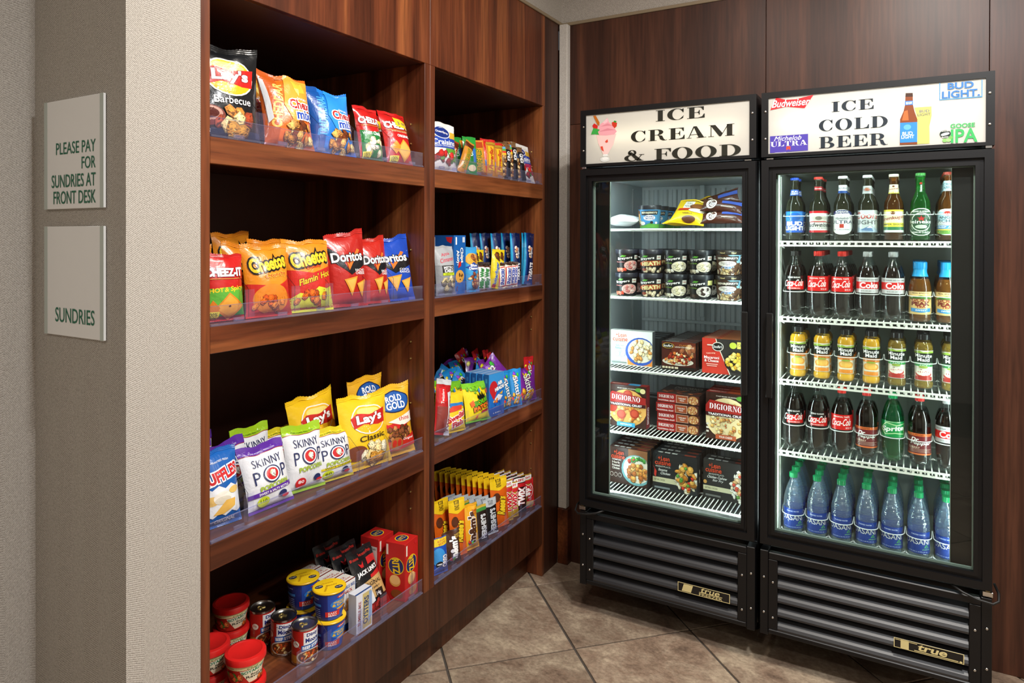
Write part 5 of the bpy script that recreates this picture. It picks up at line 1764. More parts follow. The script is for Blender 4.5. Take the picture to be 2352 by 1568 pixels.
for kd, u0, u1, n, ds, ps, yw in (('herb', .349, .529, 8, 'brown herb chicken frozen meal box', .045, -.05), ('sesame', .540, .736, 8, 'black sesame chicken frozen meal box', .045, .0), ('cashew', .753, .939, 2, 'black cashew stir fry frozen meal box', .041, -.04)):
    frz('frozen_meal_box', lean(kd), '%s, lowest freezer shelf' % ds, 'frozen meal', u0, u1, 4, {'herb': 2.85, 'sesame': 2.866, 'cashew': 2.878}[kd], n, ps, v=1090, yaw=yw, group=gp)

# soft packs lying on the top freezer shelf
k_silver = bag_pack(.15, .11, .05, '#d8dde0', [R('#eef0f0', .3, .1, .6, .3), T('#55585c', 'ICE CREAM', .45, .2, .2, .08)], 31, crk=1.4, fold=0)
k_yel = bag_pack(.15, .15, .035, '#f0c818', [R('#f4f2e6', .22, .55, .5, .85), T('#2a2620', 'TOLL', .36, .76, .2, .09), T('#2a2620', 'HOUSE', .36, .63, .22, .09), T('#2a2620', 'Nestle', .45, .92, .36, .07), R('#c8341f', .1, .45, .5, .53), E('#6a3a1c', .68, .62, .26, .14), E('#f4ead2', .7, .46, .26, .08), E('#8a5226', .68, .66, .22, .1), E('#5a3018', .55, .14, .2, .1), T('#2a2620', 'VANILLA', .45, .32, .3, .06)], 33, crk=1.2)
k_dove = bag_pack(.165, .065, .03, '#4a2418', [E('#f2e6da', .24, .5, .14, .36), E('#4a2418', .25, .5, .1, .28), T(W, 'Dove', .26, .5, .2, .4, sh=.3), R('#3d56a8', .5, .55, 1, .8), R('#e8d8c4', .5, .3, .8, .34)], 35, crk=1.0)


def lay(kit, name, label, cat, u, v, z, rot, group=None, y=yf):
    x = on(u, v, 1, y).x
    return spawn(kit, name, label, cat, (x, y, z), rot, group)


lay(k_silver, 'frozen_pouch', 'silver ice cream pouch lying at left of the top freezer shelf', 'pouch', 1424, 510, FRZ[0] + .028, (math.radians(-82), 0, .06), y=2.77)
lay(k_yel, 'frozen_cookie_bag', 'yellow cookie sandwich bag propped up on the top freezer shelf', 'frozen snack', 1574, 500, FRZ[0] + .016, (math.radians(-48), .12, -.1), 'frozen cookie bags', y=2.775)
lay(k_yel, 'frozen_cookie_bag', 'yellow cookie bag lying flat under the propped one', 'frozen snack', 1562, 510, FRZ[0] + .020, (math.radians(-84), 0, .2), 'frozen cookie bags', y=2.80)
lay(k_yel, 'frozen_cookie_bag', 'yellow cookie bag at the back of the top freezer shelf', 'frozen snack', 1612, 480, FRZ[0] + .03, (math.radians(-42), -.2, -.3), 'frozen cookie bags', y=2.92)
lay(k_dove, 'ice_cream_bar', 'brown wrapped ice cream bar with blue stripe, lowest of the pile', 'ice cream bar', 1656, 510, FRZ[0] + .018, (math.radians(-40), 0, .02), 'ice cream bars', y=2.775)
lay(k_dove, 'ice_cream_bar', 'brown wrapped ice cream bar tilted on top of the pile', 'ice cream bar', 1654, 490, FRZ[0] + .062, (math.radians(-35), .10, -.02), 'ice cream bars', y=2.80)
lay(k_dove, 'ice_cream_bar', 'brown wrapped ice cream bar standing behind the pile', 'ice cream bar', 1656, 470, FRZ[0] + .085, (math.radians(-20), -.3, -.1), 'ice cream bars', y=2.89)


# ================================================================== snacks on the built-in shelves
def fit_px(k, u0, u1, vt, X):
    vb = on(0, 0, 0, X)
    um = (u0 + u1) / 2
    top = on(um, vt, 0, X)
    y0, y1 = on(u0, vt, 0, X).y, on(u1, vt, 0, X).y
    return (y0 + y1) / 2, y1 - y0, top.z - SHZ[k]


UN = ['left unit', 'right unit']
SN = ['top shelf', 'second shelf', 'third shelf', 'bottom shelf']


def put(kit, name, label, cat, k, Y, X, lean=-8, roll=0, yaw=0, dz=0.0, group=None):
    from mathutils import Euler
    rot = Euler((math.radians(lean), math.radians(roll), PI / 2 + math.radians(yaw))).to_matrix()
    lo, front, ya, yb = 9.0, -9.0, 9.0, -9.0
    for p in kit:
        for v in list(p[1].vertices)[::3]:
            q = rot @ v.co
            lo, front, ya, yb = min(lo, q.z), max(front, q.x), min(ya, q.y), max(yb, q.y)
    # rest on the shelf board, behind the front rail, between the side panels
    u = UNITS[0 if Y < 2.0 else 1]
    Y = min(max(Y, u['yi0'] + .003 - ya), u['yi1'] - .003 - yb)
    return spawn(kit, name, label, cat, (min(X, -.0155 - front), Y, SHZ[k] + .0012 - lo + dz), (math.radians(lean), math.radians(roll), PI / 2 + math.radians(yaw)), group)


def row(mk, name, label, cat, k, u0, u1, vt, X=-.05, lean=-8, roll=0, yaw=0, group=None, back=(), W_=None, H_=None, dep=.0):
    """front pack sized and placed from its photo outline; back = [(dX, dY, lean, roll, yaw, label)]"""
    Y, w, h = fit_px(k, u0, u1, vt, X)
    w, h = W_ or w, H_ or h
    h /= max(.7, math.cos(math.radians(lean)))
    kit = mk(w, h)
    put(kit, name, label, cat, k, Y, X, lean, roll, yaw, group=group)
    for b in back:
        put(kit, name, b[5], cat, k, Y + b[1], X + b[0], b[2], b[3], b[4], group=group, dz=b[6] if len(b) > 6 else 0)
    return Y, w, h, kit


YE, RD, OR, BL, GN, PU, BK = '#f2c81e', '#c8241f', '#e2741a', '#1f5fc4', '#2f8f3a', '#5a2a9a', '#17181b'
chips = ['#e8b860', '#f0cc7c', '#d99a3c', '#f6dc9c']


def lays(base, flav, fc, foodc, extra=()):
    def mk(w, h):
        pr = [E('#f4f0e4', .54, .66, .36, .20), E('#f3bd22', .54, .66, .335, .185), E('#fbe07a', .54, .76, .22, .06), P(RD, (.18, .70), (.3, .745), (.55, .73), (.91, .77), (.88, .58), (.7, .565), (.4, .60), (.22, .56)), T(W, "Lay's", .545, .66, .54, .15, rot=3, sh=.1, b=.04, o='#8f1512'), T(fc, flav, .56, .42, .56, .075, rot=2)] + list(extra)
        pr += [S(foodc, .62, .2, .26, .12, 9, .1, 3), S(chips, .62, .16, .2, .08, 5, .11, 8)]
        return bag_pack(w, h, .06, base, pr, 3, tilt=.0, wave=.03, crk=1.5)
    return mk


bbq = lays('#15171a', 'Barbecue', '#f2f2f2', ['#6a1f14', '#a8482a', '#d98a3a'], [E('#7a2a1a', .2, .25, .24, .1), E('#c89a8a', .2, .27, .2, .07), E('#5a1810', .2, .27, .15, .05), R('#1c2b46', .02, .05, .98, .13), T('#dfe4ea', 'CHIPS', .15, .1, .2, .03)])
row(bbq, 'chip_bag', 'black barbecue chip bag at the left end of the top shelf', 'chip bag', 0, 446, 583, 103, X=-.09, lean=-6, yaw=-12, group='snack bags', W_=.20)


def chex(base, side, flav):  # side: True for the cheddar kind
    def mk(w, h):
        d2 = '#b9541a' if side else '#164f9c'
        pr = [P(d2, (0, 0), (.2, 0), (.34, 1), (0, 1)), P('#f0a23a' if side else '#2f8fe0', (.5, 1), (.34, .55), (.52, .3), (1, .6), (1, .95)), T('#f0b860' if side else '#4aa4ee', flav, .24, .55, .62, .17, rot=80, b=.04)]
        if side:
            pr += [P('#f0c040', (.6, .92), (.86, .95), (.9, .78), (.64, .74)), P('#f8dc7a', (.62, .8), (.74, .82), (.7, .7))]
        pr += [T(W, 'SAVORY', .76, .66, .24, .035), T('#b5221f', 'Chex', .69, .575, .5, .13, rot=4, b=.03, o=W, ow=.09), T('#2448b0', 'mix', .75, .44, .38, .12, rot=4, b=.03, o=W, ow=.09), S(['#c8883c', '#e0ac5a', '#8a4a20', '#f0cf8a', '#6a3216'], .62, .18, .3, .15, 26, .085, 4)]
        if side:
            pr.append(P('#c9ccd0', (.0, .88), (.07, .86), (.13, .36), (.05, .3)))
        return bag_pack(w, h, .07, base, pr, 7 if side else 9, wave=.08 if side else .02, tilt=-.05, crk=1.3)
    return mk


row(chex('#e0691c', 1, 'CHEDDAR'), 'snack_mix_bag', 'orange cheddar snack mix bag, foremost, top shelf', 'snack bag', 0, 612, 716, 170, lean=-12, yaw=-8, group='snack bags',
    back=[(-.12, -.03, -10, -4, 0, 'orange snack mix bag half hidden behind the foremost one')])
row(chex('#1f78cf', 0, 'TRADITIONAL'), 'snack_mix_bag', 'blue traditional snack mix bag, foremost, top shelf', 'snack bag', 0, 722, 812, 204, lean=-16, yaw=-8, group='snack bags',
    back=[(-.1, -.045, -8, -3, 0, 'blue snack mix bag half hidden behind the foremost one')])


def cheez(kind):
    def mk(w, h):
        pr = [R('#b51a1c', 0, .62, 1, .64), T(W, 'CHEEZ-IT', .5, .72, .9, .13, b=.05, o='#7a0f10', ow=.04), R('#e8b04a', .1, .62, .9, .627)]
        if kind == 'white':
            pr += [P('#1f7a3a', (.05, .02), (.95, .02), (.98, .56), (.5, .5), (.04, .54)), T(W, 'WHITE', .25, .48, .32, .05), T(W, 'Cheddar', .68, .48, .46, .07, sh=.1, b=.03), S(['#f2e8bc', '#e9d99a', '#fbf4d8'], .5, .26, .34, .15, 12, .13, 5)]
        elif kind == 'hot':
            pr += [P('#2f8f3a', (0, .08), (1, .08), (1, .5), (.5, .46), (0, .5)), E('#5fae3a', .5, .3, .5, .2), T('#f5d02a', 'HOT', .26, .46, .3, .065, rot=3, b=.04), T('#f5d02a', '& Spicy', .68, .47, .5, .09, rot=6, sh=.2, b=.02), P('#e08a2a', (.2, .18), (.55, .42), (.95, .22), (.6, .02)), P('#f0a840', (.26, .19), (.55, .39), (.88, .22), (.6, .06)), P('#d97a20', (.0, .12), (.18, .32), (.34, .2), (.2, .08)), E('#5a2a10', .56, .22, .03, .015)]
        else:
            pr += [T('#f5d9a8', 'BAKED SNACK CRACKERS', .5, .6, .6, .022), T(W, 'ORIGINAL', .6, .52, .5, .05, b=.03), P('#f0c82a', (.42, .9), (.9, .82), (.86, .66), (.42, .72)), T('#2a2a6a', '3 oz', .66, .78, .3, .07), P('#e59a34', (.25, .26), (.55, .46), (.9, .28), (.6, .06)), P('#f2b858', (.3, .26), (.55, .42), (.84, .28), (.6, .1)), P('#e0922c', (.08, .3), (.26, .42), (.4, .3), (.24, .18))]
        pr += [R('#f0e04a', .06, .04, .34, .15), T('#3a3a1a', '100%', .2, .11, .2, .05), T('#3a3a1a', 'REAL', .2, .065, .2, .035)]
        return bag_pack(w, h, .055, '#c3201f', pr, {'white': 11, 'hot': 12, 'orig': 13}[kind], tilt=-.05, crk=1.2)
    return mk


row(cheez('white'), 'cracker_bag', 'red and green white cheddar cracker bag, foremost, top shelf', 'cracker bag', 0, 829, 878, 246, lean=-12, yaw=-5, group='snack bags',
    back=[(-.1, -.05, -10, -5, 0, 'red cracker bag just behind the foremost white cheddar bag'), (-.16, .02, -6, 4, 0, 'red cracker bag at the back of the white cheddar row')])
row(cheez('orig'), 'cracker_bag', 'red original cracker bag at the right of the top shelf', 'cracker bag', 0, 906, 960, 262, lean=-14, yaw=-4, group='snack bags',
    back=[(-.11, -.03, -8, 0, 0, 'red cracker bag behind the one at the right')])

# ---- second shelf, left unit
row(cheez('hot'), 'cracker_bag', 'red hot and spicy cracker bag at the left of the second shelf', 'cracker bag', 1, 465, 557, 586, X=-.07, lean=-4, yaw=-8, group='snack bags')


def cheetos(kind):
    def mk(w, h):
        pr = []
        if kind == 'hot':
            pr += [P('#c52a22', (0, 0), (1, 0), (1, .62), (.5, .52), (0, .58)), P('#d8d83a', (0, 0), (1, 0), (1, .34), (.8, .3), (.6, .33), (.4, .22), (.2, .26), (0, .18)), T('#f5c62a', "Flamin' Hot", .56, .46, .76, .09, rot=14, sh=.25, b=.02, o='#7a1212')]
        else:
            pr += [P('#c52a22', (0, 0), (1, 0), (1, .52), (.6, .4), (0, .46)), E('#e0842a', .5, .24, .4, .2), T('#b8261c', 'Crunchy', .62, .56, .52, .085, rot=8, b=.02, o='#f5d24a')]
        pr += [T('#f3c62b', 'Cheetos', .5, .73, .84, .2, rot=9, b=.04, o='#161412', ow=.1)]
        if kind == 'hot':
            pr += [T(RD, 'Crunchy', .54, .6, .34, .05, rot=8)]
        pr += [S(['#d8611a', '#e8842c', '#c24a14'], .5, .15, .36, .12, 12, .08, 3)]
        return bag_pack(w, h, .06, '#e08a22', pr, 15 if kind == 'hot' else 17, wave=.03, crk=1.4)
    return mk


row(cheetos('crunchy'), 'chip_bag', 'orange crunchy cheese puff bag, foremost, second shelf', 'chip bag', 1, 570, 664, 566, lean=-9, yaw=-10, group='snack bags',
    back=[(-.09, -.01, -6, 3, 0, 'orange cheese puff bag directly behind the foremost one'), (-.16, -.13, -4, 0, -4, 'orange cheese puff bag behind the hot and spicy crackers'), (-.22, .06, -2, -3, 5, 'tall orange cheese puff bag at the back of the second shelf', .03)])
row(cheetos('hot'), 'chip_bag', 'orange and red hot cheese puff bag, foremost, second shelf', 'chip bag', 1, 668, 758, 553, lean=-9, yaw=-12, group='snack bags',
    back=[(-.1, -.05, -6, 0, 0, 'hot cheese puff bag half hidden behind the foremost one')])


def doritos(base, flav):
    def mk(w, h):
        pr = [P('#17161a', (.02, .80), (.2, .72), (.42, .5), (.6, .72), (.98, .66), (.96, .56), (.5, .42), (.05, .62)), P('#e0742a', (.38, .62), (.44, .48), (.8, .74), (.72, .76), (.46, .56)), T('#f2f2f2', 'Doritos', .47, .66, .8, .13, rot=3, b=.03, o='#17161a'), T('#f2f2f2', flav[0], .76, .48, .3, .035), T('#f2f2f2', flav[1], .76, .44, .3, .035), P('#e29a34', (.3, .36), (.66, .4), (.52, .14)), P('#f0b858', (.35, .345), (.62, .375), (.52, .19)), P('#e29a34', (.64, .3), (.92, .36), (.8, .12)), P('#efb452', (.68, .295), (.88, .335), (.8, .17))]
        return bag_pack(w, h, .055, base, pr, 19 if base == RD else 21, tilt=.18, crk=1.5)
    return mk


row(doritos('#b3231d', ('NACHO', 'CHEESE')), 'chip_bag', 'red tortilla chip bag with a raised top corner, second shelf', 'chip bag', 1, 762, 838, 535, lean=-7, yaw=-12, group='snack bags')
row(doritos('#b8261c', ('NACHO', 'CHEESE')), 'chip_bag', 'red tortilla chip bag next to the blue one', 'chip bag', 1, 836, 892, 548, lean=-8, yaw=-8, group='snack bags')
row(doritos('#1c48b4', ('COOL', 'RANCH')), 'chip_bag', 'blue tortilla chip bag at the right of the second shelf', 'chip bag', 1, 892, 968, 548, lean=-12, yaw=-14, group='snack bags')


# ---- third shelf, left unit
def ruffles(w, h):
    pr = [P('#e9edf2', (0, .5), (.12, .54), (.25, .49), (.4, .54), (.55, .49), (.7, .54), (.85, .49), (1, .53), (1, .18), (.85, .15), (.7, .19), (.55, .14), (.4, .19), (.25, .14), (.12, .18), (0, .15)), T('#c8242a', 'RUFFLES', .5, .66, .94, .15, rot=12, b=.05, o=W, ow=.09), T('#dfe8f4', 'GUARANTEED FRESH', .5, .84, .5, .025), E('#e8c070', .22, .36, .18, .06), E('#f4efe2', .48, .38, .22, .08), E('#ddd6c4', .48, .35, .2, .05), P('#e8b858', (.25, .18), (.55, .34), (.8, .34), (.78, .24), (.5, .17)), E('#e9c46a', .78, .45, .14, .045), T('#dfe8f4', 'ORIGINAL', .55, .09, .5, .05)]
    return bag_pack(w, h, .06, '#1a5fb0', pr, 23, crk=1.3)


def skinny(col, flav, cal):
    def mk(w, h):
        pr = [R(col, 0, .86, 1, 1), R('#b5222a', 0, .852, 1, .858), R(col, 0, 0, 1, .05), T('#dcd4ee' if col == PU else '#3a4a10', 'PURE POPPED PERFECTION', .5, .885, .6, .022), T('#27305e', 'SKINNY', .52, .72, .66, .12, b=-.008), T('#27305e', 'P', .22, .5, .13, .19, b=-.008), T('#27305e', 'P', .84, .52, .13, .19, b=-.008), E('#27305e', .54, .51, .2, .13), E(W, .54, .51, .17, .11), E('#c8252a', .54, .51, .14, .09), S(['#f4ead0', '#fbf6e6', '#e8d8ae'], .54, .51, .06, .04, 7, .05, 3), T('#9fb82a', 'POPCORN', .56, .34, .66, .075, rot=3, b=.03)]
        if flav:
            pr += [P(col, (0, .22), (1, .26), (1, .33 if col == PU else .3), (0, .28 if col == PU else .26)), T(W if col == PU else '#3a3a1a', flav, .54, .265, .7, .035, rot=2)]
        pr += [E('#c5d428' if cal != '80' else '#c8252a', .28, .14, .13, .075), T('#2a3a10' if cal != '80' else W, cal, .28, .155, .14, .045), E('#27305e', .72, .17, .1, .05), E('#c8252a', .78, .13, .09, .025)]
        return bag_pack(w, h, .055, '#dfe1e6', pr, {PU: 25, '#9ac220': 27}.get(col, 29), sealc=col, st=.1, crk=1.3, wave=.02)
    return mk


row(ruffles, 'chip_bag', 'blue ridged potato chip bag at the left of the third shelf', 'chip bag', 2, 462, 553, 1040, X=-.07, lean=-10, yaw=-8, group='snack bags')
gp2 = 'snack bags'
row(skinny(PU, 'SWEET & SALTY KETTLE', '110'), 'popcorn_bag', 'purple and white popcorn bag, foremost, third shelf', 'popcorn bag', 2, 578, 672, 1030, lean=-16, roll=-3, yaw=-8, group=gp2,
    back=[(-.1, -.04, -12, -6, 0, 'purple popcorn bag leaning just behind the foremost one'), (-.2, -.1, -8, 0, 0, 'purple popcorn bag behind the blue ridged chips'), (-.27, -.05, -6, 0, 0, 'purple popcorn bag furthest back on the third shelf')])
row(skinny('#9ac220', '', '80'), 'popcorn_bag', 'lime green and white popcorn bag, foremost, third shelf', 'popcorn bag', 2, 665, 744, 985, lean=-12, roll=2, yaw=-8, group=gp2, X=-.07,
    back=[(-.13, -.08, -8, 0, 0, 'lime green popcorn bag tucked behind the foremost green one')])
row(skinny('#d9c92a', 'WHITE CHEDDAR', '60'), 'popcorn_bag', 'yellow and white popcorn bag, foremost, third shelf', 'popcorn bag', 2, 727, 808, 990, lean=-12, roll=2, yaw=-8, group=gp2, X=-.06,
    back=[(-.15, -.08, -8, 0, 0, 'yellow popcorn bag standing behind the foremost yellow one')])
row(lays('#f0c420', 'Classic', '#3a2c14', ['#7a3a22', '#f0e4c0', '#e8d8a8'], [E('#7a3d26', .22, .24, .2, .1)]), 'chip_bag', 'yellow classic potato chip bag, foremost, third shelf', 'chip bag', 2, 797, 893, 912, lean=-10, yaw=-10, group=gp2,
    back=[(-.12, -.09, -10, -5, 0, 'yellow classic chip bag behind the foremost yellow one')])


def rold(w, h):
    pr = [E('#12224a', .56, .76, .40, .15), E('#245aa8', .56, .76, .375, .135), T(W, 'ROLD', .55, .81, .42, .09, b=.03), T(W, 'GOLD', .57, .71, .5, .1, b=.03), P('#c8241f', (0, .56), (.3, .46), (.7, .5), (1, .62), (1, .48), (.7, .40), (.3, .36), (0, .44)), P('#f2ece0', (.3, .5), (1, .6), (1, .46), (.65, .42)), T('#c8241f', 'thins', .72, .52, .32, .06), S(['#7a4224', '#9a5c34', '#5a2c16', '#b87c4a'], .5, .32, .44, .1, 40, .06, 4), P('#c52a1e', (0, .26), (.5, .2), (1, .3), (1, .12), (.5, .08), (0, .12)), T(W, 'Original', .78, .22, .32, .04, sh=.2), E('#a8642f', .45, .18, .16, .09), E('#c52a1e', .4, .19, .05, .05), E('#c52a1e', .52, .19, .05, .05)]
    return bag_pack(w, h, .06, '#e8b02a', pr, 41, crk=1.2, tilt=.1, slim=1.9)


row(rold, 'pretzel_bag', 'gold pretzel bag with blue oval, foremost at the right', 'pretzel bag', 2, 888, 962, 888, lean=-11, yaw=-12, group=gp2,
    back=[(-.1, -.07, -8, 4, 0, 'gold pretzel bag standing behind the foremost one', .02)])


# ---- bottom shelf, left unit: cans, cups and boxes (placed by where they stand)
def floor_px(u, v, k):
    return on(u, v, 2, SHZ[k])


def cup_kit():
    r0, r1, hz = .041, .050, .058
    rf = lambda z: r0 + (r1 - r0) * z / hz
    pr = [R('#b8271c', 0, 0, 1, 1), R('#e8d9a4', 0, .8, 1, 1), T('#8a6a2a', 'Whole & Natural Taste', .2, .9, .26, .08), P('#e9dfc0', (.4, .76), (.72, .82), (.74, .1), (.52, .05)), T('#2f7a3a', 'Chef', .56, .86, .14, .1), T('#2f7a3a', 'BOYARDEE', .58, .7, .32, .17, rot=6, b=.04, o=W), T('#2a2a22', 'Beef', .6, .5, .12, .1), T('#2a2a22', 'Ravioli', .6, .38, .24, .14), S(['#d8452a', '#e8703a', '#5a9a3a'], .3, .35, .16, .2, 10, .045, 3), S(['#d8702a', '#b8401c'], .68, .14, .12, .1, 6, .04, 4)]
    return [('cup', MB().lathe([(0, .003), (r0 - .003, .003), (r0 - .001, 0), (r0, .001), (r1, hz)], 32, '#b8271c').mesh('cup', 'plastic_color', 40)),
            ('lid', MB().lathe([(r1 + .001, hz - .004), (r1 + .004, hz - .002), (r1 + .004, hz + .01), (r1 + .002, hz + .014), (r1 - .006, hz + .0155), (r1 - .010, hz + .0125), (0, hz + .0125)], 36, '#d2211f').mesh('lid', 'plastic_color', 40)),
            ('sleeve', cyl_print(pr, 2 * PI * .0455 * .7, .004, hz - .004, lambda z: rf(z) + .0003, 'ink'))]


KC = cup_kit()
CH = .0725


def stack(kit, name, lab, cat, x, y, n, step, group, yaw=0):
    for i in range(n):
        spawn(kit, name, lab % ORD[i] if n > 1 else lab, cat, (x, y, SHZ[3] + .0005 + i * step), (0, 0, PI / 2 + yaw), group)


g3 = 'tinned and cupped meals'
stack(KC, 'pasta_cup', 'red-lidded pasta cup in the stack furthest back, %s from the bottom', 'pasta cup', -.313, 1.409, 2, CH, g3, -.5)
stack(KC, 'pasta_cup', 'red-lidded pasta cup in the stack against the left side, %s from the bottom', 'pasta cup', -.181, 1.236, 2, CH, g3, -.5)
stack(KC, 'pasta_cup', 'red-lidded pasta cup in the foremost stack, %s from the bottom', 'pasta cup', -.066, 1.262, 2, CH, g3, -.55)


def can_kit():
    r, h = .0375, .108
    pr = [R('#b3231c', 0, 0, 1, 1), R('#eceef0', .42, .52, .95, .97), T('#1f2f78', 'Dinty', .68, .86, .36, .14, b=.04), T('#1f2f78', 'Moore', .68, .71, .42, .14, b=.04), P('#2a5fa8', (.36, .56), (.96, .62), (.96, .44), (.36, .38)), T(W, 'BEEF STEW', .66, .5, .54, .1, rot=4, b=.04), E('#e9e2d0', .2, .6, .1, .1), T('#b3231c', '10g', .2, .61, .1, .07), R('#b87a2a', 0, 0, 1, .24), E('#d9d0c0', .62, .2, .4, .22), E('#6a3418', .62, .2, .35, .19), S(['#d8642a', '#e8b060', '#8a4a22', '#f0cf9a', '#b84a1c'], .64, .2, .3, .15, 24, .05, 4)]
    rim = [(r - .0045, h - .004), (r - .0025, h - .002), (r - .002, h), (r + .001, h), (r + .0012, h - .003), (r - .0006, h - .0045)]
    return [('can', MB().lathe([(0, .002), (r - .004, .002), (r - .002, 0), (r + .0008, .001), (r + .0008, .004), (r - .0004, .006), (r - .0004, h - .005)] + rim[::-1][0:0] + [(r - .0006, h - .0045), (r + .0012, h - .003), (r + .001, h), (r - .002, h), (r - .003, h - .004)], 36).mesh('can', 'steel', 40)),
            ('end', MB().lathe([(r - .0028, h - .0042), (r - .006, h - .0052), (r - .009, h - .0040), (r - .012, h - .0050), (r - .02, h - .0046), (0, h - .0046)], 32, cap=False).mesh('end', 'steel', True)),
            ('pull_tab', MB().tube([(.006 * math.cos(t) - .008, .009 * math.sin(t), h - .003) for t in [2 * PI * q / 14 for q in range(15)]], .0016, 6).box(-.003, -.004, h - .0042, .008, .004, h - .0022).mesh('tab', 'brass')),
            ('label', MB().lathe([(r, .0075), (r, h - .0065)], 36, '#b3231c', cap=False).mesh('label', 'label_film', True), [('label_print', cyl_print(pr, .105, .008, h - .007, lambda z: r + .0002))])]


KCAN = can_kit()
for lab, x, y, yw in (('stew can furthest back of the three', -.262, 1.485, -.45), ('stew can in the middle of the three, turned aside', -.166, 1.485, -1.1), ('stew can in front of the other two', -.077, 1.484, -.6)):
    spawn(KCAN, 'food_can', lab, 'can', (x, y, SHZ[3] + .0005), (0, 0, PI / 2 + yw), g3)


def mac_kit():
    r0, r1, hz = .038, .048, .085
    rf = lambda z: r0 + (r1 - r0) * z / hz
    pr = [R('#1f2a78', 0, 0, 1, 1), R('#2a4fae', .4, 0, 1, 1), E('#c8302a', .64, .86, .1, .06), T(W, 'KRAFT', .64, .86, .14, .06), E('#2f7fd8', .64, .6, .2, .2), T(YE, 'macaroni', .64, .68, .3, .1, b=.02), T(YE, '& CHEESE', .64, .56, .34, .1, b=.04), E('#f0a82a', .66, .4, .12, .05), R('#d8302a', .36, .14, .6, .34), T(W, 'EASY', .48, .27, .14, .08), T(W, 'MAC', .48, .18, .14, .08), S(['#f0c060', '#e8a848'], .78, .2, .14, .12, 10, .04, 4), T('#b9c6ec', 'DIRECTIONS', .16, .85, .22, .05), R('#3a86d8', .06, .55, .3, .65)] + [R('#8f9cd0', .08, .1 + .08 * q, .28, .13 + .08 * q) for q in range(5)]
    lid = [E(YE, .5, .5, .5, .5), E('#262a4a', .2, .6, .13, .1), E('#262a4a', .74, .3, .13, .1), T('#c89a18', 'cheese', .5, .72, .4, .1), T('#c89a18', 'easy', .62, .5, .3, .1), T('#c89a18', 'macaroni', .35, .4, .4, .09, rot=60), T('#f0e6c0', 'NO MESS', .2, .6, .18, .05), T('#f0e6c0', 'NO MESS', .74, .3, .18, .05)]
    R2 = r1 + .003
    return [('cup', MB().lathe([(0, .003), (r0 - .003, .003), (r0 - .001, 0), (r0, .001), (r1, hz)], 32, '#1f2a78').mesh('cup', 'plastic_color', 40)),
            ('lid', MB().lathe([(R2, hz), (R2 + .0005, hz + .003), (R2 - .001, hz + .0045), (0, hz + .0045)], 36, '#e9b91a').mesh('lid', 'plastic_color', 40), [('lid_print', art(lid, 2 * R2 * .96, 2 * R2 * .96, lambda x, y, e: (x - R2 * .96, y - R2 * .96, hz + .0046 + e), 'ink'))]),
            ('sleeve', cyl_print(pr, 2 * PI * .043 * .72, .003, hz - .002, lambda z: rf(z) + .0003, 'ink'))]


KM = mac_kit()
for lab, x, y, yw in (('foremost', -.068, 1.577, -.45), ('rear', -.185, 1.58, -.4)):
    stack(KM, 'noodle_cup', 'yellow-lidded macaroni cup, %s stack, ' % lab + '%s from the bottom', 'macaroni cup', x, y, 2, .0905, g3, yw)

k_tuna = box_pack(.075, .045, .15, '#e6e4e0', [R('#1f4f9a', 0, 0, 1, .12), T('#1f4f9a', 'BUMBLE BEE', .5, .9, .9, .07), T('#b8302a', 'SNACK', .5, .8, .6, .07), S(['#e0a860', '#c88a4a'], .5, .45, .4, .2, 12, .12, 3)], side='#2f6fc0', top=[R('#7a2a22', 0, 0, 1, .12), T('#b8402f', 'SNACK', .45, .64, .6, .22), T('#b8402f', 'ON THE RUN!', .5, .36, .8, .16)], topc='#e6e2da', left=[T(W, 'BUMBLE BEE', .5, .5, .6, .3, rot=90)])
k_oys = box_pack(.075, .032, .125, '#e4e6ec', [R('#dfe3ee', 0, 0, 1, 1), R('#cdbb7a', .4, .05, .95, .95), T('#27406f', 'OYSTERS', .6, .5, .7, .3, rot=86, b=.03), T('#a8342a', 'BUMBLE BEE', .2, .5, .6, .16, rot=86), P('#8fa8d0', (.75, .1), (.98, .3), (.98, .9), (.8, .95))], side='#c9ccd4', top=[R('#2a4a86', 0, 0, 1, .2)], topc='#d9dbe2')
Yb = floor_px(838, 1458, 3)
for i in range(4):
    spawn(k_tuna, 'snack_box', 'white and red canned fish snack box, %s from the front' % ORD[i], 'snack box', (Yb.x - .09 - i * .05, Yb.y + .0, SHZ[3] + .0005), (0, 0, PI / 2), 'boxed snacks')
spawn(k_oys, 'snack_box', 'white and blue oysters box in front of the fish snack boxes', 'snack box', (Yb.x - .03, Yb.y + .02, SHZ[3] + .0005), (0, 0, PI / 2), 'boxed snacks')


def jerky(w, h):
    pr = [R('#17181a', 0, .82, 1, 1), T('#d8352a', 'Great source of Protein', .66, .9, .5, .05), T('#d8352a', '80 calories', .2, .86, .3, .045), P('#c8282a', (.5, .5), (1, .5), (1, .82), (.62, .82)), P('#c9a46a', (0, .2), (1, .2), (1, .52), (0, .46)), P('#1a1a1c', (0, .52), (.6, .55), (.95, .6), (.9, .72), (.3, .7), (0, .66)), T(W, "JACK LINK'S", .5, .62, .8, .09, rot=3, sh=.1, b=.04), P('#c8282a', (.24, .78), (.3, .7), (.4, .7), (.44, .8), (.36, .75), (.32, .75)), T('#2a2018', 'ORIGINAL', .5, .42, .7, .06), T('#2a2018', 'BEEF JERKY', .5, .34, .5, .03), R('#141416', .5, .16, .82, .3), T(W, '14g', .62, .23, .18, .08), P('#f0f2f4', (.16, .12), (.42, .16), (.38, .32), (.2, .28)), R('#8a1f20', 0, 0, 1, .14), S(['#5a1614', '#a8302a'], .5, .08, .4, .06, 8, .09, 3)]
    return bag_pack(w, h, .03, '#1a1a1c', pr, 43, crk=.8, tilt=.0)


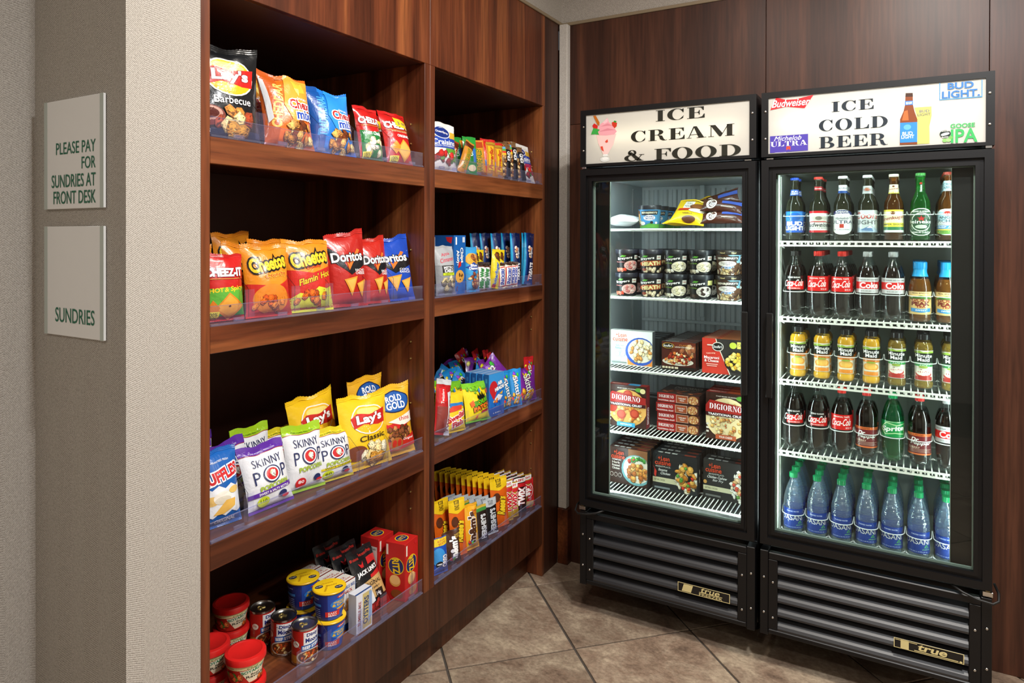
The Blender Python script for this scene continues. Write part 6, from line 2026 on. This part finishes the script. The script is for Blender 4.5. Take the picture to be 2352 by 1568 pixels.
Yj = floor_px(903, 1410, 3)
KJ = jerky(.135, .21)
for i, (dx, dy, ln) in enumerate(((-.01, .0, -28), (-.08, -.02, -24), (-.15, -.04, -20))):
    put(KJ, 'jerky_bag', 'black and red beef jerky bag, %s from the front' % ORD[i], 'jerky bag', 3, Yj.y + dy - .012, -.05 + dx, ln, 3, 4, group=gp2)
ritz = [R('#c3221f', 0, 0, 1, 1), E(YE, .48, .6, .4, .15), E('#1f2a66', .48, .6, .37, .135), T(YE, 'RITZ', .48, .6, .26, .36, rot=-82, b=.04), E('#e0a050', .5, .34, .28, .1), E('#efbf7a', .48, .36, .26, .085), E('#d08a38', .6, .12, .3, .075), E('#c8242a', .8, .93, .1, .03), R('#efe2d4', .06, .78, .16, .96)]
k_ritz = box_pack(.085, .08, .2, '#c3221f', ritz, left=[E(YE, .55, .6, .4, .15), E('#1f2a66', .55, .6, .37, .135), T(YE, 'RITZ', .55, .6, .26, .36, rot=-82, b=.04), E('#e0a050', .5, .34, .28, .1), E('#efbf7a', .5, .36, .26, .085), E('#8a4a20', .6, .12, .3, .075), R('#efe2d4', .06, .78, .16, .96)], top=[E(YE, .5, .5, .3, .3), E('#1f2a66', .5, .5, .26, .26), T(YE, 'RITZ', .5, .5, .36, .2)])
k_ritz2 = box_pack(.085, .08, .2, '#c3221f', ritz, left=[R('#e9e6e0', .08, .3, .92, .86), T('#2a2a2a', 'Nutrition Facts', .5, .82, .7, .04)] + [R('#6a6a6a', .12, .34 + .045 * q, .6 + .05 * (q % 4), .35 + .045 * q) for q in range(10)], top=[E(YE, .5, .5, .3, .3), E('#1f2a66', .5, .5, .26, .26), T(YE, 'RITZ', .5, .5, .36, .2)])
Yr = floor_px(944, 1372, 3)
spawn(k_ritz, 'cracker_box', 'red cracker box in front at the right of the bottom shelf', 'cracker box', (-.062, Yr.y, SHZ[3] + .0005), (0, 0, PI / 2 + .12), 'boxed snacks')
spawn(k_ritz2, 'cracker_box', 'red cracker box with nutrition panel, behind the front one', 'cracker box', (-.165, Yr.y - .012, SHZ[3] + .0005), (0, 0, PI / 2 + .05), 'boxed snacks')


# ---- right unit
def bar(base, prims, t=.028, seed=51, sealc=None, st=.055, sb=.05, crk=.7):
    def mk(w, h):
        return bag_pack(w, h, t, base, prims, seed, sealc, nx=10, ny=14, L=max(.006, w / 7), st=st, sb=sb, crk=crk, pinch=.03)
    return mk


def craisin(ac, seed):
    def mk(w, h):
        return bag_pack(w, h, .045, '#e8e6e2', [R('#2448ac', 0, .47, 1, .72), R('#d9b03a', 0, .7, .3, .84), R('#d9b03a', .7, .68, 1, .82), E('#e8eaf0', .46, .79, .3, .13), E('#16307e', .46, .79, .27, .115), T(W, 'OceanSpray', .46, .79, .42, .06, sh=.2, rot=-6), T(W, 'Craisins', .5, .59, .84, .11, sh=.1, b=.02), T('#dfe4f4', 'DRIED CRANBERRIES', .5, .51, .7, .03), P(ac, (.5, .46), (1, .46), (1, .2), (.7, .22)), T(W, 'TRAIL MIX', .78, .34, .34, .06), S(['#c8302a', '#b5221f', '#e08a3a', '#5a9a3a', '#f0e4c0', '#8a1c1c'], .42, .28, .32, .12, 16, .1, 4), T('#8a8a86', 'NET WT 6 OZ', .5, .07, .4, .03)], seed, crk=.7, wave=-.06, st=.09)
    return mk


gs = 'candy and snack bars'
B = 'snack bar'
row(craisin('#5a9a2f', 61), 'dried_fruit_bag', 'white and blue dried cranberry bag at the left, top shelf', 'fruit bag', 0, 988, 1042, 283, X=-.04, lean=-5, yaw=-10, group='snack bags')
nv = bar('#d9902a', [R('#8a4a1c', 0, .0, 1, .12), T('#2f5a2a', 'NATURE VALLEY', .5, .45, .62, .4, rot=88, b=.03, o=YE), P('#b5461f', (.1, .75), (.9, .8), (.9, .95), (.1, .95))])
for i, (u, vt, ro, c, lb) in enumerate(((1048, 345, 12, '#8f2a1c', 'dark red granola bar pouch beside the cranberry bag'), (1058, 333, 20, '#a8441f', 'rust brown granola bar tilted to the right'), (1066, 336, 26, '#c9852a', 'golden granola bar tilted to the right'))):
    Y, w, h = fit_px(0, u, u + 16, vt, -.06)
    kb = bar(c, [R('#5a2412', 0, .8, 1, .95), T('#2f5a2a' if i == 2 else '#f0d8b0', 'NATURE VALLEY' if i == 2 else 'GRANOLA', .5, .45, .62, .4, rot=88, b=.03, o=YE if i == 2 else None)])(.045, .15)
    put(kb, 'snack_bar', lb, B, 0, Y - .05, -.06 - .045 * (2 - i), -10, ro, -20, group=gs)
row(bar('#2a9a3a', [R('#1f7a2e', 0, .3, 1, .5), T(W, 'OATS', .45, .65, .3, .3, rot=88), R('#2f6fc0', .6, .35, .85, .7), E('#e8d8b0', .5, .2, .3, .08)], seed=52), 'snack_bar', 'bright green snack bar with a folded top', B, 0, 1071, 1092, 314, X=-.06, lean=-6, yaw=-20, group=gs, back=[(-.06, 0, -6, -4, -20, 'green snack bar behind the bright green one')])
row(nv, 'snack_bar', 'golden oat snack bar with yellow name panel', B, 0, 1088, 1112, 322, X=-.05, lean=-8, roll=-2, yaw=-20, group=gs, back=[(-.05, 0, -6, 0, -20, 'golden oat snack bar behind the front one')])
pb = bar('#c8862a', [R(RD, 0, 0, .3, 1), R(RD, 0, .9, 1, 1), R('#3a6fb0', .1, .3, .28, .45), R('#e9b820', .42, .2, .85, .82), T('#b5221f', 'PowerBar', .63, .52, .56, .3, rot=86, sh=.2, b=.03), R('#b08a2a', .35, .86, 1, .93)], seed=53)
row(pb, 'snack_bar', 'red and gold energy bar, nearer the oat bar', B, 0, 1110, 1132, 320, X=-.05, lean=-6, roll=2, yaw=-22, group=gs, back=[(-.05, 0, -5, 0, -20, 'red and gold energy bar behind the first')])
row(pb, 'snack_bar', 'red and gold energy bar, nearer the nut bars', B, 0, 1131, 1150, 328, X=-.05, lean=-6, roll=2, yaw=-22, group=gs, back=[(-.05, 0, -5, 0, -20, 'red and gold energy bar behind the second')])
kd = lambda c: bar('#7a5a3a', [S(['#c89a5a', '#8a5226', '#e0c08a', '#5a3418', '#b8763a'], .5, .5, .48, .48, 60, .13, 5), R('#17181a', .52, .05, 1, .84), T(W, 'KIND', .76, .66, .26, .34, rot=88, b=.04)] + [R(cc, .05, .84 - .06 * q, .5, .9 - .06 * q) for q, cc in enumerate(c)], seed=54)
row(kd(['#6ab0e0', '#5fae4a', '#d8432a', '#e8b82a']), 'snack_bar', 'nut bar with rainbow band, nearest the energy bars', B, 0, 1148, 1166, 330, X=-.05, lean=-6, roll=4, yaw=-22, group=gs, back=[(-.05, 0, -5, 0, -20, 'nut bar behind the first rainbow one')])
row(kd(['#6ab0e0', '#5fae4a', '#d8432a', '#e8b82a']), 'snack_bar', 'tall nut bar with rainbow band in the middle', B, 0, 1166, 1184, 324, X=-.05, lean=-6, yaw=-22, group=gs, back=[(-.05, 0, -5, 0, -20, 'nut bar behind the tall rainbow one')])
row(kd(['#c9a24a', '#7a6a4a', '#1f3a6a', '#1f3a6a']), 'snack_bar', 'nut bar with navy foot next to the cranberry bag', B, 0, 1183, 1202, 338, X=-.05, lean=-8, roll=-3, yaw=-22, group=gs)
row(craisin('#a8285a', 62), 'dried_fruit_bag', 'white and blue dried cranberry bag at the right, top shelf', 'fruit bag', 0, 1197, 1232, 332, X=-.05, lean=-16, yaw=-14, group='snack bags', back=[(-.07, -.03, -10, 0, 0, 'white dried cranberry bag behind the right one')])


# second shelf
def metro(w, h):
    return bag_pack(w, h, .05, '#94989c', [R('#a9adb1', 0, .6, 1, 1), T('#c8304a', 'Apple', .45, .82, .44, .08, rot=8, sh=.2), T('#c8304a', 'Cinnamon', .5, .72, .7, .09, rot=8, sh=.2), R(BK, .2, .45, .8, .6), T(W, 'METRO', .5, .555, .5, .055), T(W, 'DELI', .5, .49, .46, .06, b=.04), R('#c9dc2a', .2, .40, .82, .45), T('#2a3a10', 'HEARTY', .5, .425, .4, .03), S(['#8a8478', '#6a645a', '#c9b88a', '#d8cba0'], .55, .25, .36, .12, 16, .12, 3)], 63, crk=1.2)


row(metro, 'snack_pouch', 'silver apple cinnamon snack pouch in front of the blue boxes', 'snack pouch', 1, 1006, 1043, 566, X=-.04, lean=-5, yaw=-10, group='snack bags')
row(metro, 'snack_pouch', 'silver snack pouch cut off by the dividing upright', 'snack pouch', 1, 990, 1008, 600, X=-.10, lean=-4, yaw=-10, group='snack bags', W_=.07)
ahoy = [R('#1a5fae', 0, 0, 1, 1), T(W, 'Chips', .66, .66, .26, .3, rot=-84, b=.03, o='#12306a'), T(W, 'Ahoy!', .34, .62, .26, .3, rot=-84, b=.03, o='#12306a'), E('#d8a04a', .5, .3, .36, .11), S(['#3a2214', '#5a3418'], .5, .3, .28, .08, 10, .05, 4), P(RD, (.35, .44), (.6, .48), (.6, .56), (.4, .54)), R('#e6ecf4', .12, .84, .24, .97), R('#c9d4e4', .7, .88, .9, .97), S(['#8a3a2a'], .4, .12, .2, .08, 5, .04, 5)]


def ahoy_box(w, h):
    return box_pack(w, .11, h, '#1a5fae', ahoy, left=[R('#174f94', 0, 0, 1, 1), T(W, 'Chips Ahoy!', .7, .5, .5, .2, rot=-84, b=.02), P('#c8242a', (.66, .97), (.95, .97), (.9, .86), (.72, .9)), R('#e6ecf4', .12, .8, .2, .97)], topc='#8fb0d4')


Y, w, h = fit_px(1, 1047, 1074, 541, -.03)
ka = ahoy_box(w, h)
spawn(ka, 'cookie_box', 'blue chocolate chip cookie box, front face turned out', 'cookie box', (-.095, Y, SHZ[1] + .0005), (0, 0, PI / 2), 'boxed snacks')
spawn(ka, 'cookie_box', 'blue cookie box behind the silver pouches', 'cookie box', (-.245, Y - .07, SHZ[1] + .0005), (0, 0, PI / 2), 'boxed snacks')
row(lambda w, h: bag_pack(w, h, .035, '#3a9ad4', [E('#e0a83a', .5, .72, .5, .14), S(['#a8622a', '#c98a4a', '#8a4a22'], .5, .74, .36, .08, 6, .13, 3), P('#1f3f9a', (0, .55), (.5, .66), (1, .55), (.5, .44)), T(W, 'Blue', .5, .585, .5, .06, b=.03), T(W, 'Diamond', .5, .52, .7, .06, b=.03), S(['#7a3a22', '#a8562e', '#c8864a', '#e8c890'], .5, .26, .42, .16, 22, .13, 6)], 64, crk=.8), 'nut_bag', 'pale blue almond bag right of the cookie box', 'nut bag', 1, 1075, 1098, 568, X=-.04, lean=-6, yaw=-12, group='snack bags', back=[(-.06, 0, -6, 0, -10, 'pale blue almond bag behind the front one')])
mw = bar('#5a2a1a', [R('#2a1a14', 0, .86, 1, 1), P('#e9ece6', (.2, .05), (.95, .05), (.95, .82), (.2, .82)), T('#2f8a3a', 'Milky Way', .58, .44, .68, .56, rot=86, b=.04, o='#123a1a')], seed=55)
row(mw, 'candy_bar', 'brown and white caramel bar beside the yellow bars', 'candy bar', 1, 1110, 1124, 604, X=-.04, lean=-4, yaw=-25, roll=-2, group=gs)
row(mw, 'candy_bar', 'brown and white caramel bar next to the almond bag', 'candy bar', 1, 1098, 1111, 602, X=-.045, lean=-4, yaw=-25, group=gs, back=[(-.06, 0, -4, 0, -20, 'brown caramel bar behind the one by the almonds')])
bf = bar('#e8d020', [S(['#7a4218', '#9a5c22', '#5a2e10'], .5, .82, .3, .07, 4, .26, 3), T('#1f4fae', 'Butterfinger', .5, .36, .62, .46, rot=86, sh=.1, b=.04, o='#f4ee9a'), R('#c8302a', .2, .02, .6, .1)], seed=56)
Y, w, h = fit_px(1, 1130, 1150, 574, -.05)
kbf = bf(.05, h)
for i, (dx, dy, ro) in enumerate(((0, -.02, 9), (-.005, .028, 7), (-.06, -.075, 3), (-.07, -.03, 4), (-.12, -.10, 0), (-.13, -.055, 0))):
    put(kbf, 'candy_bar', 'yellow peanut butter candy bar, ' + ['front left', 'front right', 'second row left', 'second row right', 'back row left', 'back row right'][i] + ' of the bunch', 'candy bar', 1, Y + dy, -.05 + dx, -5, ro, -20, group=gs)
sn = bar('#e6dcc8', [R('#3a2418', 0, .88, 1, 1), P('#c8242a', (.08, .04), (.92, .1), (.92, .86), (.08, .8)), P('#f4f0e8', (.16, .08), (.84, .13), (.84, .82), (.16, .77)), T('#1f3f9e', 'SNICKERS', .5, .45, .62, .46, rot=86, sh=.1, b=.06)], seed=57)
Y, w, h = fit_px(1, 1146, 1158, 604, -.04)
ksn = sn(.04, h)
for i, (dy, ro, dx) in enumerate(((0, 1, 0), (.052, 5, 0), (.094, 10, -.01), (.135, 4, -.015), (.03, 2, -.07), (.1, 4, -.075))):
    put(ksn, 'candy_bar', 'red, white and blue nougat bar, ' + ['first', 'second', 'third', 'fourth', 'left back', 'right back'][i] + ' from the yellow bars', 'candy bar', 1, Y + dy, -.04 + dx, -4, ro, -25, group=gs)
rk = bar('#123a86', [R('#1f9fd0', 0, .0, .16, 1), R('#0e1c4a', .3, .15, 1, 1), T(W, 'TREATS', .68, .26, .34, .4, rot=86, b=.04), T(W, 'original', .66, .62, .2, .26, rot=86), S(['#e8b890', '#d8845a', '#f4e4d0'], .42, .62, .14, .14, 6, .13, 3), T('#c8242a', "Kellogg's", .5, .14, .14, .16, rot=86)], seed=58, t=.026, crk=1.1)
Y, w, h = fit_px(1, 1234, 1249, 536, -.05)
krk = rk(.06, h)
for i in range(8):
    put(krk, 'candy_bar', 'shiny dark blue marshmallow cereal bar, %s from the right end' % ORD[i], 'candy bar', 1, Y - [0, .064, .128, .19, .17, .235, .25, .3][i], -.05 - [0, .0, .01, .03, .09, .1, .15, .17][i], -4, [7, 6, 4, 2, 2, 0, 0, 0][i], -20, group=gs)

# third shelf
tw = lambda w, h: bag_pack(w, h, .04, '#b81f22', [R('#c9ccd0', 0, .9, 1, 1), R('#8a3a34', .05, .06, .6, .5), P('#d8262a', (.1, .55), (.55, .6), (.55, .86), (.1, .82)), T(W, 'Twizzlers', .3, .68, .26, .16, rot=84), P('#d9dade', (.62, .0), (.98, .0), (.98, .8), (.62, .76)), T('#8a2228', 'TWIZZLERS', .8, .38, .66, .22, rot=84, b=.05)], 66, crk=.9)
row(tw, 'licorice_bag', 'red licorice bag leaning at the left of the third shelf', 'candy bag', 2, 1000, 1030, 882, X=-.04, lean=-10, roll=14, yaw=-8, group='candy bags', W_=.085, back=[(-.09, -.03, -8, 8, 0, 'red licorice bag behind the leaning one')])


def fish(w, h):
    return bag_pack(w, h, .04, '#f0cc2a', [P('#2f7ac0', (.2, .74), (.9, .72), (.95, .62), (.5, .66), (.15, .62)), P('#d8452f', (.05, .5), (.3, .66), (.8, .66), (.75, .56), (.3, .52)), T('#c8242a', 'Swedish', .52, .4, .86, .15, rot=14, b=.05, o=W, ow=.08), T('#c8242a', 'Fish', .52, .22, .5, .15, rot=12, b=.05, o=W, ow=.08)], 67, crk=.9)


row(fish, 'candy_bag', 'yellow candy bag with red lettering in front of the licorice', 'candy bag', 2, 1027, 1070, 908, X=-.025, lean=-10, roll=4, yaw=-8, group='candy bags')


def sour(w, h):
    return bag_pack(w, h, .045, '#f0d81e', [R('#7cc428', 0, .86, 1, 1), S(['#7cc428'], .5, .84, .5, .03, 16, .06, 2), T('#5fae1f', 'SOUR', .58, .5, .66, .13, rot=12, b=.06, o=BK, ow=.06), T('#f07a1f', 'PATCH', .58, .36, .7, .12, rot=10, b=.06, o=BK, ow=.06), T('#c8304a', 'KIDS', .7, .25, .3, .06, rot=8, b=.05, o=BK), P('#17160f', (.42, .6), (.44, .7), (.5, .63), (.54, .74), (.6, .64), (.66, .75), (.7, .64), (.78, .7), (.74, .58), (.5, .55)), P('#e8662a', (.12, .5), (.24, .56), (.28, .42), (.16, .38)), P('#3f86c8', (.5, .8), (.58, .84), (.6, .74), (.52, .72)), P('#e8662a', (.88, .78), (1, .82), (1, .68), (.9, .68)), P('#5aa83a', (.32, .74), (.4, .78), (.42, .7)), P('#e8503a', (.3, .12), (.42, .18), (.4, .08)), R('#7cc428', .6, 0, 1, .06)], 68, sealc='#7cc428', crk=.9)


row(sour, 'candy_bag', 'yellow sour gummy bag with green top, foremost', 'candy bag', 2, 1076, 1122, 884, X=-.04, lean=-12, roll=3, yaw=-8, group='candy bags',
    back=[(-.09, -.05, -10, 2, -6, 'yellow sour gummy bag directly behind the foremost'), (-.17, -.08, -8, 0, -4, 'yellow sour gummy bag third from the front'), (-.25, -.06, -6, 2, 0, 'yellow sour gummy bag at the very back')])
air = [R('#1f6fc8', 0, 0, 1, 1), R('#3a94dc', 0, .7, 1, 1), R('#1a50a8', 0, 0, 1, .22), E('#c8232a', .3, .66, .26, .17), P('#c8232a', (.1, .56), (.5, .56), (.36, .4), (.28, .4)), T(W, 'AIR', .72, .76, .32, .09, rot=8, b=.06, o='#1a3a7a'), T(W, 'HEADS', .68, .64, .6, .09, rot=10, b=.06, o='#1a3a7a'), P('#f0b42a', (.66, .5), (.9, .56), (.86, .48)), P('#e8e8ee', (.3, .38), (.6, .5), (.9, .44), (.7, .34)), S(['#c8302a', '#e8e8ee', '#2f4fae', '#e8842a'], .5, .34, .22, .06, 10, .06, 3), T('#dfe8f6', '6 BARS', .5, .08, .5, .03)]
Y, w, h = fit_px(2, 1128, 1158, 857, -.03)
kair = box_pack(w, .025, h, '#1f66bc', air, left=[R('#3f86d4', .3, .8, .7, .9)], topc='#8fb4e0', side='#1a5ab0')
for i in range(4):
    spawn(kair, 'candy_box', 'blue chewy candy box with red balloon, %s from the front' % ORD[i], 'candy box', (-.045 - i * .032, Y, SHZ[2] + .0005), (0, 0, PI / 2 - .1), 'boxed snacks')
skt = lambda base, seed: (lambda w, h: bag_pack(w, h, .03, base, [S(['#e8382a', '#f0a82a', '#f0d82a', '#3fae3a', '#8a3ac0'], .45, .8, .36, .1, 8, .09, 3), T(W, 'Skittles', .55, .46, .7, .32, rot=-82, b=.015, o='#2a2a3a', ow=.03), S(['#e8382a', '#f0a82a', '#f0d82a', '#3fae3a', '#f07a2a'], .4, .22, .36, .14, 12, .1, 5)], seed, crk=1.1))
row(skt('#1f86cc', 69), 'candy_bag', 'sky blue fruit candy bag leaning against the blue boxes', 'candy bag', 2, 1156, 1177, 855, X=-.04, lean=-4, roll=-6, yaw=-14, group='candy bags')
Yk, wk, hk, KSB = row(skt('#1f86cc', 70), 'candy_bag', 'sky blue fruit candy bag standing upright', 'candy bag', 2, 1172, 1196, 848, X=-.04, lean=-4, yaw=-14, group='candy bags')
Yp, wp_, hp, KSP = row(skt('#7a2a9a', 71), 'candy_bag', 'purple fruit candy bag, foremost', 'candy bag', 2, 1192, 1228, 846, X=-.04, lean=-6, yaw=-12, group='candy bags')
Yq, wq, hq, KSR = row(skt('#c8242a', 72), 'candy_bag', 'red fruit candy bag at the right end', 'candy bag', 2, 1224, 1240, 815, X=-.05, lean=-2, roll=3, yaw=-10, group='candy bags')
rn = random.Random(9)
NTH = ['nearest the boxes', 'second along', 'third along', 'fourth along', 'furthest along']
for i in range(5):
    put(KSB, 'candy_bag', 'sky blue fruit candy bag in the heap at the back, %s' % NTH[i], 'candy bag', 2, Yk - .16 + i * .05, -.2 - i * .03 + .07 * (i % 2), -30, rn.uniform(-50, 40), rn.uniform(-30, 20), dz=.02, group='candy bags')
for i in range(4):
    put(KSP, 'candy_bag', 'purple fruit candy bag behind the foremost purple one, %s' % NTH[i], 'candy bag', 2, Yp - .04 + i * .015, -.13 - i * .075, -20, rn.uniform(-40, 30), rn.uniform(-30, 20), dz=.015, group='candy bags')
for i in range(4):
    put(KSR, 'candy_bag', 'red fruit candy bag at the back right of the heap, %s' % NTH[i], 'candy bag', 2, Yp + .0 + i * .035, -.2 - i * .05, -12, rn.uniform(-30, 30), rn.uniform(-20, 20), dz=.015, group='candy bags')

# bottom shelf
oreo = bar('#1f4fb4', [R('#e8c82a', 0, .78, 1, .97), T('#b5302a', 'KING', .6, .91, .5, .05, rot=10), T('#b5302a', 'SIZE', .6, .84, .5, .05, rot=10), E('#3a94dc', .3, .5, .4, .24), T(W, 'OREO', .66, .36, .34, .34, rot=86, b=.06, o='#12286a'), E('#17161a', .3, .3, .2, .08), E('#e9ecf0', .3, .3, .16, .02)], seed=73, t=.035)
row(oreo, 'cookie_pack', 'blue sandwich cookie pack at the left of the bottom shelf', 'cookie pack', 3, 1002, 1028, 1240, X=-.03, lean=-8, yaw=-14, roll=2, group='candy bags')
mm = lambda base, seed, c2: (lambda w, h: bag_pack(w, h, .035, base, [T(W if base != '#e8a81e' else '#4a2a18', "m&m's", .5, .5, .66, .5, rot=84, b=.06, o='#2a1610' if base != '#e8a81e' else W, ow=.05), T(c2, 'SHARE', .8, .84, .3, .05), T(c2, 'SIZE', .8, .78, .24, .05), S(['#c8302a', '#f0c82a', '#3f86c8', '#5aa83a'], .3, .16, .2, .08, 6, .09, 4)], seed, crk=1.1))
row(mm('#4a2a1c', 74, '#d9b04a'), 'candy_pack', 'brown button candy pack beside the cookie pack', 'candy pack', 3, 1028, 1058, 1222, X=-.035, lean=-8, yaw=-14, group='candy bags')
row(mm('#8f1f20', 75, '#e8c02a'), 'candy_pack', 'dark red button candy pack behind the cookie pack', 'candy pack', 3, 1000, 1038, 1195, X=-.14, lean=-6, yaw=-8, group='candy bags')
rs = bar('#e06418', [P('#f0c81e', (0, .8), (.5, .74), (1, .8), (1, 1), (0, 1)), T('#2a1a10', 'KING SIZE', .5, .89, .16, .3, rot=86, b=.03), T('#f2d02a', "Reese's", .55, .44, .36, .5, rot=80, sh=.15, b=.05, o='#4a2412', ow=.06), E('#5a2c16', .3, .62, .2, .09)], seed=76, t=.018)
Yr1, wr, hr, KRS = row(rs, 'candy_bar', 'orange peanut cup pack with yellow top in front of the dark bars', 'candy bar', 3, 1044, 1071, 1150, X=-.05, lean=-6, yaw=-16, group=gs)
for i in range(4):
    put(KRS, 'candy_bar', 'orange peanut cup pack at the left, %s behind the front one' % ORD[i], 'candy bar', 3, Yr1 - .035 - i * .03, -.10 - i * .045, -6, 0, -10, group=gs)
row(mm('#e8a81e', 77, '#b5302a'), 'candy_pack', 'yellow button candy pack next to the orange peanut cups', 'candy pack', 3, 1072, 1099, 1162, X=-.04, lean=-7, yaw=-14, group='candy bags', back=[(-.07, 0, -6, 0, -8, 'yellow button candy pack behind the first')])
he = bar('#2a1a16', [R('#3f8a3a', 0, .84, 1, .93), R('#c9a83a', 0, .93, 1, 1), T('#d9dce0', "HERSHEY'S", .62, .42, .66, .46, rot=88, b=.05)], seed=78, t=.016, crk=.5)
row(he, 'chocolate_bar', 'dark chocolate bar with green and gold top', 'chocolate bar', 3, 1101, 1121, 1164, X=-.04, lean=-8, yaw=-16, group=gs, back=[(-.04, 0, -8, 0, -10, 'dark chocolate bar behind the green topped one'), (-.08, 0, -8, 0, -10, 'dark chocolate bar third in the green topped row')])
hp_ = bar('#191416', [P('#b9bfc4', (0, .8), (.5, .76), (1, .8), (1, 1), (0, 1)), T('#2a2a2e', 'KING SIZE', .55, .88, .12, .36, rot=88), T('#c9ced4', "HERSHEY'S", .62, .38, .66, .46, rot=88, b=.05)], seed=79, t=.014, crk=.5, sealc='#b9bfc4')
Y, w, h, KH = row(hp_, 'chocolate_bar', 'dark chocolate bar with silver top, foremost', 'chocolate bar', 3, 1122, 1143, 1148, X=-.045, lean=-8, yaw=-16, group=gs)
for i in range(6):
    put(KH, 'chocolate_bar', 'dark chocolate bar with silver top, %s behind the foremost' % ORD[i], 'chocolate bar', 3, Y - .012 * i, -.08 - i * .027, -8, 0, -14, group=gs)
Y, w, h, KR2 = row(rs, 'candy_bar', 'orange peanut cup pack with yellow top, front of the long row', 'candy bar', 3, 1139, 1166, 1100, X=-.05, lean=-6, yaw=-16, group=gs)
for i in range(10):
    put(KR2, 'candy_bar', 'orange peanut cup pack in the long row, %s behind the front' % ORD[i], 'candy bar', 3, Y - .0035 * i, -.082 - i * .027, -6, 0, -14, group=gs)
tx = lambda c, s2: bar(c, [R('#e9e6e2', 0, .84, 1, .96), T('#b5222a', 'LEFT' if s2 else 'RIGHT', .5, .9, .7, .06, b=.05), T(W if c == '#2a1c1a' else '#c8242a', 'TWIX', .52, .46, .5, .6, rot=84, b=.06, o='#c8242a' if c == '#2a1c1a' else W, ow=.05), R('#c8242a', 0, .72, 1, .82)], seed=80 + s2, t=.02, crk=.6)
for i, (u0, u1, vt, c, s2) in enumerate(((1164, 1178, 1106, '#b8902f', 0), (1176, 1190, 1110, '#b8902f', 1), (1190, 1207, 1098, '#2a1c1a', 1), (1206, 1221, 1092, '#b8902f', 0))):
    row(tx(c, s2), 'candy_bar', ('gold' if c != '#2a1c1a' else 'black') + ' caramel biscuit bar, %s from the long orange row' % ORD[i], 'candy bar', 3, u0, u1, vt, X=-.05, lean=-6, roll=2, yaw=-20, group=gs,
        back=[(-.033 - .033 * q, -.004 * q, -6, 0, -14, ('gold' if c != '#2a1c1a' else 'black') + ' biscuit bar, column %s, %s behind its front' % (ORD[i], ORD[q])) for q in range(4)])
row(bar('#c8232a', [E(W, .55, .62, .36, .26), E('#c8232a', .55, .62, .33, .24), T(W, 'KitKat', .55, .62, .34, .46, rot=-84, b=.05), P('#d8b888', (.1, .05), (.9, .05), (.9, .22), (.1, .3)), S(['#c89a5a', '#8a5226'], .4, .34, .24, .06, 5, .1, 3)], seed=84, t=.022), 'candy_bar', 'red wafer bar with white oval at the right end', 'candy bar', 3, 1221, 1246, 1090, X=-.05, lean=-6, yaw=-14, group=gs, back=[(-.05, 0, -6, 0, -10, 'red wafer bar behind the one at the right end')])
